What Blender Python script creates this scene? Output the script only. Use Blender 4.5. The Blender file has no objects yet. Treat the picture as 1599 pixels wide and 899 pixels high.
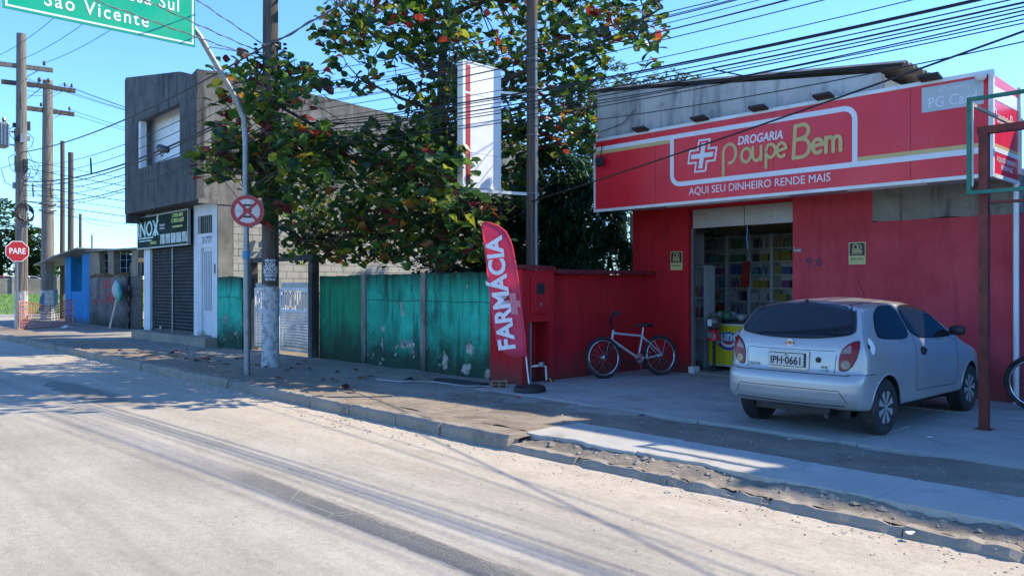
import bpy, math, random
import numpy as np
from mathutils import Vector, Matrix, noise as mnoise

# ---------------------------------------------------------------- camera, sky, sun, exposure
SC = bpy.context.scene
COL = SC.collection
CAM_H = 1.70
YAW = math.radians(43.3)                       # view axis measured from -X towards +Y
cd = bpy.data.cameras.new('camera'); cam = bpy.data.objects.new('camera', cd); COL.objects.link(cam)
cam.location = (0, 0, CAM_H)
cam.rotation_euler = (math.radians(90.0), 0, math.pi / 2 - YAW)
cd.sensor_width = 36; cd.lens = 36 * 1240 / 1599.0
cd.shift_y = -0.001
cd.clip_start = 0.05; cd.clip_end = 3000
SC.camera = cam
SUN_H = Vector((0.50, 0.866)).normalized()     # horizontal direction towards the sun
SUN_EL = math.radians(43.0)
W = bpy.data.worlds.new('World'); SC.world = W; W.use_nodes = True
wn = W.node_tree
sky = wn.nodes.new('ShaderNodeTexSky'); sky.sky_type = 'NISHITA'; sky.sun_disc = False
sky.sun_elevation = SUN_EL; sky.sun_rotation = math.atan2(SUN_H.x, SUN_H.y)
sky.air_density = 1.0; sky.dust_density = 0.1; sky.ozone_density = 2.0
bgn = wn.nodes['Background']; bgn.inputs['Strength'].default_value = 0.12
tint = wn.nodes.new('ShaderNodeMix'); tint.data_type = 'RGBA'; tint.blend_type = 'MULTIPLY'; tint.inputs[0].default_value = 1.0
tint.inputs[7].default_value = (.78, 1.22, 1.75, 1)          # white balance of the sky
wn.links.new(sky.outputs[0], tint.inputs[6]); wn.links.new(tint.outputs[2], bgn.inputs['Color'])
sd = bpy.data.lights.new('sun', 'SUN'); sd.energy = 4.6; sd.angle = math.radians(0.55); sd.color = (1.0, 0.89, 0.67)
sun = bpy.data.objects.new('sun', sd); COL.objects.link(sun)
sdir = Vector((SUN_H.x * math.cos(SUN_EL), SUN_H.y * math.cos(SUN_EL), math.sin(SUN_EL)))
sun.rotation_euler = sdir.to_track_quat('Z', 'Y').to_euler(); sun.location = (0, 0, 30)
vs = SC.view_settings; vs.view_transform = 'Standard'; vs.look = 'None'; vs.gamma = 1.0; vs.exposure = 0.82
vs.use_curve_mapping = False
SC.cycles.use_denoising = True
SC.cycles.max_bounces = 6; SC.cycles.diffuse_bounces = 3; SC.cycles.transparent_max_bounces = 8

random.seed(7)
RNG = random.Random(11)
PI = math.pi

# ---------------------------------------------------------------- mesh helpers
class MB:
    def __init__(s): s.v = []; s.f = []; s.m = []
    def add(s, vs_, fs, mi=0):
        o = len(s.v); s.v += [tuple(p) for p in vs_]
        for f in fs: s.f.append(tuple(i + o for i in f)); s.m.append(mi)
        return s
    def box(s, x0, x1, y0, y1, z0, z1, mi=0):
        x0, x1 = min(x0, x1), max(x0, x1); y0, y1 = min(y0, y1), max(y0, y1); z0, z1 = min(z0, z1), max(z0, z1)
        return s.add([(x0,y0,z0),(x1,y0,z0),(x1,y1,z0),(x0,y1,z0),(x0,y0,z1),(x1,y0,z1),(x1,y1,z1),(x0,y1,z1)],
              [(0,3,2,1),(4,5,6,7),(0,1,5,4),(1,2,6,5),(2,3,7,6),(3,0,4,7)], mi)
    def obox(s, c, a, b, d, mi=0):                # centre and three half-extent vectors
        c, a, b, d = map(Vector, (c, a, b, d))
        if a.cross(b).dot(d) < 0: a = -a
        P = [c-a-b-d, c+a-b-d, c+a+b-d, c-a+b-d, c-a-b+d, c+a-b+d, c+a+b+d, c-a+b+d]
        return s.add(P, [(0,3,2,1),(4,5,6,7),(0,1,5,4),(1,2,6,5),(2,3,7,6),(3,0,4,7)], mi)
    def bar(s, p, q, w, h, mi=0, up=(0,0,1)):     # square bar from p to q
        p, q = Vector(p), Vector(q); d = q - p; u = Vector(up)
        if abs(d.normalized().dot(u)) > .95: u = Vector((0,1,0))
        a = d.cross(u).normalized(); b = a.cross(d).normalized()
        return s.obox((p+q)/2, d/2, a*w/2, b*h/2, mi)
    def tube(s, pts, r, n=8, cap=True, mi=0):
        pts = [Vector(p) for p in pts]; N = len(pts)
        rs = r if isinstance(r, (list, tuple)) else [r]*N
        base = len(s.v); prev = None
        for i, p in enumerate(pts):
            t = (pts[min(i+1,N-1)] - pts[max(i-1,0)])
            t = t.normalized() if t.length > 1e-9 else Vector((0,0,1))
            if prev is None:
                a = t.cross(Vector((0,0,1)))
                if a.length < .1: a = t.cross(Vector((1,0,0)))
                a.normalize()
            else:
                a = (prev - t*prev.dot(t))
                a = a.normalized() if a.length > 1e-6 else t.orthogonal().normalized()
            prev = a; b = t.cross(a)
            for k in range(n):
                an = 2*PI*k/n; s.v.append(tuple(p + (a*math.cos(an)+b*math.sin(an))*rs[i]))
        for i in range(N-1):
            for k in range(n):
                k2 = (k+1) % n
                s.f.append((base+i*n+k, base+i*n+k2, base+(i+1)*n+k2, base+(i+1)*n+k)); s.m.append(mi)
        if cap:
            s.f.append(tuple(base+k for k in reversed(range(n)))); s.m.append(mi)
            s.f.append(tuple(base+(N-1)*n+k for k in range(n))); s.m.append(mi)
        return s
    def prism(s, poly, off, mi=0):                # polygon in space pushed along off
        poly = [Vector(p) for p in poly]; off = Vector(off); n = len(poly)
        nrm = Vector((0,0,0))
        for i in range(n): nrm += poly[i].cross(poly[(i+1) % n])
        if nrm.dot(off) > 0: poly.reverse()
        return s.add(poly + [p+off for p in poly], [tuple(range(n)), tuple(range(2*n-1, n-1, -1))] +
              [(i, i+n, (i+1) % n + n, (i+1) % n) for i in range(n)], mi)
    def lathe(s, prof, c=(0,0,0), ax='z', n=24, mi=0):   # prof: (radius, height) list
        c = Vector(c); base = len(s.v); N = len(prof)
        for r, h in prof:
            for k in range(n):
                a = 2*PI*k/n; p, q = r*math.cos(a), r*math.sin(a)
                s.v.append(tuple(c + (Vector((p,q,h)) if ax == 'z' else Vector((h,p,q)) if ax == 'x' else Vector((q,h,p)))))
        for i in range(N-1):
            for k in range(n):
                k2 = (k+1) % n
                s.f.append((base+i*n+k, base+i*n+k2, base+(i+1)*n+k2, base+(i+1)*n+k)); s.m.append(mi)
        if prof[0][0] > 1e-6: s.f.append(tuple(base+k for k in reversed(range(n)))); s.m.append(mi)
        if prof[-1][0] > 1e-6: s.f.append(tuple(base+(N-1)*n+k for k in range(n))); s.m.append(mi)
        return s
    def torus(s, c, ax, R, r, n=32, k=10, mi=0, squash=1.0):
        c, ax = Vector(c), Vector(ax).normalized(); u = ax.orthogonal().normalized(); w = ax.cross(u); base = len(s.v)
        for i in range(n):
            a = 2*PI*i/n; d = u*math.cos(a)+w*math.sin(a)
            for j in range(k):
                b = 2*PI*j/k; s.v.append(tuple(c + d*(R+r*math.cos(b)) + ax*(r*squash*math.sin(b))))
        for i in range(n):
            for j in range(k):
                i2, j2 = (i+1) % n, (j+1) % k
                s.f.append((base+i*k+j, base+i2*k+j, base+i2*k+j2, base+i*k+j2)); s.m.append(mi)
        return s
    def mesh(s, name, mats, smooth=False):
        me = bpy.data.meshes.new(name); me.from_pydata(s.v, [], s.f)
        for m in (mats if isinstance(mats, (list, tuple)) else [mats]): me.materials.append(m)
        if len(me.materials) > 1: me.polygons.foreach_set('material_index', s.m)
        if smooth:
            me.polygons.foreach_set('use_smooth', [True]*len(me.polygons))
            if smooth != 'all': me.set_sharp_from_angle(angle=math.radians(smooth if smooth > 1 else 40))
        me.update(); return me
    def build(s, name, mats, parent=None, smooth=False, local=False, bevel=0):
        return link(name, s.mesh(name, mats, smooth), parent, local, bevel)

def link(name, me, parent=None, local=False, bevel=0):
    o = bpy.data.objects.new(name, me); COL.objects.link(o)
    if parent is not None:
        o.parent = parent
        if not local and parent.type == 'EMPTY':
            o.matrix_parent_inverse = Matrix.LocRotScale(parent.location, parent.rotation_euler, None).inverted()
    if bevel:
        b = o.modifiers.new('edge', 'BEVEL'); b.width = bevel; b.segments = 2; b.limit_method = 'ANGLE'; b.angle_limit = math.radians(35)
    return o
def tag(o, label=None, cat=None, group=None, kind=None):
    if label: o['label'] = label
    if cat: o['category'] = cat
    if group: o['group'] = group
    if kind: o['kind'] = kind
    return o
def thing(name, label, cat, loc=(0,0,0), rz=0, group=None):
    o = bpy.data.objects.new(name, None); COL.objects.link(o); o.location = loc; o.rotation_euler = (0,0,rz)
    o.empty_display_size = .2
    return tag(o, label, cat, group)
def copy_tree(o, parent=None, swap=None):
    c = o.copy(); COL.objects.link(c); c.parent = parent
    if swap and c.type == 'MESH':
        for sl in c.material_slots:
            
            nm = sl.material.name if sl.material else ''
            if nm in swap: sl.link = 'OBJECT'; sl.material = swap[nm]
    for ch in [k for k in o.children]: copy_tree(ch, c, swap)
    return c

def text_mesh(body, size, mats, depth=0.004, bold=0.0, shear=0.0, spacing=1.0, align='CENTER', squeeze=1.0, frame=None):
    """lettering as a mesh; frame = (origin, right, up) in space"""
    cu = bpy.data.curves.new('lettering', 'FONT'); cu.body = body; cu.size = size; cu.extrude = depth
    cu.offset = bold; cu.shear = shear; cu.space_character = spacing; cu.align_x = align; cu.align_y = 'CENTER'; cu.resolution_u = 3
    t = bpy.data.objects.new('lettering', cu); COL.objects.link(t)
    bpy.context.view_layer.update()
    me = bpy.data.meshes.new_from_object(t); bpy.data.objects.remove(t); bpy.data.curves.remove(cu)
    me.materials.clear(); me.materials.append(mats)
    o, r, u = (Vector(q) for q in frame); r.normalize(); u.normalize(); n = r.cross(u)
    M = Matrix(((r.x,u.x,n.x,o.x),(r.y,u.y,n.y,o.y),(r.z,u.z,n.z,o.z),(0,0,0,1)))
    me.transform(M @ Matrix.Diagonal((squeeze,1,1,1))); me.name = 'lettering'
    return me
ORD = ('topmost', 'second from the top', 'third from the top', 'fourth from the top', 'fifth from the top', 'sixth from the top', 'seventh from the top', 'eighth from the top', 'ninth from the top')
def lettering(body, size, m, frame, parent, name='lettering', local=False, **k):
    if '\n' in body:
        L = body.split('\n'); o, r, u = (Vector(q) for q in frame)
        return [lettering(t, size, m, (o+u.normalized()*size*((len(L)-1)/2-i), r, u), parent, name, local, **k) for i, t in enumerate(L)]
    return link(name, text_mesh(body, size, m, frame=frame, **k), parent, local)
def strokes(paths, width, frame, depth=.006, n=10):
    """flat rounded pen strokes: every path a list of 2D points"""
    o, r, u = (Vector(q) for q in frame); r.normalize(); u.normalize(); nn = r.cross(u); mb = MB()
    d0 = depth
    for ip, P in enumerate(paths):
        depth = d0 + .0014*ip
        P = [Vector(p) for p in P]; L = []; Rr = []
        for i, p in enumerate(P):
            t = (P[min(i+1,len(P)-1)] - P[max(i-1,0)]).normalized(); q = Vector((-t.y, t.x))*width/2
            L.append(p+q); Rr.append(p-q)
        t = (P[-1]-P[-2]).normalized(); q = Vector((-t.y,t.x)); e = [P[-1]+(q*math.cos(a)+t*math.sin(a))*width/2 for a in (PI/4,PI/2,3*PI/4)]
        t = (P[0]-P[1]).normalized(); q = Vector((-t.y,t.x)); b = [P[0]+(q*math.cos(a)+t*math.sin(a))*width/2 for a in (PI/4,PI/2,3*PI/4)]
        vs_ = [o+r*p.x+u*p.y+nn*depth for p in L] + [o+r*p.x+u*p.y+nn*depth for p in Rr]
        k = len(P); mb.add(vs_, [(i+k, i+1+k, i+1, i) for i in range(k-1)])
        for pts in ([L[-1]]+e+[Rr[-1]], [Rr[0]]+b+[L[0]]):
            mb.add([o+r*p.x+u*p.y+nn*depth for p in pts], [tuple(reversed(range(len(pts))))])
    return mb
def arc(cx, cy, rx, ry, a0, a1, n=14):
    return [(cx+rx*math.cos(math.radians(a0+(a1-a0)*i/n)), cy+ry*math.sin(math.radians(a0+(a1-a0)*i/n))) for i in range(n+1)]

# ---------------------------------------------------------------- material helpers
class NT:
    def __init__(s, name):
        s.mat = bpy.data.materials.new(name); s.mat.use_nodes = True; s.t = s.mat.node_tree
        s.b = s.t.nodes['Principled BSDF']; s.geo = s.t.nodes.new('ShaderNodeNewGeometry'); s.pos = s.geo.outputs['Position']
    def set(s, k, v):
        i = s.b.inputs[k]
        if hasattr(v, 'links') or hasattr(v, 'is_linked'): s.t.links.new(v, i)
        else: i.default_value = (*v, 1) if isinstance(v, tuple) and len(v) == 3 else v
        return s
    def _in(s, sock, v):
        if hasattr(v, 'is_linked'): s.t.links.new(v, sock)
        elif isinstance(v, tuple) and len(v) == 3 and len(getattr(sock, 'default_value', (0,0,0))) == 4: sock.default_value = (*v, 1)
        else: sock.default_value = v
    def map(s, scale, loc=(0,0,0), rot=(0,0,0), vec=None):
        n = s.t.nodes.new('ShaderNodeMapping'); s.t.links.new(vec or s.pos, n.inputs[0])
        n.inputs['Scale'].default_value = scale; n.inputs['Location'].default_value = loc; n.inputs['Rotation'].default_value = rot
        return n.outputs[0]
    def noise(s, scale=5, detail=6, rough=.55, vec=None, dist=0):
        n = s.t.nodes.new('ShaderNodeTexNoise'); s.t.links.new(vec or s.pos, n.inputs['Vector'])
        n.inputs['Scale'].default_value = scale; n.inputs['Detail'].default_value = detail
        n.inputs['Roughness'].default_value = rough; n.inputs['Distortion'].default_value = dist
        return n.outputs['Fac']
    def vor(s, scale=5, feat='F1', vec=None, out='Distance'):
        n = s.t.nodes.new('ShaderNodeTexVoronoi'); n.feature = feat; s.t.links.new(vec or s.pos, n.inputs['Vector'])
        n.inputs['Scale'].default_value = scale; return n.outputs[out]
    def ramp(s, fac, stops):
        n = s.t.nodes.new('ShaderNodeValToRGB'); e = n.color_ramp.elements
        while len(e) < len(stops): e.new(.5)
        for q, (p, c) in zip(e, stops):
            q.position = p; q.color = (*c, 1) if isinstance(c, tuple) else (c, c, c, 1)
        s._in(n.inputs[0], fac); return n.outputs[0]
    def mix(s, f, a, b, mode='MIX'):
        n = s.t.nodes.new('ShaderNodeMix'); n.data_type = 'RGBA'; n.blend_type = mode
        s._in(n.inputs['Factor'], f); s._in(n.inputs[6], a); s._in(n.inputs[7], b); return n.outputs[2]
    def math(s, op, a, b=0.0, clamp=False):
        n = s.t.nodes.new('ShaderNodeMath'); n.operation = op; n.use_clamp = clamp; s._in(n.inputs[0], a); s._in(n.inputs[1], b); return n.outputs[0]
    def axis(s, k, vec=None):
        n = s.t.nodes.new('ShaderNodeSeparateXYZ'); s.t.links.new(vec or s.pos, n.inputs[0]); return n.outputs[k]
    def rng(s, v, a, b, c=0.0, d=1.0):
        n = s.t.nodes.new('ShaderNodeMapRange'); s._in(n.inputs[0], v)
        for i, q in enumerate((a,b,c,d)): n.inputs[i+1].default_value = q
        return n.outputs[0]
    def bump(s, h, strength=.3, dist=.01):
        n = s.t.nodes.new('ShaderNodeBump'); n.inputs['Strength'].default_value = strength; n.inputs['Distance'].default_value = dist
        s.t.links.new(h, n.inputs['Height']); s.t.links.new(n.outputs[0], s.b.inputs['Normal']); return s

def simple(name, c, r=.6, metal=0.0, spec=.5, var=.25, scale=6.0, bump=0.0, coat=0.0, dirt=None, dscale=3.0, damt=.45):
    t = NT(name)
    n = t.noise(scale, 5)
    dk = tuple(q*(1-var) for q in c); lt = tuple(min(1, q*(1+var*.6)) for q in c)
    col = t.ramp(n, [(.3, dk), (.7, lt)])
    if dirt:
        d = t.ramp(t.noise(dscale, 8, .65), [(.5, 0.0), (.68, 1.0)])
        col = t.mix(t.math('MULTIPLY', d, damt), col, dirt)
    t.set('Base Color', col).set('Roughness', t.rng(t.noise(scale*2.3, 3), .3, .7, max(.03, r-.1), min(1, r+.1))).set('Metallic', metal).set('Specular IOR Level', spec)
    if coat: t.set('Coat Weight', coat).set('Coat Roughness', .06)
    if bump: t.bump(t.noise(scale*6, 6), bump, .01)
    return t.mat

# ---------------------------------------------------------------- materials of the setting
def m_road():
    t = NT('dusty_asphalt')
    X, Y = t.axis(0), t.axis(1)
    big = t.noise(.55, 6, .6)
    str_ = t.noise(1.0, 7, .6, t.map((.16, 2.6, 1)))
    str2 = t.noise(1.0, 8, .7, t.map((.5, 9, 1), (3, 7, 0)))
    col = t.ramp(t.math('ADD', t.math('MULTIPLY', big, .45), t.math('MULTIPLY', str_, .55)), [(.36, (.31,.275,.23)), (.5, (.41,.365,.305)), (.62, (.47,.42,.355))])
    # sand washed up along the kerb
    sand = t.math('MULTIPLY', t.rng(t.math('ADD', Y, t.math('MULTIPLY', str_, 2.4)), 5.0, 6.8), t.rng(Y, 8.0, 7.0))
    col = t.mix(sand, col, t.ramp(t.noise(3, 6), [(.3, (.46,.39,.31)), (.7, (.56,.49,.40))]))
    # aggregate showing through the dust
    agg = t.ramp(t.math('ADD', t.math('MULTIPLY', t.noise(110, 3, .7), .55), t.math('MULTIPLY', t.noise(38, 4, .7), .45)), [(.36, 1.0), (.48, 0.0)])
    col = t.mix(t.math('MULTIPLY', agg, t.ramp(t.noise(1.3, 5), [(.35, .25), (.65, .75)])), col, (.19,.175,.155))
    wear = t.math('ADD', t.math('MULTIPLY', t.noise(17, 6, .75), .6), t.math('MULTIPLY', t.noise(1.0, 8, .75, t.map((2.2, 6.5, 1), (1, 4, 0))), .4))
    col = t.mix(t.ramp(wear, [(.38, .55), (.56, 0.0)]), col, t.mix(1.0, col, (.62,.60,.58), 'MULTIPLY'))
    # bare dark asphalt seam where tyres have swept the dust away
    edge = t.math('ADD', t.math('ADD', Y, t.math('MULTIPLY', t.math('SUBTRACT', str2, .5), .42)), t.math('MULTIPLY', t.math('SUBTRACT', t.noise(14, 5, .7), .5), .10))
    band = t.math('MULTIPLY', t.rng(edge, 3.02, 3.07), t.rng(edge, 3.30, 3.24))
    fade = t.rng(t.math('ADD', X, t.math('MULTIPLY', t.noise(1.3, 3), 2.2)), -6.6, -4.6)
    gaps = t.ramp(t.vor(1.0, 'DISTANCE_TO_EDGE', t.map((1.7, .75, 1), (0, .3, 0), (0,0,.35))), [(.002, .15), (.008, 1.0)])
    grain = t.ramp(t.noise(60, 4, .7), [(.34, .35), (.55, 1.0)])
    msk = t.math('MULTIPLY', t.math('MULTIPLY', band, fade), t.math('MULTIPLY', gaps, grain))
    col = t.mix(t.math('MULTIPLY', msk, .9), col, (.125,.118,.11))
    b2 = t.math('MULTIPLY', t.rng(edge, 3.92, 4.02), t.rng(edge, 4.30, 4.10))
    m2 = t.math('MULTIPLY', t.math('MULTIPLY', b2, t.ramp(str2, [(.5, 0.0), (.66, 1.0)])), t.rng(X, -6.0, -3.5))
    col = t.mix(t.math('MULTIPLY', m2, .75), col, (.15,.145,.14))
    b3 = t.math('MULTIPLY', t.ramp(str2, [(.56, 0.0), (.72, 1.0)]), t.ramp(t.noise(.7, 3), [(.5, 0.0), (.62, .8)]))
    col = t.mix(t.math('MULTIPLY', b3, .8), col, (.19,.185,.18))
    # long patch of darker colour on the asphalt
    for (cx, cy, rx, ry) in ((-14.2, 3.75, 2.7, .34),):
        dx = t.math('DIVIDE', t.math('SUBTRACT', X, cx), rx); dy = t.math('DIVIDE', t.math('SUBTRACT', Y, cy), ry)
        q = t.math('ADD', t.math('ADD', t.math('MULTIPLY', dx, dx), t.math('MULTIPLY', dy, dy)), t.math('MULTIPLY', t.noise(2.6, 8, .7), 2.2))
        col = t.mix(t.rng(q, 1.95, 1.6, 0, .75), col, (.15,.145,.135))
    t.set('Base Color', col).set('Roughness', .88).set('Specular IOR Level', .25)
    h = t.math('ADD', t.math('MULTIPLY', t.noise(70, 5, .7), .6), t.math('MULTIPLY', t.noise(6, 6), .8))
    t.bump(h, .8, .014); return t.mat
def m_concrete(name, a, b, sandc, stain, dirty=None, sandlo=.48, sandhi=.62):
    t = NT(name)
    col = t.ramp(t.noise(1.7, 8, .62), [(.3, a), (.7, b)])
    col = t.mix(t.ramp(t.noise(.8, 7, .65, t.map((.6, 1.5, 1), (4, 2, 0))), [(sandlo, 0.0), (sandhi, .85)]), col, sandc)
    col = t.mix(t.math('MULTIPLY', t.ramp(t.noise(2.6, 9, .7, t.map((1,1.6,1), (9,3,0))), [(.55, 0.0), (.7, 1.0)]), .7), col, stain)
    col = t.mix(t.math('MULTIPLY', t.ramp(t.noise(110, 2, .6), [(.33, 1.0), (.42, 0.0)]), .5), col, stain)
    if dirty:                                    # earth washed over the kerb side
        yy = t.math('ADD', t.axis(1), t.math('MULTIPLY', t.math('SUBTRACT', t.noise(.9, 8, .65), .5), 2.6))
        col = t.mix(t.rng(yy, 7.5, 6.5, 0, .9), col, t.ramp(t.noise(5, 8, .7), [(.3, dirty[0]), (.7, dirty[1])]))
    t.set('Base Color', col).set('Roughness', .9).set('Specular IOR Level', .25)
    t.bump(t.math('ADD', t.noise(45, 6, .7), t.math('MULTIPLY', t.noise(5, 5), 1.2)), .5, .012)
    return t.mat
def m_plaster(name, base, light, stain, streak=.5, grime=None, gz=(.1,.9), top=None, scale=1.4, bump=.35, peel=None):
    """painted render with vertical weather streaks, optional growth of moss up from the ground and mildew down from the top"""
    t = NT(name)
    col = t.ramp(t.noise(scale, 8, .6), [(.32, base), (.7, light)])
    st = t.ramp(t.noise(1.0, 9, .7, t.map((5.5, 5.5, .55))), [(.5, 0.0), (.68, 1.0)])
    col = t.mix(t.math('MULTIPLY', st, streak), col, stain)
    bl = t.ramp(t.noise(2.2, 9, .72), [(.55, 0.0), (.66, 1.0)])
    col = t.mix(t.math('MULTIPLY', bl, streak*.6), col, stain)
    z = t.axis(2); rag = t.math('MULTIPLY', t.math('SUBTRACT', t.noise(2.4, 8, .7), .5), 1.3)
    if grime:
        g = t.rng(t.math('ADD', z, rag), gz[1], gz[0]); col = t.mix(t.math('MULTIPLY', g, .93), col, grime)
    if top:
        g = t.rng(t.math('ADD', z, t.math('MULTIPLY', t.math('SUBTRACT', t.noise(1, 8, .7, t.map((7,7,.8))), .5), top[2])), top[0], top[1]); col = t.mix(t.math('MULTIPLY', g, .9), col, top[3])
    if peel:
        pv_ = t.math('ADD', t.noise(3.1, 2, .5, t.map((1,1,.9), (2.7,1.3,.6))), t.math('MULTIPLY', t.noise(12, 5, .6), .26))
        pv_ = t.math('ADD', pv_, t.rng(z, 1.7, .5, -.07, .035))
        crk = t.math('ABSOLUTE', t.math('SUBTRACT', t.math('ADD', z, t.math('MULTIPLY', t.noise(3, 5), .07)), 1.47))
        col = t.mix(t.rng(crk, .012, .004, 0, .8), col, (.01,.05,.04))
        pk = t.ramp(pv_, [(peel[0], 0.0), (peel[0]+.015, 1.0)])
        col = t.mix(pk, col, t.ramp(t.noise(6, 6), [(.35, peel[1]), (.65, peel[2])]))
    t.set('Base Color', col).set('Roughness', .85).set('Specular IOR Level', .3)
    t.bump(t.math('ADD', t.noise(26, 7, .65), t.math('MULTIPLY', bl, .6)), bump, .012)
    return t.mat
def m_leaf(name, c, tr=.45):
    t = NT(name)
    col = t.ramp(t.noise(9, 4), [(.3, tuple(q*.7 for q in c)), (.7, tuple(min(1,q*1.25) for q in c))])
    t.set('Base Color', col).set('Roughness', .38).set('Specular IOR Level', .45)
    tl = t.t.nodes.new('ShaderNodeBsdfTranslucent'); mx = t.t.nodes.new('ShaderNodeMixShader'); mx.inputs[0].default_value = tr
    t.t.links.new(t.mix(.35, col, (1.0,.9,.25), 'MULTIPLY'), tl.inputs[0])
    t.t.links.new(t.b.outputs[0], mx.inputs[1]); t.t.links.new(tl.outputs[0], mx.inputs[2])
    t.t.links.new(mx.outputs[0], t.t.nodes['Material Output'].inputs[0]); return t.mat
def m_glass(name, c, r=.03, alpha=1.0):
    t = NT(name); t.set('Base Color', c).set('Roughness', r).set('Specular IOR Level', .6)
    if alpha < 1: t.set('Alpha', alpha)
    return t.mat

M = {}
M['road'] = m_road()
M['walk'] = m_concrete('sandy_concrete', (.22,.20,.175), (.33,.305,.27), (.36,.30,.235), (.10,.085,.07), dirty=((.15,.115,.085), (.33,.265,.20)))
M['slab'] = m_concrete('concrete_slab', (.30,.295,.28), (.39,.38,.355), (.40,.36,.30), (.17,.155,.14), sandlo=.56, sandhi=.72)
M['dirt'] = m_concrete('trodden_earth', (.15,.125,.10), (.24,.20,.155), (.30,.25,.195), (.085,.07,.058))
M['kerb'] = m_concrete('kerb_concrete', (.23,.20,.165), (.34,.295,.245), (.36,.29,.22), (.12,.10,.085))
M['slab_lit'] = m_concrete('sunlit_slab', (.36,.35,.33), (.45,.435,.405), (.46,.41,.34), (.22,.20,.18), sandlo=.47, sandhi=.66)  # slab concrete made paler to paint in the sun on the pavement row
M['gravel'] = simple('gravel_stone', (.36,.31,.255), .9, var=.5, scale=9)
M['grass'] = simple('grass_ground', (.11,.20,.035), .95, var=.5, scale=.5)
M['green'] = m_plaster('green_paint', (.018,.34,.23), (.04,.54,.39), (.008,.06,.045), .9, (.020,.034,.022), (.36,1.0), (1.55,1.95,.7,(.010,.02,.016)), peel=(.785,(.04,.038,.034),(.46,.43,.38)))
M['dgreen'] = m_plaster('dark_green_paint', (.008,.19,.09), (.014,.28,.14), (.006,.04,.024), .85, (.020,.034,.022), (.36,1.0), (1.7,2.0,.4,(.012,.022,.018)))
M['red'] = m_plaster('red_paint', (.50,.012,.024), (.58,.018,.032), (.25,.01,.018), .35, (.22,.03,.035), (.1,.5), bump=.18)
M['redd'] = m_plaster('deep_red_paint', (.40,.009,.016), (.56,.015,.024), (.24,.008,.014), .55, (.13,.04,.036), (.12,.62), bump=.2)
M['redw'] = m_plaster('faded_hazy_red_paint', (.46,.04,.055), (.60,.075,.095), (.36,.035,.05), .65, (.17,.05,.05), (.12,.75), bump=.2)  # faded red, with bluish lens haze mixed into the paint colour
M['grey'] = m_plaster('weathered_render', (.36,.355,.35), (.54,.53,.51), (.14,.14,.145), .8, None, bump=.4)
M['stain'] = m_plaster('mouldy_render', (.17,.155,.135), (.30,.275,.24), (.025,.024,.024), 1.0, None, bump=.4)
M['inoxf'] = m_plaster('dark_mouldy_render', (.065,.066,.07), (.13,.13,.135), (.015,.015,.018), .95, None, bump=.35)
M['inoxs'] = m_plaster('stained_render', (.14,.136,.132), (.27,.262,.25), (.045,.04,.038), .95, None, bump=.6, top=(6.4,7.6,1.2,(.07,.06,.055)))  # grey render with streaks and mildew spreading from the top
M['block'] = m_plaster('concrete_block', (.34,.33,.305), (.45,.435,.40), (.20,.18,.15), .4, None, bump=.6)
M['mortar'] = m_plaster('mortar', (.22,.20,.17), (.30,.27,.23), (.10,.09,.08), .4, None, bump=.6)
M['oldblk'] = m_plaster('dark_block', (.10,.10,.11), (.21,.205,.21), (.03,.03,.035), .7, (.05,.05,.04), (.2,.7), bump=.6)
M['cream'] = simple('cream_plaster', (.62,.58,.50), .85, var=.12, scale=1.2, dirt=(.4,.37,.32))
M['whitep'] = m_plaster('white_paint', (.60,.62,.66), (.72,.74,.77), (.35,.35,.36), .35, (.30,.28,.25), (.2,.5), bump=.1)
M['white'] = simple('white_enamel', (.74,.75,.76), .45, var=.06, scale=2, dirt=(.5,.5,.5), damt=.25)
M['trim'] = simple('white_trim', (.72,.72,.70), .4, var=.1, scale=2, dirt=(.45,.43,.40), damt=.4)
M['blue'] = m_plaster('blue_paint', (.01,.16,.42), (.018,.22,.52), (.01,.08,.2), .35, (.06,.08,.09), (.15,.5), bump=.1)
M['bluew'] = m_plaster('pale_blue_paint', (.15,.25,.36), (.24,.36,.46), (.03,.045,.06), .9, None, bump=.2)
M['shutter'] = simple('charcoal_shutter', (.022,.026,.032), .6, spec=.2, var=.3, scale=3, dirt=(.06,.06,.06), damt=.35)
M['black'] = simple('black_plastic', (.018,.018,.02), .5, var=.2)
M['dark'] = simple('dark_void', (.02,.02,.022), .9, var=.3)
M['galv'] = simple('galvanised_steel', (.26,.272,.285), .45, .6, var=.2, scale=8)
M['rust'] = simple('rusty_red_steel', (.17,.028,.022), .6, .2, var=.4, scale=7, dirt=(.09,.03,.02))
M['gsteel'] = simple('green_steel', (.02,.16,.115), .5, .2, var=.3, scale=7)
M['cable'] = simple('black_cable', (.016,.017,.02), .55, var=.2)
M['cableg'] = simple('grey_cable', (.16,.165,.18), .5, var=.3, scale=3)
M['ceram'] = simple('brown_ceramic', (.10,.045,.03), .25, var=.3)
M['tile'] = simple('dark_red_tile', (.20,.012,.018), .7, var=.5, scale=5, dirt=(.05,.01,.012), damt=.7)
M['fibre'] = simple('fibre_cement', (.23,.23,.23), .9, var=.4, scale=2.5, dirt=(.07,.07,.07), damt=.7, bump=.4)
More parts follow.
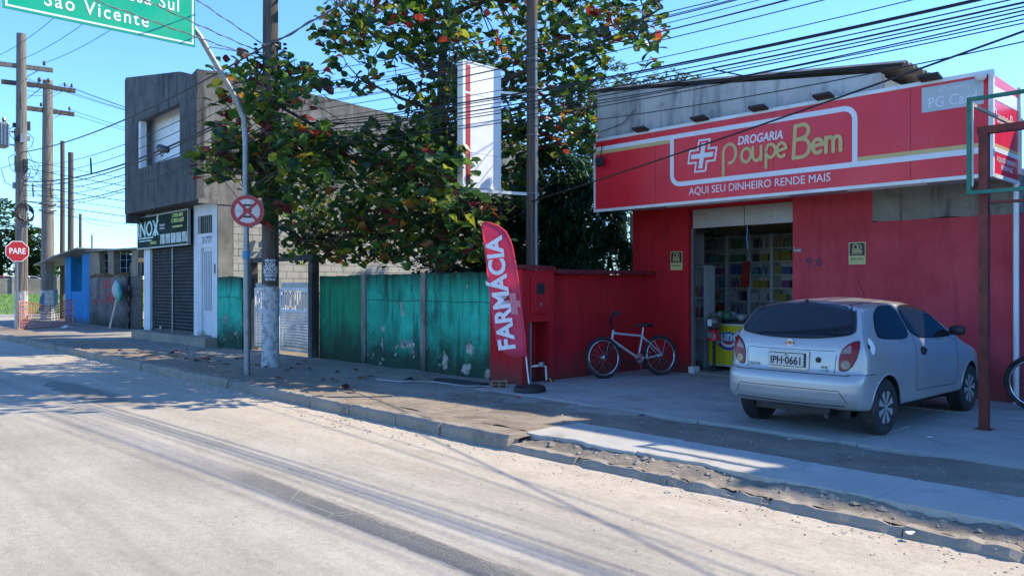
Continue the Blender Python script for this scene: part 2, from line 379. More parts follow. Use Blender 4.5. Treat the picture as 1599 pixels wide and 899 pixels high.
def m_wood(name, a, b, zwhite=None):
    t = NT(name)
    col = t.ramp(t.noise(1.0, 8, .65, t.map((22, 22, .7))), [(.3, a), (.7, b)])
    col = t.mix(t.math('MULTIPLY', t.ramp(t.noise(1.0, 6, .6, t.map((30,30,1.2), (5,1,0))), [(.36, 1.0), (.46, 0.0)]), .7), col, tuple(q*.35 for q in a))
    if zwhite:
        z = t.math('ADD', t.axis(2), t.math('MULTIPLY', t.math('SUBTRACT', t.noise(5, 6), .5), .25))
        wht = t.mix(t.ramp(t.noise(9, 8, .7), [(.46, 0.0), (.62, .85)]), (.56,.56,.57), (.20,.18,.17))
        col = t.mix(t.rng(z, zwhite+.02, zwhite-.02), col, wht)
    t.set('Base Color', col).set('Roughness', .85).set('Specular IOR Level', .25)
    t.bump(t.noise(1.0, 7, .65, t.map((26, 26, .9))), .5, .015); return t.mat
M['pole'] = m_wood('dark_pole_wood', (.062,.05,.044), (.15,.125,.11), 1.72)
M['polef'] = m_wood('grey_pole_wood', (.14,.12,.105), (.25,.22,.195), 1.55)
M['poler'] = m_wood('brown_pole_wood', (.07,.055,.048), (.15,.12,.10))
M['bark'] = m_wood('bark', (.045,.034,.028), (.11,.09,.075))
M['plank'] = m_wood('pale_plank', (.42,.36,.27), (.55,.48,.38))

# ---------------------------------------------------------------- ground, road, pavement
def hnoise(x, y, s, a, z=0.): return mnoise.noise(Vector((x*s, y*s, z)))*a
g = MB(); g.add([(-1500,-1500,-.06),(1500,-1500,-.06),(1500,1500,-.06),(-1500,1500,-.06)], [(0,1,2,3)])
tag(g.build('ground', M['grass']), kind='structure')
KY = 5.63                                       # line of the kerb
g = MB(); g.add([(-300,-14,0),(80,-14,0),(80,KY+.2,0),(-43.8,KY+.2,0),(-43.8,90,0),(-52,90,0),(-52,KY+.2,0),(-300,KY+.2,0)], [(0,1,2,3,6,7),(3,4,5,6)])
tag(g.build('road', M['road']), kind='structure')
def grid(name, m, xs, ys, zf, kind='structure', sides=True):
    mb = MB(); nx, ny = len(xs), len(ys)
    mb.add([(x, y, zf(x, y)) for x in xs for y in ys], [(i*ny+j, (i+1)*ny+j, (i+1)*ny+j+1, i*ny+j+1) for i in range(nx-1) for j in range(ny-1)])
    return tag(mb.build(name, m, smooth='all'), kind=kind)
def lin(a, b, n): return [a+(b-a)*i/n for i in range(n+1)]
def zwalk(x, y):
    e = min(1, max(0, (y-(KY+.10))/.12))
    return .128 + hnoise(x, y, 1.3, .016) + hnoise(x, y, 5, .008) + .02*max(0, (y-7.5)/2) - .012*(1-e)
grid('sidewalk', M['walk'], lin(-43.5, -6.02, 280), lin(KY+.12, 8.9, 34), zwalk)
grid('sidewalk_yard', M['walk'], lin(-43.5, -26.0, 40), lin(8.86, 10.6, 8), lambda x, y: zwalk(x, 8.9)-.004)
grid('yard', M['dirt'], lin(-20.2, -9.5, 20), lin(8.95, 24, 20), lambda x, y: .06+hnoise(x, y, 1.1, .04))
# sand and broken edge between the low kerb and the pavement slabs, then the earth strip
def zsand(x, y):
    z = .062 + hnoise(x, y, 2.5, .02) + hnoise(x, y, 9, .016) + hnoise(x, y, 23, .009) + .30*max(0, min(y, 6.02)-5.82)*(.7+hnoise(x, 0, 1.3, .8))
    return min(z, .118+hnoise(x, y, 14, .012)) - .5*max(0, y-6.05)
grid('gutter_sand', M['dirt'], lin(-6.6, 4.0, 330), lin(KY+.08, 6.2, 22), zsand)
def zdirt(x, y): return .128 + hnoise(x, y, 1.6, .02) + hnoise(x, y, 7, .011) + .012*math.exp(-((y-7.25)/.25)**2)
grid('earth_strip', M['dirt'], lin(-9.2, 4.0, 120), lin(6.06, 8.3, 24), lambda x, y: zdirt(x, y) - (.05 if y > 7.85 and x > -8.6 else .0) - (.03 if y < 6.75 and x > -6.2 else 0))
pv = MB().box(-9.3, 4.0, 8.0, 12.25, -.02, .105)
court = tag(pv.build('forecourt', M['dirt']), kind='structure')
def rough_slab(x0, x1, y0, y1, z0, z1, j=.012, nx=3, ny=2, rag=0.0):
    """a paving piece with uneven edges: flat top, worn sides"""
    mb = MB(); top = []
    edge = [(x0+(x1-x0)*i/nx, y0) for i in range(nx)] + [(x1, y0+(y1-y0)*i/ny) for i in range(ny)] + \
           [(x1-(x1-x0)*i/nx, y1) for i in range(nx)] + [(x0, y1-(y1-y0)*i/ny) for i in range(ny)]
    for k, (x, y) in enumerate(edge):
        jy = (rag*(.5+hnoise(x, 0, 2.1, .9)) + rag*.5*max(0, hnoise(x, 3, 6.5, 1.0)) + RNG.uniform(0, .12)*rag) if y == y0 else RNG.uniform(-j, j)*.4
        top.append((x+RNG.uniform(-j, j)*.4, y+jy, z1+RNG.uniform(-.003, .003)))
    n = len(top); ins = [(x+(1 if x < (x0+x1)/2 else -1)*.008, y+(1 if y < (y0+y1)/2 else -1)*.008, z+.004) for x, y, z in top]
    bot = [(x, y, z0) for x, y, z in top]
    mb.add(ins+top+bot, [tuple(range(n))]+[(n+i, n+(i+1) % n, (i+1) % n, i) for i in range(n)]+[(2*n+i, 2*n+(i+1) % n, n+(i+1) % n, n+i) for i in range(n)])
    return mb
for iy, (y0, y1) in enumerate(((7.9, 9.35), (9.36, 10.8), (10.81, 12.2))):
    x = -8.95 + .35*iy
    xs = [-9.25, x]
    while x < 3.6: x += 1.85; xs.append(x)
    for a, b in zip(xs, xs[1:]):
        rough_slab(a+.005, b-.005, y0+(.0 if iy else RNG.uniform(-.02, .05)), y1, .08, .138+RNG.uniform(0, .006), nx=4, rag=0 if iy else .05).build('paving_slab', M['slab'], court)
pave = tag(MB().box(-6.2, 4.0, 6.1, 6.9, -.02, .07).build('pavement_bed', M['dirt']), kind='structure')
x = -6.15
while x < 3.6:
    b = x + RNG.uniform(.95, 1.5)
    rough_slab(x, b-.006, 5.96+RNG.uniform(-.03, .03), 6.83+RNG.uniform(-.02, .06), .05, .128+RNG.uniform(0, .008), nx=22, rag=.085).build('paving_slab', M['slab_lit'], pave)
    x = b
# kerb stones, one by one; low and sunk in front of the pharmacy
kerb = tag(MB().box(-43.5, 4, KY+.03, KY+.10, -.05, .02).build('kerb', M['kerb']), kind='structure')
def kerb_stone(x0, x1, h, d, chip):
    mb = MB(); n = 11; rows = []
    for i in range(n+1):
        x = x0+(x1-x0)*i/n
        c = chip*RNG.random()**2
        y0 = KY + RNG.uniform(-.012, .012); zt = h + RNG.uniform(-.008, .008) - c*.5
        rows.append([(x, y0, -.02), (x, y0+.008, zt-.035-c*.4), (x, y0+.035+c*.5, zt), (x, KY+d, zt+RNG.uniform(-.006, .006)), (x, KY+d, -.02)])
    m = 5; mb.add([p for r in rows for p in r], [(i*m+j, (i+1)*m+j, (i+1)*m+j+1, i*m+j+1) for i in range(n) for j in range(m-1)] + [tuple(range(m-1, -1, -1)), tuple(n*m+k for k in range(m))])
    return mb
x = -43.4
while x < 3.4:
    L = RNG.uniform(.85, 1.15); low = x > -6.4
    kerb_stone(x+.006, x+L-.006, .072 if low else .15, .13 if low else .17, RNG.choice((.0, .02, .05, .09)) if not low else RNG.choice((.02, .05, .07, .09))).build('kerb_stone', M['kerb'], kerb)
    x += L
def pebbles(name, m, n, fx, fy, fz, r0, r1, seed):
    R_ = random.Random(seed); mb = MB()
    for _ in range(n):
        x, y = fx(R_), fy(R_); r = r0+(r1-r0)*R_.random()**3; z = fz(x, y)
        P = [(x+r*R_.uniform(.6,1)*math.cos(a), y+r*R_.uniform(.6,1)*math.sin(a), z+r*R_.uniform(0,.25)) for a in (0, 1.26, 2.5, 3.77, 5.0)]
        mb.add(P+[(x+R_.uniform(-.3,.3)*r, y+R_.uniform(-.3,.3)*r, z+r*R_.uniform(.45,.8))], [(0,1,5),(1,2,5),(2,3,5),(3,4,5),(4,0,5)])
    return tag(mb.build(name, m), kind='stuff')
tag(pebbles('gravel', M['gravel'], 2200, lambda r: r.uniform(-6.3, 1.5), lambda r: r.choice((r.gauss(5.9,.10), r.gauss(5.5,.16), r.gauss(7.3,.35))), lambda x, y: 0 if y < KY else zsand(x,y) if y < 6.1 else max(zdirt(x,y), .13), .004, .017, 3), 'loose grit and pebbles along the broken kerb before the pharmacy', 'gravel')
tag(pebbles('gravel', M['gravel'], 2600, lambda r: r.uniform(-26, -6.3), lambda r: r.choice((r.gauss(5.35,.22), r.gauss(6.5,.5), r.gauss(7.2,.8))), lambda x, y: 0 if y < KY else zwalk(x,y), .006, .03, 4), 'loose grit and pebbles on the sandy sidewalk by the green wall', 'gravel')
tag(pebbles('gravel', M['gravel'], 700, lambda r: r.uniform(-9, 1), lambda r: r.uniform(2.0, 5.5), lambda x, y: 0, .004, .014, 5), 'small stones scattered over the dusty road', 'gravel')
tag(pebbles('rubble', M['kerb'], 190, lambda r: r.uniform(-6.2, 1.6), lambda r: r.gauss(5.93,.06), lambda x, y: zsand(x,y)-.006, .015, .06, 6), 'broken concrete rubble lying in the sandy gutter before the pharmacy', 'rubble')
# far side of the crossing: bank of grass, boundary wall
bank = MB(); ys = [-60, -20, 5, 20, 60, 120]
bank.add([(x, y, z) for x, z in ((-52.6, .0), (-56, .15), (-70, .55), (-92, 1.0), (-160, 1.2)) for y in ys], [(i*6+j, (i+1)*6+j, (i+1)*6+j+1, i*6+j+1)[::-1] for i in range(4) for j in range(5)])
tag(bank.build('grass_bank', M['grass'], smooth='all'), kind='structure')
tag(MB().box(-52.7, -51.6, -60, 120, -.02, .13).build('far_kerb', M['slab']), kind='structure')

# ================================================================ PHARMACY
FX0, FX1, FY = -9.55, -3.06, 12.2
ph = thing('pharmacy_building', 'red painted pharmacy with grey weathered upper storey and corrugated roof', 'shop building', (-6.3, 12.2, .13))
w = MB()
w.box(FX0, -8.28, FY, FY+.2, .1, 3.2); w.build('wall', M['redd'], ph)
w = MB(); w.box(-6.28, FX1, FY, FY+.2, .1, 2.68); w.build('wall', M['redw'], ph)
w = MB(); w.box(-6.28, -5.0, FY+.002, FY+.2, 2.68, 3.2); w.build('wall', M['redw'], ph)
w = MB(); w.prism([(-5.0,FY+.004,2.70),(-4.6,FY+.004,2.64),(-4.0,FY+.004,2.70),(-3.4,FY+.004,2.66),(FX1,FY+.004,2.69),(FX1,FY+.004,3.2),(-5.0,FY+.004,3.2)], (0,.19,0)); o_ = w.build('bare_render', M['stain'], ph); tag(o_, 'unpainted mouldy grey render under the fascia')
w = MB(); w.box(-8.28, -6.28, FY+.01, FY+.2, 3.1, 3.2); w.build('lintel', M['redd'], ph)
for bx_ in ((-9.68,-9.553,FY+.201,13.05,.1,3.2), (-10.25,-9.681,13.0,13.1,.1,3.2), (-10.25,-10.1,13.101,17.2,.1,3.2), (-3.26,-3.06,FY+.201,17.2,.1,3.2), (-10.099,-3.261,17.0,17.2,.1,3.2)): MB().box(*bx_).build('side_wall', M['cream'], ph)
w = MB(); w.box(-9.55, -3.262, FY+.202, 17.0, .10, .145); w.box(-10.098, -9.552, 13.102, 17.0, .10, .145); w.build('floor', simple('floor_tile', (.30,.31,.32), .35, var=.1, scale=1.5), ph)
w = MB(); w.box(-9.55, -3.06, FY+.202, 17.0, 3.201, 3.3); w.box(-10.098, -9.552, 13.102, 17.0, 3.201, 3.3); w.build('ceiling', M['cream'], ph)
w = MB(); w.box(-9.55, -3.10, 11.14, FY+.2, 3.155, 3.2); w.build('soffit', simple('soffit_board', (.50,.49,.49), .7, var=.1, scale=1), ph)
w = MB(); w.prism([(-9.62,11.24,3.2),(-4.5,11.24,3.2),(-4.5,11.24,4.66),(-9.62,11.24,5.30)], (0,.16,0)); w.build('parapet', M['grey'], ph)
w = MB(); w.box(-4.66, -4.5, 11.402, 17, 3.2, 4.62); w.build('gable_wall', M['cream'], ph)
w = MB(); w.prism([(-9.62,11.402,3.2),(-9.62,17,3.2),(-9.62,17,5.22),(-9.62,11.402,5.22)], (.15,0,0)); w.build('gable_wall', M['grey'], ph)
w = MB(); w.box(-8.6, -3.12, 11.142, 12.0, 4.20, 4.26); w.build('canopy_slab', M['stain'], ph)
r = MB(); ny = 200; vs_ = []
for i in range(ny+1):
    y = 11.225 + (17.2-11.225)*i/ny; dz = .028*math.cos(2*PI*y/.177)
    for x in (-9.85, -4.18):
        z = 5.40 + (4.76-5.40)*(x+9.85)/(9.85-4.18)
        vs_ += [(x, y, z+dz), (x, y, z+dz-.008)]
fs = []
for i in range(ny):
    a, b = i*4, (i+1)*4; fs += [(a, a+2, b+2, b), (a+1, b+1, b+3, a+3), (a, b, b+1, a+1), (a+2, a+3, b+3, b+2)]
r.add(vs_, fs); rf = r.build('roof', M['fibre'], ph)
cap = MB(); cap.bar((-9.85,11.235,5.345), (-4.2,11.235,4.705), .03, .03); cap.build('roof_edge', M['dark'], rf)
for hp in ([(-6.6,11.2,5.02),(-6.9,11.05,5.12),(-7.0,11.0,5.16),(-7.0,11.0,5.2)], [(-8.0,11.2,5.2),(-8.3,11.0,5.28),(-8.32,11.0,5.32)]): MB().tube(hp, .012, 5).build('roof_hook', M['black'], rf)
# roller-shutter box above the doorway and the frame
for a, b in ((-8.26, -7.22), (-7.21, -6.30)):
    w = MB(); w.box(a, b, FY+.10, FY+.14, 2.76, 3.10); w.build('transom_panel', simple('beige_panel', (.40,.37,.35), .3, var=.06, scale=2), ph, bevel=.006)
w = MB(); w.box(-8.277, -8.24, FY+.08, FY+.16, .145, 2.76); w.box(-6.32, -6.283, FY+.08, FY+.16, .145, 2.76); w.build('door_track', M['galv'], ph)
w = MB(); w.box(-8.275, -8.17, FY-.012, FY+.19, .146, .26); w.build('door_stop', M['trim'], ph)
w = MB(); w.box(-8.24, -6.32, FY+.02, FY+.6, .142, .165); w.build('threshold', M['kerb'], ph)
w = MB(); w.tube([(-3.09, FY-.07, .13), (-3.09, FY-.07, 3.1)], .035, 10); dp = w.build('downpipe', M['white'], ph, smooth=40)

# fascia sign ------------------------------------------------------
SY = 11.10; UPV, RX = (0,0,1), (1,0,0)
M['signred'] = simple('sign_red', (.76,.012,.030), .34, var=.10, scale=.7, dirt=(.6,.02,.04), dscale=.8, damt=.5)
M['signwhite'] = simple('sign_white', (.72,.72,.76), .4, var=.05)
M['gold'] = simple('sign_gold', (.58,.42,.16), .4, var=.06)
fs_ = thing('fascia_sign', 'long red pharmacy fascia sign with white and gold lettering', 'sign', (-6.3, SY, 3.09))
b = MB(); b.box(-9.55, -3.10, SY, SY+.035, 3.10, 4.36); b.build('panel', M['signred'], fs_)
b = MB(); b.prism([(-3.098, SY+.03, 3.10), (-3.098, 12.3, 3.10), (-3.098, 12.3, 4.33), (-3.098, SY+.03, 4.36)], (-.03,0,0)); sp = b.build('side_panel', M['signred'], fs_)
for z0, z1, mm in ((4.05,4.22,'signwhite'), (3.40,3.46,'signwhite'), (3.46,3.50,'gold')):
    b = MB(); b.box(-3.097, -3.094, SY+.04, 12.28, z0, z1); b.build('stripe', M[mm], sp)
lettering('Poupe Bem', .24, M['signwhite'], ((-3.096, 11.75, 3.85), (0,1,0), UPV), sp, depth=.001)
lettering('AQUI SEU DINHEIRO\nRENDE MAIS', .09, M['signwhite'], ((-3.096, 11.75, 3.27), (0,1,0), UPV), sp, depth=.001)
for nm, (x0,x1,z0,z1) in (('bottom_trim',(-9.58,-3.07,3.065,3.115)), ('top_trim',(-9.58,-3.07,4.345,4.40)), ('end_trim',(-9.58,-9.545,3.115,4.345)), ('end_trim',(-3.125,-3.07,3.115,4.345))):
    b = MB(); b.box(x0, x1, SY-.018, SY+.045, z0, z1); b.build(nm, M['trim'], fs_, bevel=.004)
b = MB(); b.box(-3.11, -3.065, 12.24, 12.3, 3.06, 4.37); b.box(-3.10, -3.065, SY+.05, 12.24, 3.062, 3.11); b.build('side_trim', M['trim'], fs_)
FR = ((0, SY, 0), RX, UPV)
for x in (-8.2, -6.02, -4.05):
    b = MB(); b.box(x-.003, x+.003, SY-.0012, SY, 3.116, 4.344); b.build('joint', M['rust'], fs_)
r_ = .16
P1 = [(-7.86, 4.17), (-7.86, 3.41+r_)] + arc(-7.86+r_, 3.41+r_, r_, r_, 180, 270, 6) + [(-3.13, 3.41)]
P2 = [(-9.54, 4.21), (-4.79-r_, 4.21)] + arc(-4.79-r_, 4.21-r_, r_, r_, 90, 0, 6) + [(-4.79, 3.44)]
strokes([P1, P2], .075, FR, .004).build('border_line', M['signwhite'], fs_)
b = MB(); b.box(-9.54, -7.90, SY-.003, SY, 4.115, 4.172); b.build('gold_stripe', M['gold'], fs_)
b = MB(); b.box(-4.75, -3.13, SY-.003, SY, 3.449, 3.505); b.build('gold_stripe', M['gold'], fs_)
# cross: outline, gap, core
def cross2(c, R, w, sk, y):
    q = [(-w,-R),(w,-R),(w,-w),(R,-w),(R,w),(w,w),(w,R),(-w,R),(-w,w),(-R,w),(-R,-w),(-w,-w)]
    return [(c[0]+p+sk*z, y, c[1]+z) for p, z in q]
cr = None
for R_, w_, y_, mm in ((.265,.115,SY-.003,'signwhite'), (.235,.085,SY-.006,'signred'), (.205,.038,SY-.009,'signwhite')):
    b = MB(); b.prism(cross2((-7.27,3.83), R_, w_, .16, y_), (0,.003,0)); o_ = b.build('cross', M[mm], fs_ if cr is None else cr)
    cr = cr or o_
lettering('DROGARIA', .185, M['signwhite'], ((-6.25, SY-.002, 3.975), RX, UPV), fs_, depth=.002, bold=.004, shear=.16, squeeze=.80)
lettering('AQUI SEU DINHEIRO RENDE MAIS', .172, M['signwhite'], ((-6.33, SY-.002, 3.265), RX, UPV), fs_, depth=.002, squeeze=.915)
def poupe():
    P = []; z0 = 3.63                               # base line of the small letters
    P.append([(-6.88,3.47),(-6.88,3.80)]); P.append(arc(-6.75,3.80,.13,.15,180,-95,18))
    P.append(arc(-6.41,3.735,.095,.105,90,275,12)); P.append(arc(-6.41,3.735,.095,.105,265,455,12))
    P.append([(-6.275,3.84),(-6.275,3.71)] + arc(-6.20,3.71,.075,.08,190,350,10)); P.append([(-6.115,3.84),(-6.115,3.63)])
    P.append([(-6.02,3.50),(-6.02,3.75)]); P.append(arc(-5.93,3.745,.09,.10,178,-165,18))
    P.append([(-5.80,3.72),(-5.66,3.75)]); P.append(arc(-5.725,3.735,.085,.105,8,310,18))
    return [[(-6.88+(x+6.88)*.865, z+.012*(x+6.88)) for x, z in p] for p in P]
strokes(poupe(), .048, FR, .005).build('logo_word', M['gold'], fs_)
def bem():
    P = [[(-5.70,3.60),(-5.67,4.06)], [(-5.67,4.07)] + arc(-5.57,3.985,.105,.10,75,-75,12) + [(-5.66,3.86)], [(-5.66,3.875)] + arc(-5.575,3.74,.125,.135,70,-85,14) + [(-5.70,3.605)]]
    P.append([(-5.39,3.73),(-5.265,3.76)]); P.append(arc(-5.325,3.735,.075,.10,8,310,16))
    P.append([(-5.20,3.63),(-5.20,3.84)]); P.append(arc(-5.145,3.77,.052,.068,175,0,8) + [(-5.093,3.63)])
    P.append(arc(-5.038,3.77,.05,.068,175,0,8) + [(-4.988,3.63)])
    return P
strokes(bem(), .055, FR, .005).build('logo_word', M['gold'], fs_)
b = MB(); b.box(-3.91, -3.18, SY-.006, SY, 3.985, 4.315); pg = b.build('card_panel', simple('card_grey', (.46,.50,.52), .45, var=.08, scale=1.5), fs_, bevel=.01)
lettering('ACEITAMOS', .085, M['signwhite'], ((-3.52, SY-.009, 4.24), RX, UPV), pg, depth=.001, squeeze=.8)
lettering('PG Card', .20, M['signwhite'], ((-3.54, SY-.009, 4.09), RX, UPV), pg, depth=.001, squeeze=.82)
for x, wh in ((-8.45,'the plain end of the fascia'), (-7.26,'the white cross'), (-6.22,'the word DROGARIA'), (-5.2,'the word Bem'), (-3.78,'the grey card panel')):
    l = thing('sign_lamp', 'flat dark lamp on the fascia top edge above '+wh, 'lamp', (x, SY, 4.4), 0, 'flat lamps along the top of the fascia')
    b = MB(); b.obox((x, SY-.09, 4.415), (.13,0,0), (0,.09,-.02), (0,.004,.018)); b.build('housing', M['black'], l, bevel=.006)
    b = MB(); b.bar((x, SY+.03, 4.40), (x, SY-.05, 4.41), .03, .015); b.build('bracket', M['galv'], l)
l = thing('floodlight', 'small square black floodlight hanging at the dark end of the red fascia', 'lamp', (-9.36, SY, 4.0))
b = MB(); b.obox((-9.36, SY-.10, 3.955), (.075,0,.012), (-.012,0,.075), (0,.035,0)); b.build('housing', M['black'], l, bevel=.008)
b = MB(); b.bar((-9.36, SY-.08, 4.03), (-9.36, SY-.03, 4.30), .012, .012); b.build('bracket', M['black'], l)
l = thing('security_camera', 'white dome security camera at the lit end of the fascia', 'camera', (-3.17, SY-.02, 4.32))
b = MB(); b.lathe([(.0,-.07),(.045,-.055),(.065,-.02),(.07,.0),(.07,.02),(.0,.021)], (-3.19, SY-.09, 4.32), 'z', 14); b.build('dome', M['white'], l, smooth='all')
b = MB(); b.bar((-3.19, SY-.09, 4.34), (-3.19, SY, 4.36), .04, .02); b.build('arm', M['white'], l)
for x0, x1, lb in ((-8.35, -6.0, 'thin tube lamp under the fascia above the doorway'), (-5.15, -4.0, 'thin tube lamp under the fascia above the bare render')):
    l = thing('tube_lamp', lb, 'lamp', (x0, 11.6, 3.1), 0, 'tube lamps under the fascia')
    b = MB(); b.box(x0, x1, 11.58, 11.64, 3.125, 3.157); b.build('fitting', M['trim'], l)
    b = MB(); b.tube([(x0+.03, 11.61, 3.112), (x1-.03, 11.61, 3.112)], .013, 8); b.build('tube', M['white'], l)
# security stickers, meter number
def sticker(x, z, lab):
    s = thing('security_sticker', lab, 'sticker', (x, FY, z), 0, 'alarm company stickers')
    b = MB(); b.box(x-.13, x+.13, FY-.006, FY-.002, z-.17, z+.17); p = b.build('plate', simple('sticker_yellow', (.50,.44,.16), .4, var=.1), s)
    b = MB(); b.box(x-.115, x+.115, FY-.008, FY-.006, z-.035, z+.155); b.build('black_field', M['black'], p)
    b = MB(); b.torus((x-.02, FY-.010, z+.10), (0,1,0), .038, .008, 16, 5, squash=.3); b.torus((x+.035, FY-.010, z+.095), (0,1,0), .03, .007, 16, 5, squash=.3); b.build('emblem', M['gold'], p)
    lettering('Elite', .085, M['gold'], ((x, FY-.009, z+.035), RX, UPV), p, depth=.001, bold=.003)
    lettering('ALARMES', .04, M['gold'], ((x, FY-.009, z-.01), RX, UPV), p, depth=.001)
    lettering('3472-7542', .045, M['black'], ((x, FY-.008, z-.09), RX, UPV), p, depth=.001)
sticker(-8.54, 2.18, 'yellow and black alarm sticker on the red wall beside the doorway')
sticker(-5.23, 2.215, 'yellow and black alarm sticker on the red wall above the car')
o_ = link('wall_number', text_mesh('9:6', .24, simple('sprayed_blue', (.09,.05,.12), .8), .001, shear=.2, frame=((-5.93, FY-.003, 2.09), (1,0,.12), (-.1,0,1))), ph)
b = MB(); b.box(-6.25, -6.12, FY-.02, FY-.003, 2.27, 2.31); b.box(-6.25,-6.23,FY-.02,FY-.003,2.31,2.35); b.build('latch', M['galv'], ph)

# inside the shop ---------------------------------------------------
M['shelf'] = simple('shelf_white', (.66,.68,.70), .5, var=.06)
PRODC = [(.62,.62,.64),(.08,.14,.42),(.46,.06,.06),(.10,.30,.14),(.50,.40,.09),(.05,.05,.07),(.32,.36,.44),(.09,.30,.44),(.46,.24,.10),(.32,.12,.28)]
PM = [simple('product_%s' % n, tuple(.72*q for q in c), .45, var=.3, scale=22) for n, c in zip('white navy red green yellow black slate cyan orange plum'.split(), PRODC)]
def shelf_unit(x0, x1, y0, y1, zs, lab, right=None):
    s = thing('shelf_unit', lab, 'shelf', ((x0+x1)/2, y1, .145))
    b = MB(); b.box(x0, x1, y1-.02, y1, .145, zs[-1]); b.build('back_panel', M['shelf'], s)
    for x in (x0, x1-.03): b = MB(); b.box(x, x+.03, y0, y1-.021, .145, zs[-1]+.02); b.build('side_panel', M['shelf'], s)
    for z in zs: b = MB(); b.box(x0+.031, x1-.031, y0, y1-.021, z-.02, z); b.build('shelf', M['shelf'], s)
    return s
ZS = [.3, .85, 1.12, 1.40, 1.68, 1.96, 2.24, 2.52, 2.80]
bays = [(-10.09,-9.45),(-9.44,-8.90),(-8.89,-8.38),(-8.37,-7.85),(-7.84,-7.3)]
prodme = {}; PN = 'white navy red green yellow black slate cyan orange plum'.split(); BW = ('beside the posters','with the red bag','third from the posters','fourth from the posters','nearest the car')
def product(kind, mi):
    if (kind, mi) not in prodme:
        b = MB()
        if kind == 'box': b.box(-.055,.055,-.04,.04,0,.21)
        elif kind == 'carton': b.box(-.09,.09,-.05,.05,0,.16)
        else: b.lathe([(.04,0),(.042,.14),(.022,.18),(.02,.22),(.0,.221)], n=8)
        prodme[(kind, mi)] = b.mesh(kind, PM[mi])
    return prodme[(kind, mi)]
for bi, (x0, x1) in enumerate(bays):
    shelf_unit(x0, x1, 15.35, 15.75, ZS, ['white shelf bay of medicines beside the hanging posters', 'white shelf bay of medicines with a red bag hung on it', 'white shelf bay of medicines, third from the doorway edge', 'white shelf bay of medicines, fourth from the doorway edge', 'white shelf bay of medicines nearest the car'][bi])
    for z in ZS[1:-1]:
        x = x0+.1; kind = RNG.choice(('box','carton','bottle')); mi = RNG.randrange(10)
        while x < x1-.09:
            if RNG.random() < .35: mi = RNG.randrange(10)
            if RNG.random() < .2: kind = RNG.choice(('box','carton','bottle'))
            if RNG.random() < .95:
                nm = {'box':'medicine_box','carton':'medicine_carton','bottle':'medicine_bottle'}[kind]
                p = bpy.data.objects.new(nm, product(kind, mi)); COL.objects.link(p); p.location = (x, 15.45+RNG.uniform(-.02,.04), z); p.rotation_euler.z = RNG.uniform(-.1,.1)
                tag(p, 'small %s %s on the %s shelf, bay %s' % (PN[mi], nm.replace('_',' '), ORD[7-ZS.index(z)], BW[bi]), 'product', 'products on the back shelves of the pharmacy')
            x += {'box':.115,'carton':.19,'bottle':.09}[kind]
s = shelf_unit(-9.35, -8.62, 13.25, 13.6, [.3,.7,1.1,1.5,2.1], 'grey side cabinet with papers just inside the doorway')
for zz in (1.2, 1.6):
    for k in range(4):
        p = bpy.data.objects.new('medicine_bottle', product('bottle', RNG.randrange(10))); COL.objects.link(p); p.location = (-8.72-.13*k, 13.32, zz-.1)
        tag(p, '%s bottle on the side cabinet inside the doorway' % ('upper' if zz > 1.4 else 'lower'), 'product', 'bottles on the side cabinet')
pst = tag(MB().box(-9.0, -8.63, 13.22, 13.235, 2.13, 2.72).build('poster', simple('pale_poster', (.42,.40,.42), .6, var=.12, scale=7)), 'pale printed poster hanging over the side cabinet', 'poster')
o_ = MB().prism([(-9.02,15.3,2.22),(-8.86,15.3,2.25),(-8.88,15.3,1.72),(-8.93,15.3,1.70),(-9.06,15.3,1.72)], (0,.05,0)).build('shopping_bag', simple('red_bag', (.55,.05,.04), .6)); tag(o_, 'red bag hanging from the shelf edge inside the pharmacy', 'bag')
b = MB()
for k in range(7):
    x = -7.25+RNG.uniform(-.02,.02)
    b.bar((-7.22+.01*math.sin(k*1.3), FY+.2, 2.74-.055*k), (-7.22+.012*math.sin(k*1.3+1), FY+.2, 2.74-.055*(k+1)), .012, .006)
tag(b.build('tinsel', simple('blue_foil', (.05,.28,.55), .25, .6)), 'strip of blue foil tinsel hanging in the doorway', 'decoration')
# ice-cream freezer
M['fyellow'] = simple('freezer_yellow', (.62,.50,.02), .4, var=.06)
fz = thing('ice_cream_freezer', 'yellow ice cream chest freezer with blue and red logo in the doorway', 'freezer', (-7.75, 13.3, .145))
b = MB(); b.box(-8.38, -6.6, 13.02, 13.65, .22, 1.02); b.build('cabinet', M['shelf'], fz, bevel=.02)
b = MB(); b.box(-8.36, -6.62, 12.985, 13.0195, .26, .99); fp = b.build('front_panel', M['fyellow'], fz)
b = MB(); b.box(-8.4, -6.58, 13.0, 13.67, 1.021, 1.07); b.build('lid', M['black'], fz, bevel=.01)
for x in (-8.25, -6.75): b = MB(); b.box(x-.05, x+.05, 13.1, 13.55, .145, .22); b.build('foot', M['black'], fz)
FF = ((-7.9, 12.98, .78), RX, UPV)
b = MB(); pl = [(-7.94+.24*math.cos(a), 12.982, .70+.17*math.sin(a)) for a in lin(0, 2*PI, 20)[:-1]]; b.prism(pl, (0,.0025,0)); b.build('logo_disc', simple('logo_blue', (.02,.09,.42), .4), fp)
b = MB(); pl = [(-7.94+.19*math.cos(a), 12.979, .70+.125*math.sin(a)) for a in lin(0, 2*PI, 20)[:-1]]; b.prism(pl, (0,.0025,0)); b.build('logo_disc', simple('logo_red', (.45,.04,.06), .4), fp)
strokes([arc(-7.94, .72, .15, .11, 190, 350, 10)], .045, ((0,12.979,0), RX, UPV), .003).build('smile', M['signwhite'], fp)
lettering('Jundiá', .25, simple('logo_cyan', (.10,.35,.62), .4), ((-7.86, 12.976, .79), RX, UPV), fp, depth=.001, bold=.018)
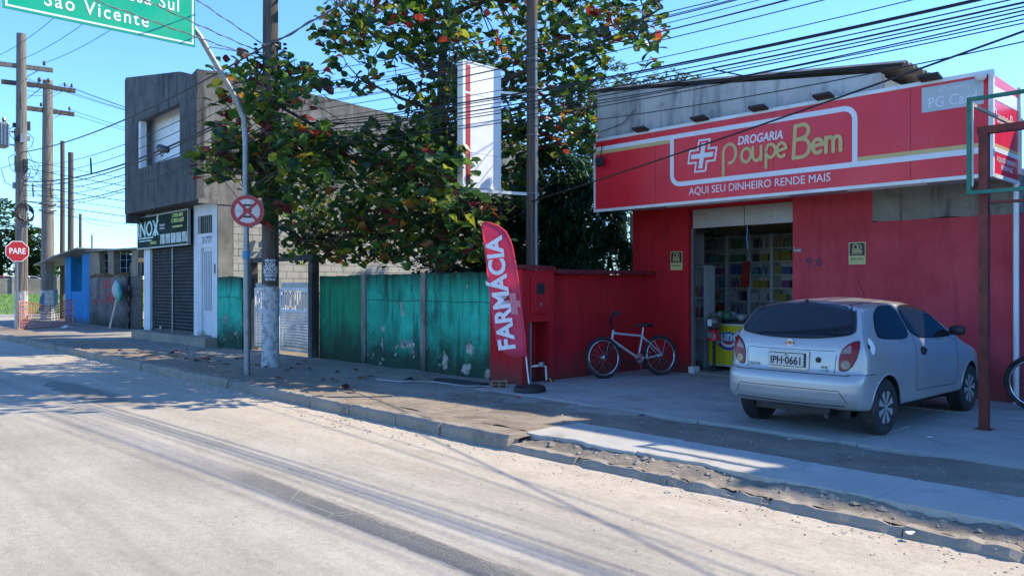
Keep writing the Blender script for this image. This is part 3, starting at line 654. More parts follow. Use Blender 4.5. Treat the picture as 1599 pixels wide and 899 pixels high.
lettering('Jundiá', .25, M['signwhite'], ((-7.86, 12.972, .79), RX, UPV), fp, depth=.001, bold=.006)
lettering('Sabor\npara você', .075, M['black'], ((-7.72, 12.982, .46), (1,0,.1), UPV), fp, depth=.001, shear=.25)
# goods heaped on the freezer
RB = random.Random(5)
for k in range(16):
    x = -8.3+RB.random()*1.5; y = 13.12+RB.random()*.45; mi = RB.choice((0,0,3,7,4,6)); sz = RB.uniform(.06,.11)
    b = MB(); pts = []
    for i in range(5):
        for j in range(8):
            a = 2*PI*j/8; rr = sz*(.7,1,1.05,.8,.3)[i]*RB.uniform(.85,1.15); pts.append((x+rr*math.cos(a), y+rr*math.sin(a)*.8, 1.071+sz*1.7*(0,.25,.55,.85,1)[i]))
    b.add(pts, [(i*8+j, i*8+(j+1) % 8, (i+1)*8+(j+1) % 8, (i+1)*8+j) for i in range(4) for j in range(8)] + [tuple(range(7,-1,-1)), tuple(range(32,40))])
    tag(b.build('snack_bag', PM[mi], smooth='all'), 'small %s snack packet heaped on the yellow freezer' % PN[mi], 'snack', 'packets on the freezer lid')
# gumball machine
gm = thing('gumball_machine', 'red gumball machine with clear globe on a black pole stand', 'vending machine', (-8.08, 12.72, .145))
gx, gy = -8.08, 12.72
b = MB(); b.lathe([(.16,.145),(.16,.165),(.03,.18),(.03,.72),(.0,.72)], (gx,gy,0), 'z', 16); b.build('stand', M['black'], gm, smooth=40)
b = MB(); b.lathe([(.14,.72),(.13,.74),(.10,.90),(.11,.92),(.0,.92)], (gx,gy,0), 'z', 16); b.build('body', simple('machine_red', (.5,.02,.025), .3, coat=.5), gm, smooth=40)
b = MB(); b.lathe([(.07,.92),(.13,.98),(.145,1.05),(.13,1.13),(.07,1.185),(.0,1.19)], (gx,gy,0), 'z', 16); b.build('globe', m_glass('globe_glass', (.10,.09,.075), .08), gm, smooth='all')
b = MB(); b.lathe([(.075,1.185),(.08,1.21),(.03,1.235),(.0,1.24)], (gx,gy,0), 'z', 14); b.build('lid', M['galv'], gm, smooth=40)
b = MB(); b.box(gx-.04, gx+.04, gy-.155, gy-.14, .99, 1.11); b.build('price_card', M['white'], gm)
b = MB(); b.box(gx-.045, gx+.045, gy-.15, gy-.11, .77, .87); b.build('coin_plate', M['galv'], gm)

# ================================================================ neighbour beyond the pharmacy
nb = thing('neighbour_building', 'blue walled building at the very edge beyond the white downpipe', 'building', (-1.5, 12.4, .13))
b = MB(); b.box(-3.05, -1.5, 12.45, 12.65, .1, 4.15); b.build('low_wall', M['blue'], nb)  # wall height raised to keep the sun off the car door
b = MB(); b.box(-2.95, -1.5, 12.4, 12.74, 6.05, 6.5); b.build('sun_blocking_beam', M['blue'], nb)  # unseen beam added to cut the sun reaching the car and forecourt
b = MB(); b.box(-1.5, .2, 12.4, 12.75, .1, 6.5); b.box(.2, 6, 12.4, 12.75, .1, 7.1); b.box(-1.45, 6, 12.75, 16, .1, 3.0); b.build('wall', M['blue'], nb)
b = MB(); b.box(-1.2, 1.0, 12.36, 12.399, .14, 2.5); b.build('door', M['shutter'], nb)

# ================================================================ red pier, meter and perpendicular wall
pr = thing('red_wall', 'deep red wall with tile coping and meter pier running back to the pharmacy', 'wall', (-9.2, 10.3, .13))
b = MB(); b.box(-9.82, -9.05, 8.75, 8.905, .08, 1.98); b.box(-9.82, -9.35, 8.906, 9.48, .08, 1.98); b.box(-9.345, -9.05, 8.906, 9.479, 1.14, 1.978); b.box(-9.345, -9.05, 9.37, 9.478, .08, 1.139); b.build('pier', M['redd'], pr)
b = MB(); b.box(-9.42, -9.2, 9.481, 12.198, .08, 1.92); b.build('wall', M['redd'], pr)
mbx = MB(); mbx.box(-9.049, -9.02, 8.93, 9.33, 1.27, 1.86); mo = mbx.build('meter_box', M['redd'], pr, bevel=.006)
b = MB(); b.box(-9.019, -9.012, 8.965, 9.295, 1.30, 1.83); dd = b.build('meter_door', M['redd'], mo)
b = MB()
for k in range(6): b.box(-9.011, -9.006, 9.05, 9.21, 1.60+.028*k, 1.612+.028*k)
b.box(-9.011,-9.007,9.04,9.22,1.585,1.76) ; b.build('vent', M['dark'], mo)
b = MB(); b.box(-9.013, -9.0, 9.10, 9.16, 1.40, 1.44); b.build('lock', M['galv'], mo)
RT = random.Random(3)
tm = {}
y = 8.72; k = 0
while y < 12.15:
    b = MB(); L = .20; n = 7; pts = []
    for i in range(2):
        for j in range(n):
            a = PI*j/(n-1); pts.append((-9.0-.44*i+RT.uniform(-.01,.01), y+.095*math.cos(a)+.1, (1.925 if y > 9.45 else 1.985)+.055*math.sin(a)+.03*i+RT.uniform(-.004,.004)))
    b.add(pts, [(j, j+1, n+j+1, n+j)[::-1] for j in range(n-1)] + [tuple(range(n)), tuple(range(2*n-1, n-1, -1)), (0, n, 2*n-1, n-1)])
    b.build('coping_tile', M['tile'], pr, smooth=50); y += .197
wp = thing('water_tap', 'grey standpipe with a small brass meter and tap in the pier niche', 'tap', (-9.0, 9.1, .13))
b = MB(); b.tube([(-9.1, 8.98, .1), (-9.1, 8.98, 1.13)], .022, 8); b.build('pipe', M['galv'], wp, smooth=40)
b = MB(); b.tube([(-9.1, 8.98, .42), (-8.98, 9.06, .44), (-8.95, 9.18, .42), (-8.95, 9.2, .2)], .016, 8); b.build('branch_pipe', M['white'], wp, smooth=40)
b = MB(); b.lathe([(.0,-.03),(.05,-.03),(.055,.02),(.045,.035),(.0,.036)], (-8.97, 9.1, .46), 'z', 12); b.build('water_meter', M['galv'], wp, smooth=40)
b = MB(); b.tube([(-8.95,9.2,.22),(-8.88,9.22,.22),(-8.87,9.22,.17)], .013, 6); b.build('tap', simple('brass', (.5,.36,.12), .35, .8), wp)

# ================================================================ green wall, posts and white gate
gw = thing('green_wall', 'flaking turquoise green boundary wall of three panels between weathered concrete posts', 'wall', (-12.9, 8.95, .13))
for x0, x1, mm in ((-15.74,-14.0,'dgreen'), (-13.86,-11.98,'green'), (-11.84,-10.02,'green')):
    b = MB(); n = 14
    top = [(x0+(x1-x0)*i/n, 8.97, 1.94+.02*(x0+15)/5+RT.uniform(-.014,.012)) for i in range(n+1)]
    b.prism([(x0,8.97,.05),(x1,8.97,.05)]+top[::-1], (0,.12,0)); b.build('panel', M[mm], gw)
M['wpost'] = m_plaster('weathered_post', (.20,.18,.165), (.32,.295,.27), (.05,.05,.045), .8, (.05,.055,.045), (.2,.8), bump=.5)
for x in (-13.93, -11.91, -9.93):
    b = MB(); b.box(x-.075, x+.075, 8.93, 9.10, .05, 1.96); b.build('post', M['wpost'], gw, bevel=.012)
gs = thing('green_wall', 'short turquoise wall stub between the stainless shop and the white gate', 'wall', (-19.6, 8.6, .13))
b = MB(); b.prism([(-20.36,8.62,.05),(-19.0,8.66,.05),(-19.0,8.66,1.93),(-19.6,8.65,1.97),(-20.36,8.62,1.95)], (0,.12,0)); b.build('panel', M['green'], gs)
M['oldpost'] = m_plaster('dark_flaking_post', (.035,.033,.034), (.06,.057,.058), (.30,.29,.28), .45, None, bump=.5)
gt = thing('gateway', 'dark flaking gate posts with a beam across the top', 'gateway', (-17.4, 8.85, .13))
for x in (-18.86, -15.86): b = MB(); b.box(x-.09, x+.09, 8.80, 8.98, .05, 2.30); b.build('post', M['oldpost'], gt, bevel=.01)
b = MB(); b.box(-18.95, -15.77, 8.82, 8.96, 2.301, 2.42); b.build('beam', M['oldpost'], gt, bevel=.01)
def gate_leaf(x0, x1, lab):
    l = thing('gate_leaf', lab, 'gate', ((x0+x1)/2, 8.86, .13), 0, 'leaves of the white gate'); y0, y1 = 8.85, 8.89
    f = MB(); f.box(x0, x0+.05, y0, y1, .22, 1.68); f.box(x1-.05, x1, y0, y1, .22, 1.68)
    for z in (.22, 1.13, 1.63): f.box(x0+.05, x1-.05, y0+.002, y1-.002, z, z+.05)
    f.build('frame', M['whitep'], l)
    b = MB(); n = 11
    for i in range(n): x = x0+.05+(x1-x0-.1)*(i+.5)/n; b.box(x-.018, x+.018, y0+.01, y0+.03, 1.18, 1.63)
    b.build('bars', M['whitep'], l)
    b = MB(); n = 13
    for i in range(n):
        z = .28+.85*i/n; b.obox(((x0+x1)/2, y0+.02, z+.03), ((x1-x0)/2-.05,0,0), (0,.018,-.022), (0,.003,.003))
    b.build('louvres', M['whitep'], l)
    b = MB(); b.box(x0+.05, x1-.05, y0+.005, y1-.008, 1.68, 1.80); b.build('crest', M['galv'], l)
gate_leaf(-18.70, -17.42, 'white louvred gate leaf mostly hidden behind the painted pole')
gate_leaf(-17.36, -16.0, 'white louvred gate leaf in full view beside the dark post')

# ================================================================ STAINLESS-STEEL SHOP (two storeys, overhang)
ib = thing('inox_building', 'two storey mouldy grey building with overhanging upper floor and roller shutters', 'shop building', (-23.2, 8.65, .13))
IX0, IX1 = -26.0, -20.4
def prof(x): return 8.14 + (7.28-8.14)*max(0, min(1, (x-IX0)/(IX1-IX0)))**1.0
w = MB(); ox0, ox1, oz0, oz1 = -24.87, -21.56, 5.20, 6.61
F8 = 8.10
w.prism([(IX0,F8,3.94),(ox0,F8,3.94),(ox0,F8,prof(ox0)),(IX0+.12,F8,prof(IX0+.12)),(IX0,F8,8.06)], (0,.18,0))
w.prism([(ox1,F8,3.94),(IX1,F8,3.94),(IX1,F8,7.30),(IX1-.35,F8,7.22),(ox1,F8,prof(ox1))], (0,.18,0))
w.prism([(ox0,F8,3.94),(ox1,F8,3.94),(ox1,F8,oz0),(ox0,F8,oz0)], (0,.18,0))
w.prism([(ox0,F8,oz1),(ox1,F8,oz1),(ox1,F8,prof(ox1)),(ox0,F8,prof(ox0))], (0,.18,0))
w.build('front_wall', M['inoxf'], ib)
w = MB(); w.box(IX0, IX0+.16, F8+.181, 12, 3.66, 8.0); w.box(IX0+.002,IX0+.158,F8+.02,F8+.181,3.66,3.939); w.build('end_beam', M['inoxf'], ib)
w = MB(); w.box(IX0+.16, IX1-.16, F8+.182, 8.66, 3.94, 4.05); w.build('soffit', M['inoxf'], ib)
# loggia behind the opening
w = MB(); w.box(ox0-.4, ox1+.4, 8.55, 8.65, 4.9, 6.9); w.box(ox0-.5, ox0-.4, F8+.182, 8.55, 4.9, 6.9); w.box(ox1+.4, ox1+.5, F8+.182, 8.55, 4.9, 6.9); w.box(ox0-.4, ox1+.4, F8+.182, 8.55, 4.85, 4.9); w.box(ox0-.4, ox1+.4, F8+.182, 8.55, 6.9, 6.95); w.build('loggia', M['white'], ib)
w = MB(); w.box(ox0+.001, ox0+.22, F8+.03, F8+.19, oz0, oz1-.001); w.box(ox0+.22, ox1, F8+.03, F8+.185, oz0, oz0+.02); w.build('reveal', M['whitep'], ib)
w = MB(); w.tube([(-22.0,8.7,6.9),(-22.0,8.7,6.45)], .01, 5); w.lathe([(.0,6.36),(.04,6.38),(.045,6.43),(.02,6.46),(0,6.47)], (-22.0,8.7,0), 'z', 8); w.build('pendant_bulb', M['black'], ib)
# side wall facing along the street
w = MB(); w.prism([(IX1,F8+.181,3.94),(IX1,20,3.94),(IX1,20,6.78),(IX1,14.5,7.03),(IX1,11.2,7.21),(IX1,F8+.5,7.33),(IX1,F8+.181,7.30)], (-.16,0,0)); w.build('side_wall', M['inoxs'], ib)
w = MB(); w.prism([(IX1,8.64,.1),(IX1,20,.1),(IX1,20,3.939),(IX1,8.64,3.939)], (-.18,0,0)); lw = w.build('lower_wall', M['mortar'], ib)
w = MB(); w.box(IX1, IX1+.05, 8.13, 12.5, 3.86, 3.98); w.build('ledge', M['inoxs'], ib)
w = MB(); w.box(IX1, IX1+.03, 8.645, 9.06, 1.2, 3.86); w.build('render_patch', M['inoxs'], ib)
bm_ = MB().box(0, .022, -.193, .193, 0, .183).mesh('block', M['block'])
row = 0; z = 1.55
while z < 3.75:
    y = 9.2 - (.2 if row % 2 else 0)
    while y < 15.2:
        o_ = bpy.data.objects.new('block', bm_); COL.objects.link(o_); o_.parent = lw
        o_.location = (IX1+.001+RT.uniform(0,.006), y, z); o_.rotation_euler.x = RT.uniform(-.008,.008)
        y += .398
    z += .195; row += 1
w = MB(); w.box(IX1, IX1+.05, 8.56, 9.02, 5.26, 6.0); wi = w.build('window', simple('brown_shutter', (.07,.022,.02), .6), ib)
w = MB(); w.box(IX1+.051, IX1+.07, 8.53, 9.05, 5.24, 5.28); w.box(IX1+.051, IX1+.07, 8.53, 9.05, 5.98, 6.03); w.build('frame', M['dark'], wi)
w = MB()
for k in range(5): w.torus((IX1+.12, 8.95+.02*k, 5.55+.05*k), (1,.1*k,.2), .16-.01*k, .012, 14, 5)
w.build('cable_coil', M['cable'], wi)
# ground floor
GY = 8.65
w = MB(); w.box(-26.05, -20.4, 8.30, GY+.3, .05, .37); w.build('step', M['kerb'], ib, bevel=.02)
for bx_ in ((-25.95, -25.42, GY, GY+.25, .371, 3.935), (-22.0, -21.74, GY, GY+.25, .371, 3.935), (-20.72, -20.401, GY-.02, GY+.25, .371, 3.935)): MB().box(*bx_).build('pilaster', M['whitep'], ib)
for bx_ in ((-21.74, -20.72, GY+.005, GY+.25, 2.75, 3.14), (-21.74,-20.72,GY+.005,GY+.25,3.62,3.935), (-21.74,-21.5,GY+.005,GY+.25,.371,2.75)): MB().box(*bx_).build('white_wall', M['whitep'], ib)
w = MB(); w.box(-25.42, -22.0, GY+.002, GY+.3, 2.86, 3.935); w.build('lintel', M['inoxf'], ib)
lettering('31777', .26, simple('number_dark', (.03,.03,.05), .5), ((-21.12, GY+.002, 2.95), RX, UPV), ib, 'house_number', depth=.002, bold=.004)
for x0, x1 in ((-25.42, -23.74), (-23.68, -22.0)):
    w = MB(); n = 25; pts = []; z0 = .38; z1 = 2.859
    for i in range(n):
        for q, yy in ((0, .10), (.12, .075), (.5, .062), (.88, .075), (1, .10)):
            z = z0+(z1-z0)*(i+q*.98)/n; pts += [(x0, GY+yy, z), (x1, GY+yy, z)]
    k = len(pts)//2; w.add(pts, [(2*i, 2*i+1, 2*i+3, 2*i+2) for i in range(k-1)]); sh = w.build('shutter', M['shutter'], ib, smooth=30)
    w = MB(); w.box(x0, x1, GY+.06, GY+.11, .372, .43); w.build('bottom_rail', M['black'], sh)
w = MB(); w.box(-23.74, -23.68, GY+.04, GY+.12, .372, 2.859); w.build('shutter_post', M['galv'], ib)
w = MB(); w.box(-24.7, -24.55, GY+.03, GY+.065, .44, .53); w.build('lock', M['galv'], ib)
# white door with bars and transom
d_ = MB(); d_.box(-21.5, -21.43, GY+.06, GY+.12, .372, 2.75); d_.box(-20.79, -20.72, GY+.06, GY+.12, .372, 2.75); d_.box(-21.43, -20.79, GY+.06, GY+.12, 2.66, 2.75); d_.box(-21.43, -20.79, GY+.065, GY+.11, .40, .98); d_.box(-21.43,-20.79,GY+.06,GY+.12,.98,1.06)
do = d_.build('door', M['whitep'], ib)
w = MB()
for k in range(6): x = -21.37+.104*k; w.box(x-.022, x+.022, GY+.075, GY+.10, 1.06, 2.66)
w.build('bars', M['whitep'], do)
w = MB(); w.box(-21.43, -20.79, GY+.125, GY+.13, 1.06, 2.66); w.build('pane', m_glass('pale_pane', (.04,.045,.055), .25), do)
w = MB(); w.box(-21.74, -20.72, GY+.12, GY+.14, 3.14, 3.62); tr = w.build('transom', M['dark'], ib)
w = MB()
for k in range(8): x = -21.68+.128*k; w.box(x-.012, x+.012, GY+.07, GY+.09, 3.14, 3.62)
w.build('bars', M['galv'], tr)
w = MB(); w.box(-20.58, -20.5, GY-.03, GY-.021, 2.05, 2.3); w.build('intercom', M['black'], ib)
# shop sign
sg = thing('shop_sign', 'dark green framed shop sign reading INOX above the roller shutters', 'sign', (-24.05, GY-.12, 2.9))
b = MB(); b.box(-26.05, -22.05, GY-.14, GY-.09, 2.90, 3.82); p = b.build('board', simple('sign_dark_green', (.008,.026,.022), .75, spec=.15, var=.2, scale=1.5), sg)
b = MB()
for x0,x1,z0,z1 in ((-26.09,-22.01,2.86,2.90),(-26.09,-22.01,3.82,3.86),(-26.09,-26.05,2.90,3.82),(-22.05,-22.01,2.90,3.82)): b.box(x0,x1,GY-.155,GY-.08,z0,z1)
b.build('frame', M['galv'], sg)
M['mint'] = simple('mint_print', (.42,.66,.62), .4, var=.25, scale=4); M['lime'] = simple('lime_print', (.52,.58,.06), .4)
yb = GY-.142
lettering('INOX', .64, M['mint'], ((-25.18, yb, 3.44), RX, UPV), p, depth=.002, bold=.012, squeeze=1.08)
b = MB(); b.prism([(-24.62,yb-.004,3.22),(-24.50,yb-.004,3.22),(-24.28,yb-.004,3.84),(-24.40,yb-.004,3.84)], (0,.003,0)); b.prism([(-26.0,yb-.003,3.17),(-24.75,yb-.003,3.17),(-24.7,yb-.003,3.21),(-26.0,yb-.003,3.21)], (0,.002,0)); b.prism([(-25.95,yb-.003,3.09),(-24.9,yb-.003,3.09),(-24.85,yb-.003,3.12),(-25.95,yb-.003,3.12)], (0,.002,0)); b.build('flourish', M['mint'], p)
for t_, z, mm, s_ in (('13 98101-8070', 3.73, 'lime', .15), ('13 98101-8670', 3.58, 'lime', .17), ('www.inoxsolda.com.br', 3.42, 'lime', .09)):
    lettering(t_, s_, M[mm], ((-22.82, yb, z), RX, UPV), p, depth=.002, bold=.003, squeeze=.9)
lettering('Fabricação\ne Reforma', .10, M['signwhite'], ((-24.0, yb, 3.47), RX, UPV), p, depth=.002)
lettering('EM INOX', .12, M['lime'], ((-24.72, yb, 3.02), RX, UPV), p, depth=.002, bold=.003)
b = MB()
for k in range(5):
    x = -24.15+.42*k; b.box(x, x+.36, yb-.002, yb, 2.96, 3.24)
b.build('photo_prints', simple('print_pale', (.42,.48,.46), .5, var=.6, scale=9), p)

# ================================================================ low block house with graffiti and blue kiosk
LY = 9.9
lb = thing('block_house', 'low dark block house with open upper bays and red graffiti', 'house', (-33, LY, .13))
w = MB(); w.box(-36.2, -31.3, LY, LY+.2, .05, 2.12); bw = w.build('wall', M['oldblk'], lb)
bm2 = MB().box(-.19, .19, -.018, 0, 0, .18).mesh('block', M['oldblk']); z = .2; row = 0
while z < 1.95:
    x = -35.98 + (.2 if row % 2 else 0)
    while x < -31.4:
        o_ = bpy.data.objects.new('block', bm2); COL.objects.link(o_); o_.parent = bw; o_.location = (x, LY-.001-RT.uniform(0,.008), z); x += .398
    z += .195; row += 1
M['rough'] = m_plaster('rough_render', (.17,.145,.115), (.27,.235,.19), (.06,.055,.05), .5, None, bump=.7)
for pts in ([(-36.2,2.121),(-34.75,2.121),(-34.8,2.7),(-34.9,3.1),(-36.2,3.16)], [(-33.75,2.121),(-33.05,2.121),(-33.05,3.12),(-33.75,3.14)], [(-31.0,2.1),(-30.3,2.1),(-30.25,3.05),(-31.0,3.08)]):
    w = MB(); w.prism([(x, LY-.01, z) for x, z in pts], (0,.22,0)); w.build('pillar', M['rough'], lb)
w = MB(); w.prism([(-36.3,LY-.15,3.16),(-30.1,LY-.15,3.06),(-30.1,LY-.15,3.12),(-36.3,LY-.15,3.22)], (0,3,0)); w.build('roof', M['fibre'], lb)
w = MB(); w.box(-36.2, -30.0, 12.6, 12.7, .1, 3.0); w.box(-30.05, -29.9, LY+.2, 12.6, .1, 3.0); w.build('back_wall', M['dark'], lb)
w = MB()
for z in (2.45, 2.75): w.tube([(-34.7, LY+.1, z), (-31, LY+.1, z-.03)], .012, 5)
for x in (-32.6,-31.9): w.tube([(x, LY+.1, 2.1), (x+.03, LY+.1, 3.05)], .012, 5)
w.build('rebar', M['galv'], lb)
RS = random.Random(8); w = MB()
for k in range(520):
    x = RS.uniform(-36.0,-31.3); a = RS.uniform(0, 6.3); l_ = RS.uniform(.05,.16); z = 2.12+RS.random()*.10
    w.add([(x, LY-.06+RS.random()*.2, z), (x+l_*math.cos(a), LY-.1+RS.random()*.2, z+l_*math.sin(a)*.5-.03), (x+l_*math.cos(a)+.015, LY-.1+RS.random()*.2, z+l_*math.sin(a)*.5)], [(0,1,2)])
tag(w.build('dry_leaves', simple('dry_leaf', (.33,.25,.14), .9, var=.4)), 'dry leaves and straw lying along the block wall top', 'leaves', kind='stuff')
M['graf'] = simple('red_spray', (.36,.03,.045), .8, var=.3, scale=6)
lettering('IGOR', .50, M['graf'], ((-33.9, LY-.024, 1.78), RX, UPV), lb, 'graffiti', depth=.001, bold=.02, squeeze=.85)
lettering('LOJINHA', .62, M['graf'], ((-34.3, LY-.024, 1.25), RX, UPV), lb, 'graffiti', depth=.001, bold=.03, squeeze=1.12)
w = MB(); w.box(-31.29, -30.0, LY+.02, LY+.06, .1, 2.6); gd = w.build('gate', simple('black_gate', (.022,.023,.027), .6, var=.4, scale=3), lb)
lettering('CALHAS\nFUNI\nRUFOS', .30, simple('faded_white', (.12,.12,.13), .8), ((-30.55, LY+.018, 1.5), RX, UPV), gd, 'gate_lettering', depth=.001)
w = MB(); w.box(-31.55, -31.3, LY-.05, LY+.1, .1, 2.1); w.build('gate_post', M['oldpost'], lb)
tk = thing('water_tank', 'pale blue stained rooftop tank wall above the block house', 'tank', (-30.5, 13, 3.2))
w = MB(); w.box(-33.8, -27.6, 11.4, 13.5, 3.12, 3.74); w.build('wall', M['bluew'], tk); w = MB(); w.box(-34.4, -33.9, 11.3, 11.6, 3.12, 3.95); w.build('pillar', M['bluew'], tk); w = MB(); w.box(-33.85,-27.55,11.36,13.54,3.741,3.80); w.build('rim', M['fibre'], tk)
kk = thing('blue_kiosk', 'bright blue roadside kiosk with dark doorway and thin awning', 'kiosk', (-38, LY, .13))
w = MB(); w.box(-39.9, -39.0, LY, LY+.15, .1, 3.05); w.box(-37.3, -36.25, LY, LY+.15, .1, 3.1); w.box(-39.0, -37.3, LY+.02, LY+.14, .1, 1.5); w.box(-36.4, -36.25, LY+.15, 12, .1, 3.1); w.box(-39.9,-39.75,LY+.15,12,.1,3.05); w.build('wall', M['blue'], kk)
w = MB(); w.box(-39.0, -37.3, LY+.5, LY+.55, 1.5, 3.0); w.build('opening', M['dark'], kk)
w = MB(); w.prism([(-43.3,LY-.5,2.72),(-40,LY-.5,3.02),(-36.2,LY-.5,3.28),(-36.2,LY-.5,3.33),(-40,LY-.5,3.08),(-43.3,LY-.5,2.78)], (0,2.6,0)); w.build('awning', M['fibre'], kk)
for k in range(4):
    w = MB(); w.box(-38.4, -38.0, LY+.3, LY+.33, 1.6+.28*k, 1.8+.28*k); w.build('snack_card', PM[(0,2,0,5)[k]], kk)
lp = MB().obox((-31.9, LY-.35, .78), (.10,0,0), (0,.017,.004), (.06,.13,.66)).build('plank', M['plank'], bevel=.004); tag(lp, 'pale wooden plank leaning against the dark block wall', 'plank')
def bag(name, c, rx, rz, m, lab):
    b = MB(); pts = []; R_ = random.Random(name+lab)
    for i in range(9):
        t_ = i/8; rr = math.sin(PI*min(1, t_*.92+.04))**.7*(1-.35*t_)
        for j in range(14):
            a = 2*PI*j/14; q = rr*(1+R_.uniform(-.1,.1)); pts.append((c[0]+rx*q*math.cos(a), c[1]+rx*.6*q*math.sin(a), c[2]+rz*(t_*2-1)))
    b.add(pts, [(i*14+j, i*14+(j+1) % 14, (i+1)*14+(j+1) % 14, (i+1)*14+j) for i in range(8) for j in range(14)] + [tuple(range(13,-1,-1)), tuple(112+j for j in range(14))])
    b.tube([(c[0], c[1], c[2]+rz*.95), (c[0]+.03, c[1]+.1, c[2]+rz*1.35)], .02, 6)
    return tag(b.build(name, m, smooth='all'), lab, 'bag')
bag('plastic_bag', (-31.9, LY-.25, 1.62), .30, .34, simple('grey_bag', (.42,.44,.46), .4), 'pale grey plastic bag hanging on the block wall')
bag('plastic_bag', (-31.45, LY-.3, 1.5), .25, .38, simple('teal_bag', (.07,.38,.36), .4), 'turquoise plastic bag hanging beside the black gate')

# ================================================================ CAR (silver two-door hatchback, nose to the wall)
def smooth_tab(pts, sig, n=800):
    xs = np.array([p[0] for p in pts]); ys = np.array([p[1] for p in pts])
    g_ = np.linspace(xs[0]-.3, xs[-1]+.3, n); v = np.interp(g_, xs, ys); d = g_[1]-g_[0]
    k = np.exp(-.5*((np.arange(-60, 61)*d)/sig)**2); k /= k.sum()
    v = np.convolve(np.pad(v, 60, mode='edge'), k, 'valid')
    return lambda q: np.interp(q, g_, v)
cT = smooth_tab([(-.3,1.30),(.0,1.345),(.4,1.395),(.8,1.43),(1.3,1.445),(1.8,1.42),(2.05,1.375),(2.3,1.27),(2.85,.99),(3.0,.965),(3.4,.885),(3.65,.80),(3.85,.68)], .05)
cR = smooth_tab([(.0,.34),(.24,.22),(.32,.06),(.39,.014),(.48,.0),(.58,.004),(.635,.02),(.665,.062),(.70,.074),(.8,.082),(.93,.10),(1.0,.125),(1.05,.16),(1.15,.245),(1.3,.375),(1.40,.46),(1.55,.62)], .012)
cF = smooth_tab([(.0,3.5),(.2,3.68),(.35,3.77),(.5,3.79),(.62,3.77),(.75,3.70),(.85,3.55),(1.0,3.2),(1.5,2.4)], .04)
cP = smooth_tab([(-.2,.74),(.0,.755),(.3,.795),(.7,.812),(1.6,.815),(2.8,.812),(3.2,.80),(3.5,.765),(3.8,.66)], .08)
cW = smooth_tab([(.1,.90),(.22,.95),(.35,.985),(.55,1.0),(.72,1.0),(.85,.988),(.96,.955),(1.02,.925),(1.2,.835),(1.36,.75),(1.5,.66)], .025)
cC = smooth_tab([(0,.07),(2.0,.07),(2.8,.05),(3.6,.08)], .1)
def carF(x, y, z, k=.016):
    ax = np.abs(x)
    side = ax - cP(y)*cW(z)
    top = z - cT(y) + cC(y)*(x/.6)**2
    rear = cR(z) + .045*(x/.75)**2 + .10*(ax/.80)**9 - y
    front = y - cF(z) + .14*(x/.7)**2 + .12*(ax/.75)**6
    bot = .285 - z
    m = np.maximum.reduce([side, top, rear*.95, front*.9, bot])
    return m + k*np.log(np.exp((side-m)/k)+np.exp((top-m)/k)+np.exp((rear*.95-m)/k)+np.exp((front*.9-m)/k)+np.exp((bot-m)/k))
def bis(f, a, b, n=40):
    a = a.copy(); b = b.copy()                     # f(a) inside, f(b) outside
    for _ in range(n):
        m = (a+b)/2; ins = f(m) < 0; a = np.where(ins, m, a); b = np.where(ins, b, m)
    return (a+b)/2
def car_shell(N=56):
    t = np.tan(np.linspace(-PI/4, PI/4, N+1)); A, B = np.meshgrid(t, t, indexing='ij'); one = np.ones_like(A)
    verts = []; faces = []; off = 0; C0 = np.array((0, 1.75, .72)); S = np.array((.8, 1.9, .6))
    for D in ((one,A,B),(-one,B,A),(B,one,A),(A,-one,B),(A,B,one),(B,A,-one)):
        d = np.stack(D, -1).reshape(-1, 3)*S; d /= np.linalg.norm(d, axis=1)[:, None]
        f = lambda q: carF(C0[0]+d[:,0]*q, C0[1]+d[:,1]*q, C0[2]+d[:,2]*q)
        r = bis(f, np.zeros(len(d)), np.full(len(d), 2.6)); verts.append(C0+d*r[:, None])
        for i in range(N):
            for j in range(N): faces.append((off+i*(N+1)+j, off+(i+1)*(N+1)+j, off+(i+1)*(N+1)+j+1, off+i*(N+1)+j+1))
        off += (N+1)**2
    import bmesh
    me = bpy.data.meshes.new('body'); me.from_pydata(np.concatenate(verts).tolist(), [], faces)
    bm = bmesh.new(); bm.from_mesh(me); bmesh.ops.remove_doubles(bm, verts=bm.verts, dist=1e-4); bmesh.ops.recalc_face_normals(bm, faces=bm.faces); bm.to_mesh(me); bm.free()
    return me
def ringpoly(P, n=64):
    P = [np.array(p, float) for p in P]; seg = [np.linalg.norm(P[(i+1) % len(P)]-P[i]) for i in range(len(P))]; tot = sum(seg); out = []
    for k in range(n):
        s = tot*k/n; i = 0
        while s > seg[i]: s -= seg[i]; i += 1
        out.append(P[i]+(P[(i+1) % len(P)]-P[i])*s/seg[i])
    return np.array(out)
def chaikin(P, it=2):
    P = [np.array(p, float) for p in P]
    for _ in range(it): P = [q for i in range(len(P)) for q in (P[i]*.82+P[(i+1) % len(P)]*.18, P[i]*.18+P[(i+1) % len(P)]*.82)]
    return P
def surf_side(y, z, sgn, off): x = bis(lambda q: carF(q, y, z), np.full_like(y, .15), np.full_like(y, 1.3)); return np.stack([sgn*(x+off), y, z], -1)
def surf_rear(x, z, off): y = bis(lambda q: carF(x, q, z), np.full_like(x, 1.75), np.full_like(x, -.5)); return np.stack([x, y-off, z], -1)
def surf_top(x, y, off): z = bis(lambda q: carF(x, y, q), np.full_like(x, .6), np.full_like(x, 1.8)); return np.stack([x, y, z+off], -1)
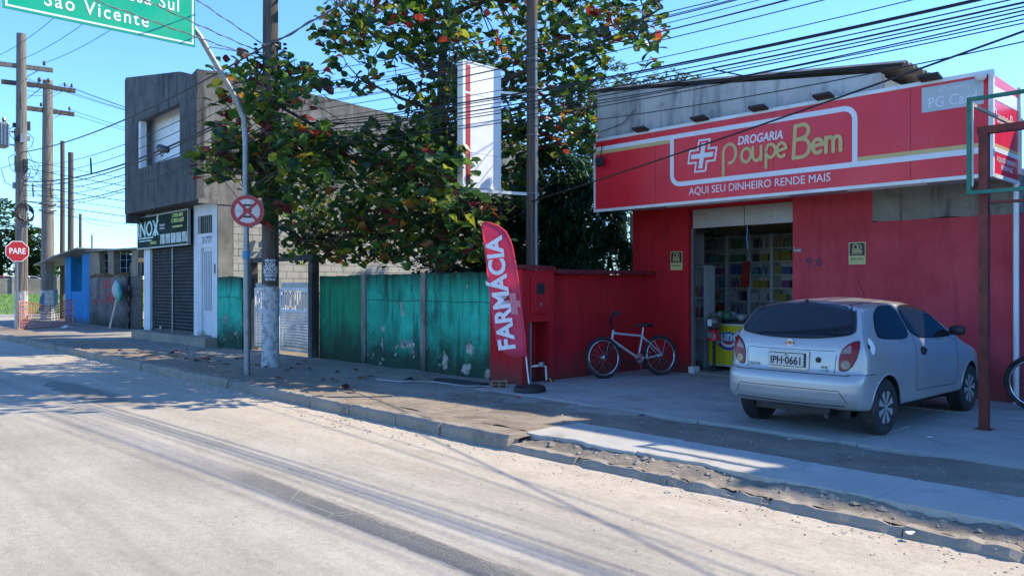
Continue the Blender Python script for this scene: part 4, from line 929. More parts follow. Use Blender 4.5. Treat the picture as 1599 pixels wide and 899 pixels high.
def decal(P, proj, rounds=2, rings=7, n=64, mb=None, mi=0):
    P = ringpoly(chaikin(P, rounds) if rounds else P, n); c = P.mean(0); V = [c]
    for r in range(1, rings+1): V += list(c+(P-c)*r/rings)
    V = np.array(V); X = proj(V[:,0], V[:,1]); mb = mb or MB()
    f = [(0, 1+k, 1+(k+1) % n) for k in range(n)] + [(1+(r-1)*n+k, 1+r*n+k, 1+r*n+(k+1) % n, 1+(r-1)*n+(k+1) % n) for r in range(1, rings) for k in range(n)]
    a = Vector(X[f[0][1]]-X[0]).cross(Vector(X[f[0][2]]-X[0]))
    outward = proj(V[:1,0], V[:1,1])[0]-np.array((0,1.75,.72))
    if a.dot(Vector(outward)) < 0: f = [q[::-1] for q in f]
    return mb.add([tuple(p) for p in X], f, mi)
def seam(P, proj, m, parent, r=.0035, closed=False, name='seam'):
    P = [np.array(p, float) for p in P]; pts = []
    for a, b in zip(P, P[1:]+([P[0]] if closed else [])):
        k = max(2, int(np.linalg.norm(b-a)/.03)); pts += [a+(b-a)*i/k for i in range(k)]
    if not closed: pts.append(P[-1])
    V = np.array(pts); X = proj(V[:,0], V[:,1])
    return MB().tube([tuple(p) for p in X], r, 5).build(name, m, parent, local=True)
def paint():
    t = NT('silver_paint')
    fl = t.noise(900, 2); d = t.ramp(t.noise(2.2, 7, .65), [(.45, 0.0), (.75, .35)])
    t.set('Base Color', t.mix(d, t.ramp(fl, [(.3, (.34,.35,.365)), (.7, (.42,.43,.445))]), (.38,.37,.36))).set('Metallic', .3).set('Roughness', t.rng(t.noise(3, 5), .3, .7, .26, .38)).set('Coat Weight', .8).set('Coat Roughness', .07)
    return t.mat
M['silver'] = paint(); M['cglass'] = m_glass('tinted_glass', (.012,.014,.018), .04)
M['rubber'] = simple('tyre_rubber', (.022,.022,.024), .8, var=.3, scale=12, dirt=(.09,.08,.07), damt=.6); M['lampred'] = simple('lamp_red', (.20,.004,.007), .22, spec=.3, var=.2, scale=20, coat=.12)
M['lampclear'] = simple('lamp_clear', (.24,.15,.155), .2, var=.3, scale=25, coat=.15); M['hubcap'] = simple('hubcap_silver', (.50,.51,.53), .35, .5, var=.1)
car = thing('parked_car', 'silver two door hatchback parked nose in to the red wall', 'car', (-4.18, 7.95, .138), math.radians(-1.5))
bme = car_shell()
tmp = bpy.data.objects.new('tmp', bme); COL.objects.link(tmp); cuts = []
AX_R, AX_F, WR = .665, 3.10, .297
for s_ in (-1, 1):
    for yc in (AX_R, AX_F):
        c_ = MB(); c_.lathe([(.335,.50),(.335,.95)], (0, yc, WR+.012), 'x', 40) if s_ > 0 else c_.lathe([(.335,-.95),(.335,-.50)], (0, yc, WR+.012), 'x', 40)
        co = bpy.data.objects.new('cut', c_.mesh('cut', M['black'])); COL.objects.link(co); cuts.append(co)
        md = tmp.modifiers.new('b', 'BOOLEAN'); md.object = co; md.operation = 'DIFFERENCE'; md.solver = 'EXACT'
bpy.context.view_layer.update()
body = bpy.data.meshes.new_from_object(tmp.evaluated_get(bpy.context.evaluated_depsgraph_get()))
for o_ in cuts+[tmp]: bpy.data.objects.remove(o_)
body.materials.clear(); body.materials.append(M['silver']); body.materials.append(M['black'])
for p in body.polygons:
    p.use_smooth = True
    c_ = p.center
    inarch = min(math.hypot(c_.y-yc, c_.z-WR-.012) for yc in (AX_R, AX_F)) < .3345+.0006 and abs(c_.x) > .49
    p.material_index = 1 if (inarch or c_.z < .298) else 0
body.set_sharp_from_angle(angle=math.radians(38)); body.name = 'body'
bo = link('body', body, car, True)
side = lambda s, off: (lambda y, z: surf_side(y, z, s, off)); rear = lambda off: (lambda x, z: surf_rear(x, z, off)); topp = lambda off: (lambda x, y: surf_top(x, y, off))
def grow(P, k):
    c = np.mean(np.array(P, float), 0); return [c+(np.array(p)-c)*(1+k) for p in P]
RW = [(-.635,1.075),(-.32,1.03),(0,1.02),(.32,1.03),(.635,1.075),(.60,1.20),(.525,1.375),(0,1.395),(-.525,1.375),(-.60,1.20)]
decal(grow(RW,.05), rear(.008), 2, 9, 80).build('window_gasket', M['black'], car, smooth='all', local=True)
decal(RW, rear(.016), 2, 9, 80).build('rear_window', M['cglass'], car, smooth='all', local=True)
QW = [(.56,1.02),(1.345,.99),(1.23,1.355),(.86,1.355),(.66,1.27),(.575,1.13)]
DW = [(1.41,.99),(2.52,.975),(2.42,1.05),(2.18,1.205),(1.95,1.325),(1.74,1.362),(1.29,1.36)]
for s_ in (-1, 1):
    for P, nm in ((QW,'quarter_window'), (DW,'door_window')):
        g_ = decal(grow(P,.035), side(s_,.004), 2).build('window_gasket', M['black'], car, smooth='all', local=True)
        decal(P, side(s_,.0085), 2).build(nm, M['cglass'], car, smooth='all', local=True)
    seam([(1.375,1.36),(1.40,.98),(1.38,.60),(1.40,.42),(2.55,.40),(2.62,.60),(2.60,.95)], side(s_,0), M['black'], car, .0035, name='door_seam')
    seam([(.10,.665),(.38,.665)], side(s_,0), M['black'], car, .004, name='bumper_seam')
    decal([(.33+.085*math.cos(a), .955+.085*math.sin(a)) for a in np.linspace(0, 2*PI, 13)[:-1]], side(s_,.0015), 0, 3, 24).build('fuel_flap', M['silver'], car, smooth='all', local=True) if s_ < 0 else None
    h = decal([(1.52,.80),(1.52,.89),(1.66,.89),(1.66,.80)], side(s_,.003), 2, 3, 24).build('handle_recess', M['black'], car, smooth='all', local=True)
    x_ = float(surf_side(np.array([1.59]), np.array([.845]), s_, 0)[0][0])
    MB().obox((x_+s_*.012, 1.59, .85), (.012,0,0), (0,.055,0), (0,0,.02)).build('handle', M['black'], h, local=True, bevel=.006)
    # mirror
    x_ = float(surf_side(np.array([2.42]), np.array([1.02]), s_, 0)[0][0]); mb = MB(); pts = []
    for i, (t_, r1) in enumerate(((0,.55),(.2,.95),(.7,1.0),(.93,.8),(1,.4))):
        for j in range(12):
            a = 2*PI*j/12; q = lambda v: math.copysign(abs(v)**.6, v)
            pts.append((x_+s_*(.03+.085*r1*q(math.cos(a))+.08), 2.40+.10*t_, 1.045+.06*r1*q(math.sin(a))))
    mb.add(pts, [(i*12+j, i*12+(j+1) % 12, (i+1)*12+(j+1) % 12, (i+1)*12+j) for i in range(4) for j in range(12)] + [tuple(range(11,-1,-1)), tuple(48+j for j in range(12))])
    mb.bar((x_-s_*.02, 2.45, 1.0), (x_+s_*.07, 2.44, 1.03), .05, .04); mb.build('mirror', M['black'], car, smooth=50, local=True)
    # tail lamp
    TL = [(s_*q, z) for q, z in ((.545,.705),(.545,.84),(.565,.91),(.61,.965),(.665,1.0),(.712,1.01),(.722,.93),(.705,.83),(.672,.755),(.62,.705))]
    g_ = decal(grow(TL,.05), rear(.003), 1, 6, 48).build('tail_lamp', M['black'], car, smooth='all', local=True)
    decal(TL, rear(.010), 1, 7, 48).build('red_lens', M['lampred'], g_, smooth='all', local=True)
    CL = [(s_*q, z) for q, z in ((.56,.875),(.575,.905),(.61,.945),(.64,.965),(.655,.965),(.66,.885))]
    decal(CL, rear(.014), 0, 3, 24).build('clear_lens', M['lampclear'], g_, smooth='all', local=True)
    RL = [(s_*(.61+.045*math.cos(a)), .765+.045*math.sin(a)) for a in np.linspace(0, 2*PI, 15)[:-1]]
    decal(RL, rear(.013), 0, 2, 20).build('fog_lens', simple('lamp_dark', (.10,.03,.02), .2, coat=1), g_, smooth='all', local=True)
# white painted fuel cap on the near flank
decal([(.345+.075*math.cos(a)*(1 if math.cos(a) > 0 else .45), .95+.085*math.sin(a)) for a in np.linspace(0, 2*PI, 17)[:-1]], side(1,.004), 0, 3, 24).build('fuel_flap', simple('white_flap', (.80,.80,.80), .4, var=.04), car, smooth='all', local=True)
decal([(.305+.02*math.cos(a), .95+.025*math.sin(a)) for a in np.linspace(0, 2*PI, 11)[:-1]], side(1,.006), 0, 2, 16).build('fuel_lock', M['black'], car, local=True)
# tailgate outline, bumper seam and crease, plate recess
seam([(-.50,.675),(-.515,.86),(-.515,.90)], rear(0), M['black'], car, name='tailgate_seam'); seam([(.50,.675),(.515,.86)], rear(0), M['black'], car, name='tailgate_seam')
seam([(-.66,.655),(-.3,.655),(0,.655),(.3,.655),(.66,.655)], rear(.001), M['black'], car, .005, name='bumper_seam')
seam([(-.50,.90),(-.30,.895),(.30,.895),(.50,.90)], rear(.0), M['black'], car, .003, name='crease')
seam([(-.62,.40),(-.57,.50),(.57,.50),(.65,.375)], rear(.001), M['black'], car, .0035, name='bumper_crease')
dec = decal([(-.55,.395),(-.55,.485),(.55,.485),(.60,.395)], rear(.004), 1, 5, 60); dec.build('bumper_insert', M['silver'], car, smooth='all', local=True)
seam([(-.62,.345),(0,.338),(.62,.345)], rear(.0), M['black'], car, .006, name='bumper_lip')
yp = float(surf_rear(np.array([0.]), np.array([.79]), 0)[0][1])
mb = MB(); mb.obox((0, yp-.006, .785), (.235,0,0), (0,.008,0), (0,.006,.095)); mb.build('plate_recess', M['silver'], car, local=True, bevel=.006)
mb = MB(); mb.obox((-.01, yp-.022, .785), (.212,0,0), (0,.006,.0), (0,.004,.075)); pf = mb.build('plate_holder', M['black'], car, local=True, bevel=.004)
mb = MB(); mb.obox((-.015, yp-.031, .785), (.20,0,0), (0,.003,0), (0,.004,.066)); mb.build('number_plate', simple('plate_grey', (.52,.52,.50), .45, var=.1), pf, local=True)
lettering('IPH·0661', .115, M['black'], ((-.015, yp-.036, .772), (1,0,0), (0,.06,1)), pf, depth=.001, bold=.003, squeeze=.86, local=True)
lettering('RS', .032, M['black'], ((-.015, yp-.033, .835), (1,0,0), (0,.06,1)), pf, depth=.001, local=True)
mb = MB(); mb.obox((-.0, yp-.012, .688), (.22,0,0), (0,.012,0), (0,0,.006)); mb.build('pull_ledge', M['silver'], car, local=True)
ye = float(surf_rear(np.array([0.]), np.array([.965]), 0)[0][1])
mb = MB(); mb.prism([(.045*math.cos(a)*(1 if math.sin(a) > -.3 else .8), ye-.005, .962+.045*math.sin(a)) for a in np.linspace(0, 2*PI, 13)[:-1]], (0,-.006,0)); em = mb.build('emblem', M['hubcap'], car, local=True)
mb = MB(); mb.prism([(-.048,ye-.015,.955),(-.018,ye-.015,.955),(-.018,ye-.015,.947),(.022,ye-.015,.947),(.022,ye-.015,.957),(.052,ye-.015,.957),(.046,ye-.015,.975),(.018,ye-.015,.975),(.018,ye-.015,.983),(-.022,ye-.015,.983),(-.022,ye-.015,.973),(-.052,ye-.015,.973)], (0,-.004,0)); mb.build('bow_tie', simple('emblem_bronze', (.30,.16,.10), .3, .6), em, local=True)
yk = float(surf_rear(np.array([.32]), np.array([.80]), 0)[0][1])
mb = MB(); mb.lathe([(.03,0),(.03,-.008),(.012,-.01),(.012,-.004),(.0,-.004)], (.33, yk, .80), 'y', 16); mb.build('tailgate_lock', M['black'], car, local=True)
lettering('CELTA', .045, M['black'], ((-.42, yk-.012, .715), (1,0,0), (0,0,1)), car, depth=.001, squeeze=1.2, local=True)
lettering('VHC', .042, M['black'], ((.40, yk-.008, .725), (1,0,0), (0,0,1)), car, depth=.001, local=True)
lettering('FLEXPOWER', .024, M['black'], ((.38, yk-.008, .692), (1,0,0), (0,0,1)), car, depth=.001, local=True)
mb = MB(); mb.tube([(-.0,.50,1.415),(0,.44,1.415)], .012, 6); mb.tube([(0,1.95,1.40),(0,1.75,1.60),(0,1.70,1.64)], .004, 5); mb.build('aerial', M['black'], car, local=True)
seam([(.46,.52),(.47,1.0),(.47,1.95)], topp(0), M['black'], car, .005, name='roof_channel'); seam([(-.46,.52),(-.47,1.0),(-.47,1.95)], topp(0), M['black'], car, .005, name='roof_channel')
mb = MB(); mb.box(-.55,.55,.35,3.45,.19,.28); mb.box(-.40,.40,.20,.36,.22,.34); mb.tube([(.40,.12,.22),(.40,.6,.21)], .025, 10); mb.tube([(-.6,AX_R,WR),(.6,AX_R,WR)], .04, 8); mb.build('underbody', M['black'], car, local=True)
def car_wheel(s_, yc, rot=0.0):
    c = (s_*.74, yc, WR); wo = MB()
    pr = [(.17,-.09),(.20,-.097),(.272,-.095),(.293,-.078),(.297,-.045),(.297,.045),(.293,.078),(.272,.095),(.20,.097),(.17,.09)]
    wo.lathe([(r, h) for r, h in pr], (c[0]-s_*.05, yc, WR), 'x', 48); ty = wo.build('wheel', M['rubber'], car, smooth=35, local=True)
    tr = MB()
    for k in range(48):
        a = 2*PI*k/48
        for xx in (-.055, -.02, .02, .055):
            cy, cz = yc+  .2985*math.cos(a+xx), WR+  .2985*math.sin(a+xx); t_ = Vector((0,-math.sin(a),math.cos(a)))
            tr.obox((c[0]-s_*.05+xx, cy, cz), (.013,0,0), t_*.013, Vector((0,math.cos(a),math.sin(a)))*.003)
    tr.build('tread', M['rubber'], ty, local=True)
    x0 = c[0]+s_*.015
    hb = MB(); hb.lathe([(.0,.0),(.178,.0),(.182,.012),(.0,.0121)] if s_ > 0 else [(.0,-.012),(.182,-.012),(.178,.0),(.0,.0001)], (x0, yc, WR), 'x', 32); hc = hb.build('rim', M['black'], ty, local=True, smooth=35)
    for k in range(8):
        a = rot+2*PI*k/8; u = Vector((0,math.cos(a),math.sin(a))); v = Vector((0,-math.sin(a),math.cos(a))); o = Vector((x0+s_*.014, yc, WR))
        sp = MB(); w0, w1 = .014, .038
        sp.prism([o+u*.035-v*w0*.6, o+u*.06-v*w0, o+u*.165-v*w1, o+u*.176-v*w1*.55, o+u*.176+v*w1*.55, o+u*.165+v*w1, o+u*.06+v*w0, o+u*.035+v*w0*.6], (s_*.012,0,0)); sp.build('spoke', M['hubcap'], hc, local=True)
    hb = MB(); hb.lathe([(.0,0),(.03,0),(.03,.03),(.0,.031)] if s_ > 0 else [(.0,-.03),(.03,-.03),(.03,0),(0,.001)], (x0, yc, WR), 'x', 14); hb.build('hub_cap', M['hubcap'], hc, local=True)
    ar = MB(); n = 22                               # rolled lip of the arch
    pts = []
    for k in range(n+1):
        a = math.radians(-12+204*k/n); yy, zz = yc+.338*math.cos(a), WR+.012+.338*math.sin(a)
        if zz < .31: continue
        pts.append(tuple(surf_side(np.array([yy]), np.array([zz]), s_, -.006)[0]))
    ar.tube(pts, .013, 6); ar.build('arch_lip', M['silver'], car, smooth='all', local=True)
for s_, yc, r0 in ((1,AX_R,.39),(1,AX_F,.1),(-1,AX_R,0),(-1,AX_F,0)): car_wheel(s_, yc, r0)

# ================================================================ BICYCLES
M['bframe'] = simple('brushed_alloy', (.50,.51,.53), .35, .15, var=.1); M['chrome'] = simple('chrome', (.60,.61,.63), .2, .9, var=.05)
M['bframe2'] = simple('dark_blue_frame', (.02,.03,.08), .35, .3, var=.1)
def bicycle(label, loc, rz, lean, group, steer=0.0):
    root = thing('bicycle', label, 'bicycle', loc, rz, group); root.rotation_euler = (lean, 0, rz)
    R_ = .335; A, Bx = 1.10, 0.0                    # front axle x, rear axle x
    def wheel(x):
        w = MB(); w.torus((x,0,R_), (0,1,0), R_-.026, .026, 40, 8); ty = w.build('wheel', M['rubber'], root, smooth='all', local=True)
        w = MB(); w.torus((x,0,R_), (0,1,0), R_-.062, .013, 40, 6, squash=1.2); w.build('rim', M['chrome'], ty, smooth='all', local=True)
        w = MB()
        for k in range(28):
            a = 2*PI*k/28; s = .028*(1 if k % 2 else -1)
            w.tube([(x+.02*math.cos(a+.8*(1 if k % 4 < 2 else -1)), s, R_+.02*math.sin(a+.8)), (x+(R_-.07)*math.cos(a), 0, R_+(R_-.07)*math.sin(a))], .0016, 3, cap=False)
        w.build('spokes', M['chrome'], ty, local=True)
        w = MB(); w.lathe([(.012,-.05),(.012,-.04),(.03,-.03),(.02,-.02),(.02,.02),(.03,.03),(.012,.04),(.012,.05)], (x,0,R_), 'y', 12); w.build('hub', M['chrome'], ty, local=True)
    wheel(Bx); wheel(A)
    bb = (.44,0,.30); st = (.34,0,.66); ht = (.90,0,.72); hb = (.925,0,.61)
    f = MB(); f.tube([bb, hb], .021, 10); f.build('down_tube', M['bframe'], root, smooth=40, local=True)
    f = MB(); f.tube([st, ht], .018, 10); f.build('top_tube', M['bframe'], root, smooth=40, local=True)
    f = MB(); f.tube([bb, st, (.33,0,.71)], .017, 10); f.build('seat_tube', M['bframe'], root, smooth=40, local=True)
    f = MB(); f.tube([(.888,0,.765), (.935,0,.575)], .023, 10); f.build('head_tube', M['bframe'], root, smooth=40, local=True)
    for s in (-1, 1):
        f = MB(); f.tube([(.34,s*.02,.65), (.20,s*.045,.52), (0,s*.06,R_)], .009, 6); f.build('seat_stay', M['bframe'], root, smooth=40, local=True)
        f = MB(); f.tube([(.44,s*.03,.30), (.20,s*.05,.31), (0,s*.06,R_)], .010, 6); f.build('chain_stay', M['bframe'], root, smooth=40, local=True)
        f = MB(); f.tube([(.935,s*.02,.60), (.955,s*.052,.56), (1.0,s*.055,.45), (A,s*.055,R_)], .014, 8); f.build('fork', M['black'], root, smooth=40, local=True)
    f = MB(); f.tube([(.33,0,.70),(.315,0,.80)], .013, 8); f.build('seat_post', M['chrome'], root, smooth=40, local=True)
    s = MB(); pts = []
    prof_ = [(-.13,.075,.0),(-.11,.09,.02),(-.04,.085,.015),(.03,.045,.01),(.10,.028,.008),(.14,.02,.0),(.15,.006,-.012)]
    for x, hw, dz in prof_:
        for j in range(8): a = 2*PI*j/8; pts.append((.30+x, hw*math.cos(a), .825+dz+.03*math.sin(a)*(1 if math.sin(a) > 0 else .9)))
    s.add(pts, [(i*8+j, i*8+(j+1) % 8, (i+1)*8+(j+1) % 8, (i+1)*8+j) for i in range(6) for j in range(8)] + [tuple(range(7,-1,-1)), tuple(48+j for j in range(8))]); s.build('saddle', M['black'], root, smooth='all', local=True)
    h = MB(); h.tube([(.888,0,.75),(.875,0,.83),(.90,0,.86)], .016, 8)
    cs, sn = math.cos(steer), math.sin(steer); J = lambda x, y, z: (.90+x*cs-y*sn, x*sn+y*cs, z)
    hs = h.build('stem', M['black'], root, smooth=40, local=True)
    h = MB(); h.tube([J(-.10,-.30,1.05), J(-.02,-.28,1.02), J(.03,-.20,.92), J(.02,-.06,.865), J(.02,.06,.865), J(.03,.20,.92), J(-.02,.28,1.02), J(-.10,.30,1.05)], .012, 8); hb_ = h.build('handlebar', M['black'], root, smooth=40, local=True)
    for s in (-1, 1):
        h = MB(); h.tube([J(-.02,s*.28,1.02), J(-.12,s*.305,1.055)], .018, 8); h.build('grip', M['rubber'], hb_, smooth=40, local=True)
        h = MB(); h.tube([J(.02,s*.24,.97), J(.06,s*.26,.95), J(-.02,s*.29,.97)], .006, 5); h.build('brake_lever', M['black'], hb_, local=True)
    c = MB(); c.lathe([(.0,.035),(.085,.035),(.085,.04),(.0,.041)], bb, 'y', 24); cr_ = c.build('chainring', M['chrome'], root, smooth=35, local=True)
    for s, a in ((1, -.4), (-1, PI-.4)):
        e = (bb[0]+.165*math.cos(a), s*.07, bb[2]+.165*math.sin(a)); c = MB(); c.tube([(bb[0],s*.05,bb[2]), e], .010, 6); c.obox((e[0], s*.11, e[2]), (.045,0,0), (0,.035,0), (0,0,.010)); c.build('crank', M['black'], cr_, local=True)
    c = MB(); c.tube([(.44,.045,.382),(0,.05,R_+.035)], .005, 4); c.tube([(.44,.045,.218),(0,.05,R_-.035)], .005, 4); c.build('chain', M['dark'], root, local=True)
    c = MB(); c.tube([(.36,-.03,.30),(.30,-.16,.03)], .008, 6); c.build('kickstand', M['chrome'], root, local=True)
    return root
bk = bicycle('silver framed bicycle leaning by the red perpendicular wall beside the doorway', (-8.40, 11.55, .138), math.atan2(-1.10, -.36), .10, None, -.62)
bk.scale = (1.07,1.07,1.07)
b2 = copy_tree(bk, None, {'brushed_alloy': M['bframe2']})
b2.location = (-1.55, 11.55, .138); b2.rotation_euler = (-.12, 0, math.radians(178)); b2['label'] = 'partly cropped bicycle wheel at the frame edge beside the white downpipe'

# ================================================================ FEATHER FLAG
u_ = Vector((.7507,.6606,0)); P0 = Vector((-8.42,8.30,0)); nf = Vector((u_.y,-u_.x,0))
fl = thing('feather_flag', 'tall red feather flag reading FARMÁCIA on a round black base', 'flag', (P0.x, P0.y, .138))
OUT = [(-.729,2.66),(-.68,2.67),(-.604,2.655),(-.479,2.612),(-.363,2.522),(-.30,2.40),(-.267,2.302),(-.225,2.08),(-.19,1.872),(-.155,1.6),(-.123,1.299),(-.09,1.05),(-.075,.918),(-.066,.66),(-.14,.648),(-.219,.65),(-.30,.668),(-.363,.706),(-.42,.745),(-.459,.791),(-.507,.915),(-.535,1.06),(-.556,1.202),(-.585,1.39),(-.604,1.585),(-.64,1.88),(-.671,2.16),(-.70,2.42)]
def flagpt(s, z): return P0 + u_*s + Vector((0,0,z)) + nf*(.012*math.sin(z*5+s*9)+.01*math.sin(z*11))
cen = (-.35, 1.6); b = MB(); n = len(OUT); pts = [flagpt(*cen)]; rings = 6
for k in range(1, rings+1): pts += [flagpt(cen[0]+(s-cen[0])*k/rings, cen[1]+(z-cen[1])*k/rings) for s, z in OUT]
fc = [(0, 1+(i+1) % n, 1+i) for i in range(n)] + [(1+(k-1)*n+i, 1+(k-1)*n+(i+1) % n, 1+k*n+(i+1) % n, 1+k*n+i) for k in range(1, rings) for i in range(n)]
tt = NT('flag_cloth'); tt.set('Base Color', tt.ramp(tt.noise(2, 4), [(.3,(.80,.075,.15)),(.7,(.86,.10,.19))])).set('Roughness', .75)
tl = tt.t.nodes.new('ShaderNodeBsdfTranslucent'); mx = tt.t.nodes.new('ShaderNodeMixShader'); mx.inputs[0].default_value = .4; tl.inputs[0].default_value = (.9,.09,.18,1)
tt.t.links.new(tt.b.outputs[0], mx.inputs[1]); tt.t.links.new(tl.outputs[0], mx.inputs[2]); tt.t.links.new(mx.outputs[0], tt.t.nodes['Material Output'].inputs[0])
b.add(pts, fc); ck = b.build('cloth', tt.mat, fl, smooth='all'); so = ck.modifiers.new('thick', 'SOLIDIFY'); so.thickness = .003
tx = (Vector((0,0,1)) - u_*.125).normalized()
o0 = P0 + u_*(-.425) + Vector((0,0,1.60)) + nf*.03
lettering('FARMÁCIA', .345, M['signwhite'], (o0, tx, (-u_ - Vector((0,0,.125))).normalized()), fl, depth=.002, bold=.012, squeeze=1.02)
b = MB(); c0 = P0+u_*(-.24)+Vector((0,0,1.45))+nf*.026
M['pinkx'] = simple('pale_pink_print', (.68,.22,.27), .7)
cx_ = [(-.05,-.16),(.05,-.16),(.05,-.05),(.10,-.05),(.10,.05),(.05,.05),(.05,.16),(-.05,.16),(-.05,.05),(-.13,.05),(-.13,-.05),(-.05,-.05)]
b.prism([c0+u_*s+Vector((0,0,z))-u_*z*.12 for s, z in cx_], nf*.002); b.build('cross_print', M['pinkx'], fl)
b = MB(); b.tube([P0+Vector((0,0,.16)), P0+u_*(-.035)+Vector((0,0,.45)), P0+u_*(-.064)+Vector((0,0,.72))], .011, 7); b.build('pole', M['white'], fl, smooth=50)
b = MB(); b.tube([flagpt(s+.002, z) for s, z in OUT[13:0:-1]], .014, 8); b.build('pole_sleeve', tt.mat, fl, smooth='all')
b = MB(); b.lathe([(.0,.138),(.215,.138),(.24,.16),(.24,.21),(.21,.235),(.05,.245),(.03,.26),(.0,.26)], (P0.x,P0.y,0), 'z', 32); b.build('base', M['black'], fl, smooth=40)
hbk = thing('hollow_brick', 'small reddish brown hollow brick on the sidewalk by the green wall corner', 'brick', (-9.07, 8.25, .14))
bv = Vector((.70,.71,0)); bn = Vector((-.71,.70,0)); b = MB()
b.obox((-9.07,8.28,.20), bv*.125, bn*.07, (0,0,.062)); b.build('body', simple('clay', (.30,.15,.085), .9, var=.3, bump=.4), hbk, bevel=.006)
b = MB()
for k in range(2):
    for j in range(2): b.obox(Vector((-9.07,8.28,.175+.05*k))-bn*.071+bv*(-.055+.11*j), bv*.04, bn*.002, (0,0,.015))
b.build('cells', M['dark'], hbk)
# ================================================================ steel posts and frames at the forecourt edge
fp_ = thing('awning_post', 'rusty dark red square steel post carrying a beam at the forecourt edge', 'frame', (-2.78, 9.72, .138))
b = MB(); b.box(-2.825, -2.735, 9.675, 9.765, .15, 3.37); b.build('post', M['rust'], fp_)
b = MB(); b.box(-2.86, -2.70, 9.64, 9.80, .139, .15); b.build('base_plate', M['rust'], fp_)
b = MB(); b.bar((-2.84, 9.72, 3.41), (2.5, 9.72, 3.41), .09, .08); b.build('beam', M['rust'], fp_)
b = MB(); b.bar((-2.72, 9.72, 2.62), (1.4, 9.72, 2.56), .05, .03); b.build('tie', M['rust'], fp_)
gf = thing('green_box_frame', 'green open steel box frame fixed above the rusty post', 'frame', (-2.5, 9.6, 2.75))
b = MB(); b.box(-2.92,-2.88,9.60,9.64,2.75,3.73); b.build('upright', M['gsteel'], gf)
b = MB(); b.bar((-2.92,9.62,3.75),(1.0,9.62,3.75), .04, .04); b.build('rail', M['gsteel'], gf)
b = MB(); b.bar((-2.92,9.62,2.73),(1.0,9.62,2.73), .04, .04); b.build('rail', M['gsteel'], gf)
b = MB(); b.bar((-2.89,9.64,3.70),(-2.89,11.6,3.70), .035, .035); b.build('cross_rail', simple('primer', (.45,.33,.26), .7), gf)
b = MB(); b.bar((-2.872,9.645,2.80),(-2.872,9.645,3.70), .015, .02); b.build('inner_edge', M['trim'], gf)

# ================================================================ POLES, SIGNS
def pole(label, x, y, h, r0, r1, m, name='utility_pole', n=18):
    t = thing(name, label, 'utility pole', (x, y, .1), 0, None)
    b = MB(); k = 10; b.tube([(x+hnoise(i, x, .7, .012), y+hnoise(i, y, .7, .012, 3), .05+(h-.05)*i/k) for i in range(k+1)], [r0+(r1-r0)*i/k for i in range(k+1)], n); b.build('shaft', m, t, smooth=40)
    return t
def crossarm(t, c, d, L, m, w=.10, ins=(-.8,.8), up=True):
    c = Vector(c); d = Vector(d).normalized(); b = MB(); b.bar(c-d*L/2, c+d*L/2, w, w*1.15); a = b.build('crossarm', m, t)
    for q in ins:
        p = c+d*q; b = MB(); b.lathe([(.012,.0),(.012,.08),(.05,.085),(.06,.12),(.04,.14),(.055,.17),(.04,.20),(.045,.22),(.02,.25),(.0,.251)], p+Vector((0,0,w*.55)), 'z', 10); b.build('insulator', M['ceram'], a, smooth=40)
    b = MB(); b.bar(c+d*L*.3-Vector((0,0,.03)), Vector((c.x,c.y,c.z-.55)), .03, .03); b.build('brace', M['galv'], a)
PBX, PBY = -14.70, 7.29
pb = pole('stout dark wooden pole with whitewashed foot in front of the white gate', PBX, PBY, 10.6, .172, .135, M['pole'])
crossarm(pb, (PBX, PBY, 10.2), (0,1,0), 2.0, M['poler'])
RC = random.Random(21)
cd_ = (Vector((0,0,0))-Vector((PBX,PBY,0))).normalized(); cr_ = Vector((-cd_.y, cd_.x, 0))
for z, lab in ((6.45,'clamp'), (5.75,'clamp'), (5.2,'clamp'), (4.85,'clamp')):
    b = MB(); b.torus((PBX,PBY,z), (0,0,1), .158, .016, 20, 6); b.build('clamp', M['galv'], pb)
for k in range(16):                                # straps, drop-wire clamps and slack loops on the pole
    a = RC.uniform(0, 6.28); z = RC.uniform(4.6, 6.6); c = (PBX+.17*math.cos(a), PBY+.17*math.sin(a), z)
    b = MB(); b.obox(c, (.03,0,0), (0,.035,0), (0,0,RC.uniform(.04,.12))); b.build('cable_clamp', M['black'], pb)
for k in range(14):
    a = RC.uniform(0, 6.28); z = RC.uniform(4.5, 6.6); q = Vector((math.cos(a), math.sin(a), 0)); p = Vector((PBX,PBY,z))+q*.17; s = RC.uniform(.15,.5)
    b = MB(); b.tube([p, p+q*s*.6+Vector((0,0,-.1)), p+q*s*.7+Vector((0,0,-s)), p+q*.15+Vector((0,0,-s*1.5)), p+Vector((0,0,-s*1.3))], .008, 5); b.build('slack_cable', M['cable'], pb)
for dx in (-.28, .30):                             # string of insulators either side
    for k in range(9):
        b = MB(); b.lathe([(.0,0),(.03,.01),(.045,.03),(.02,.05),(.0,.051)], (PBX+dx*.69+RC.uniform(-.04,.04), PBY+dx*.72, 5.75+.09*k), 'z', 8); b.build('spool', M['black'], pb)
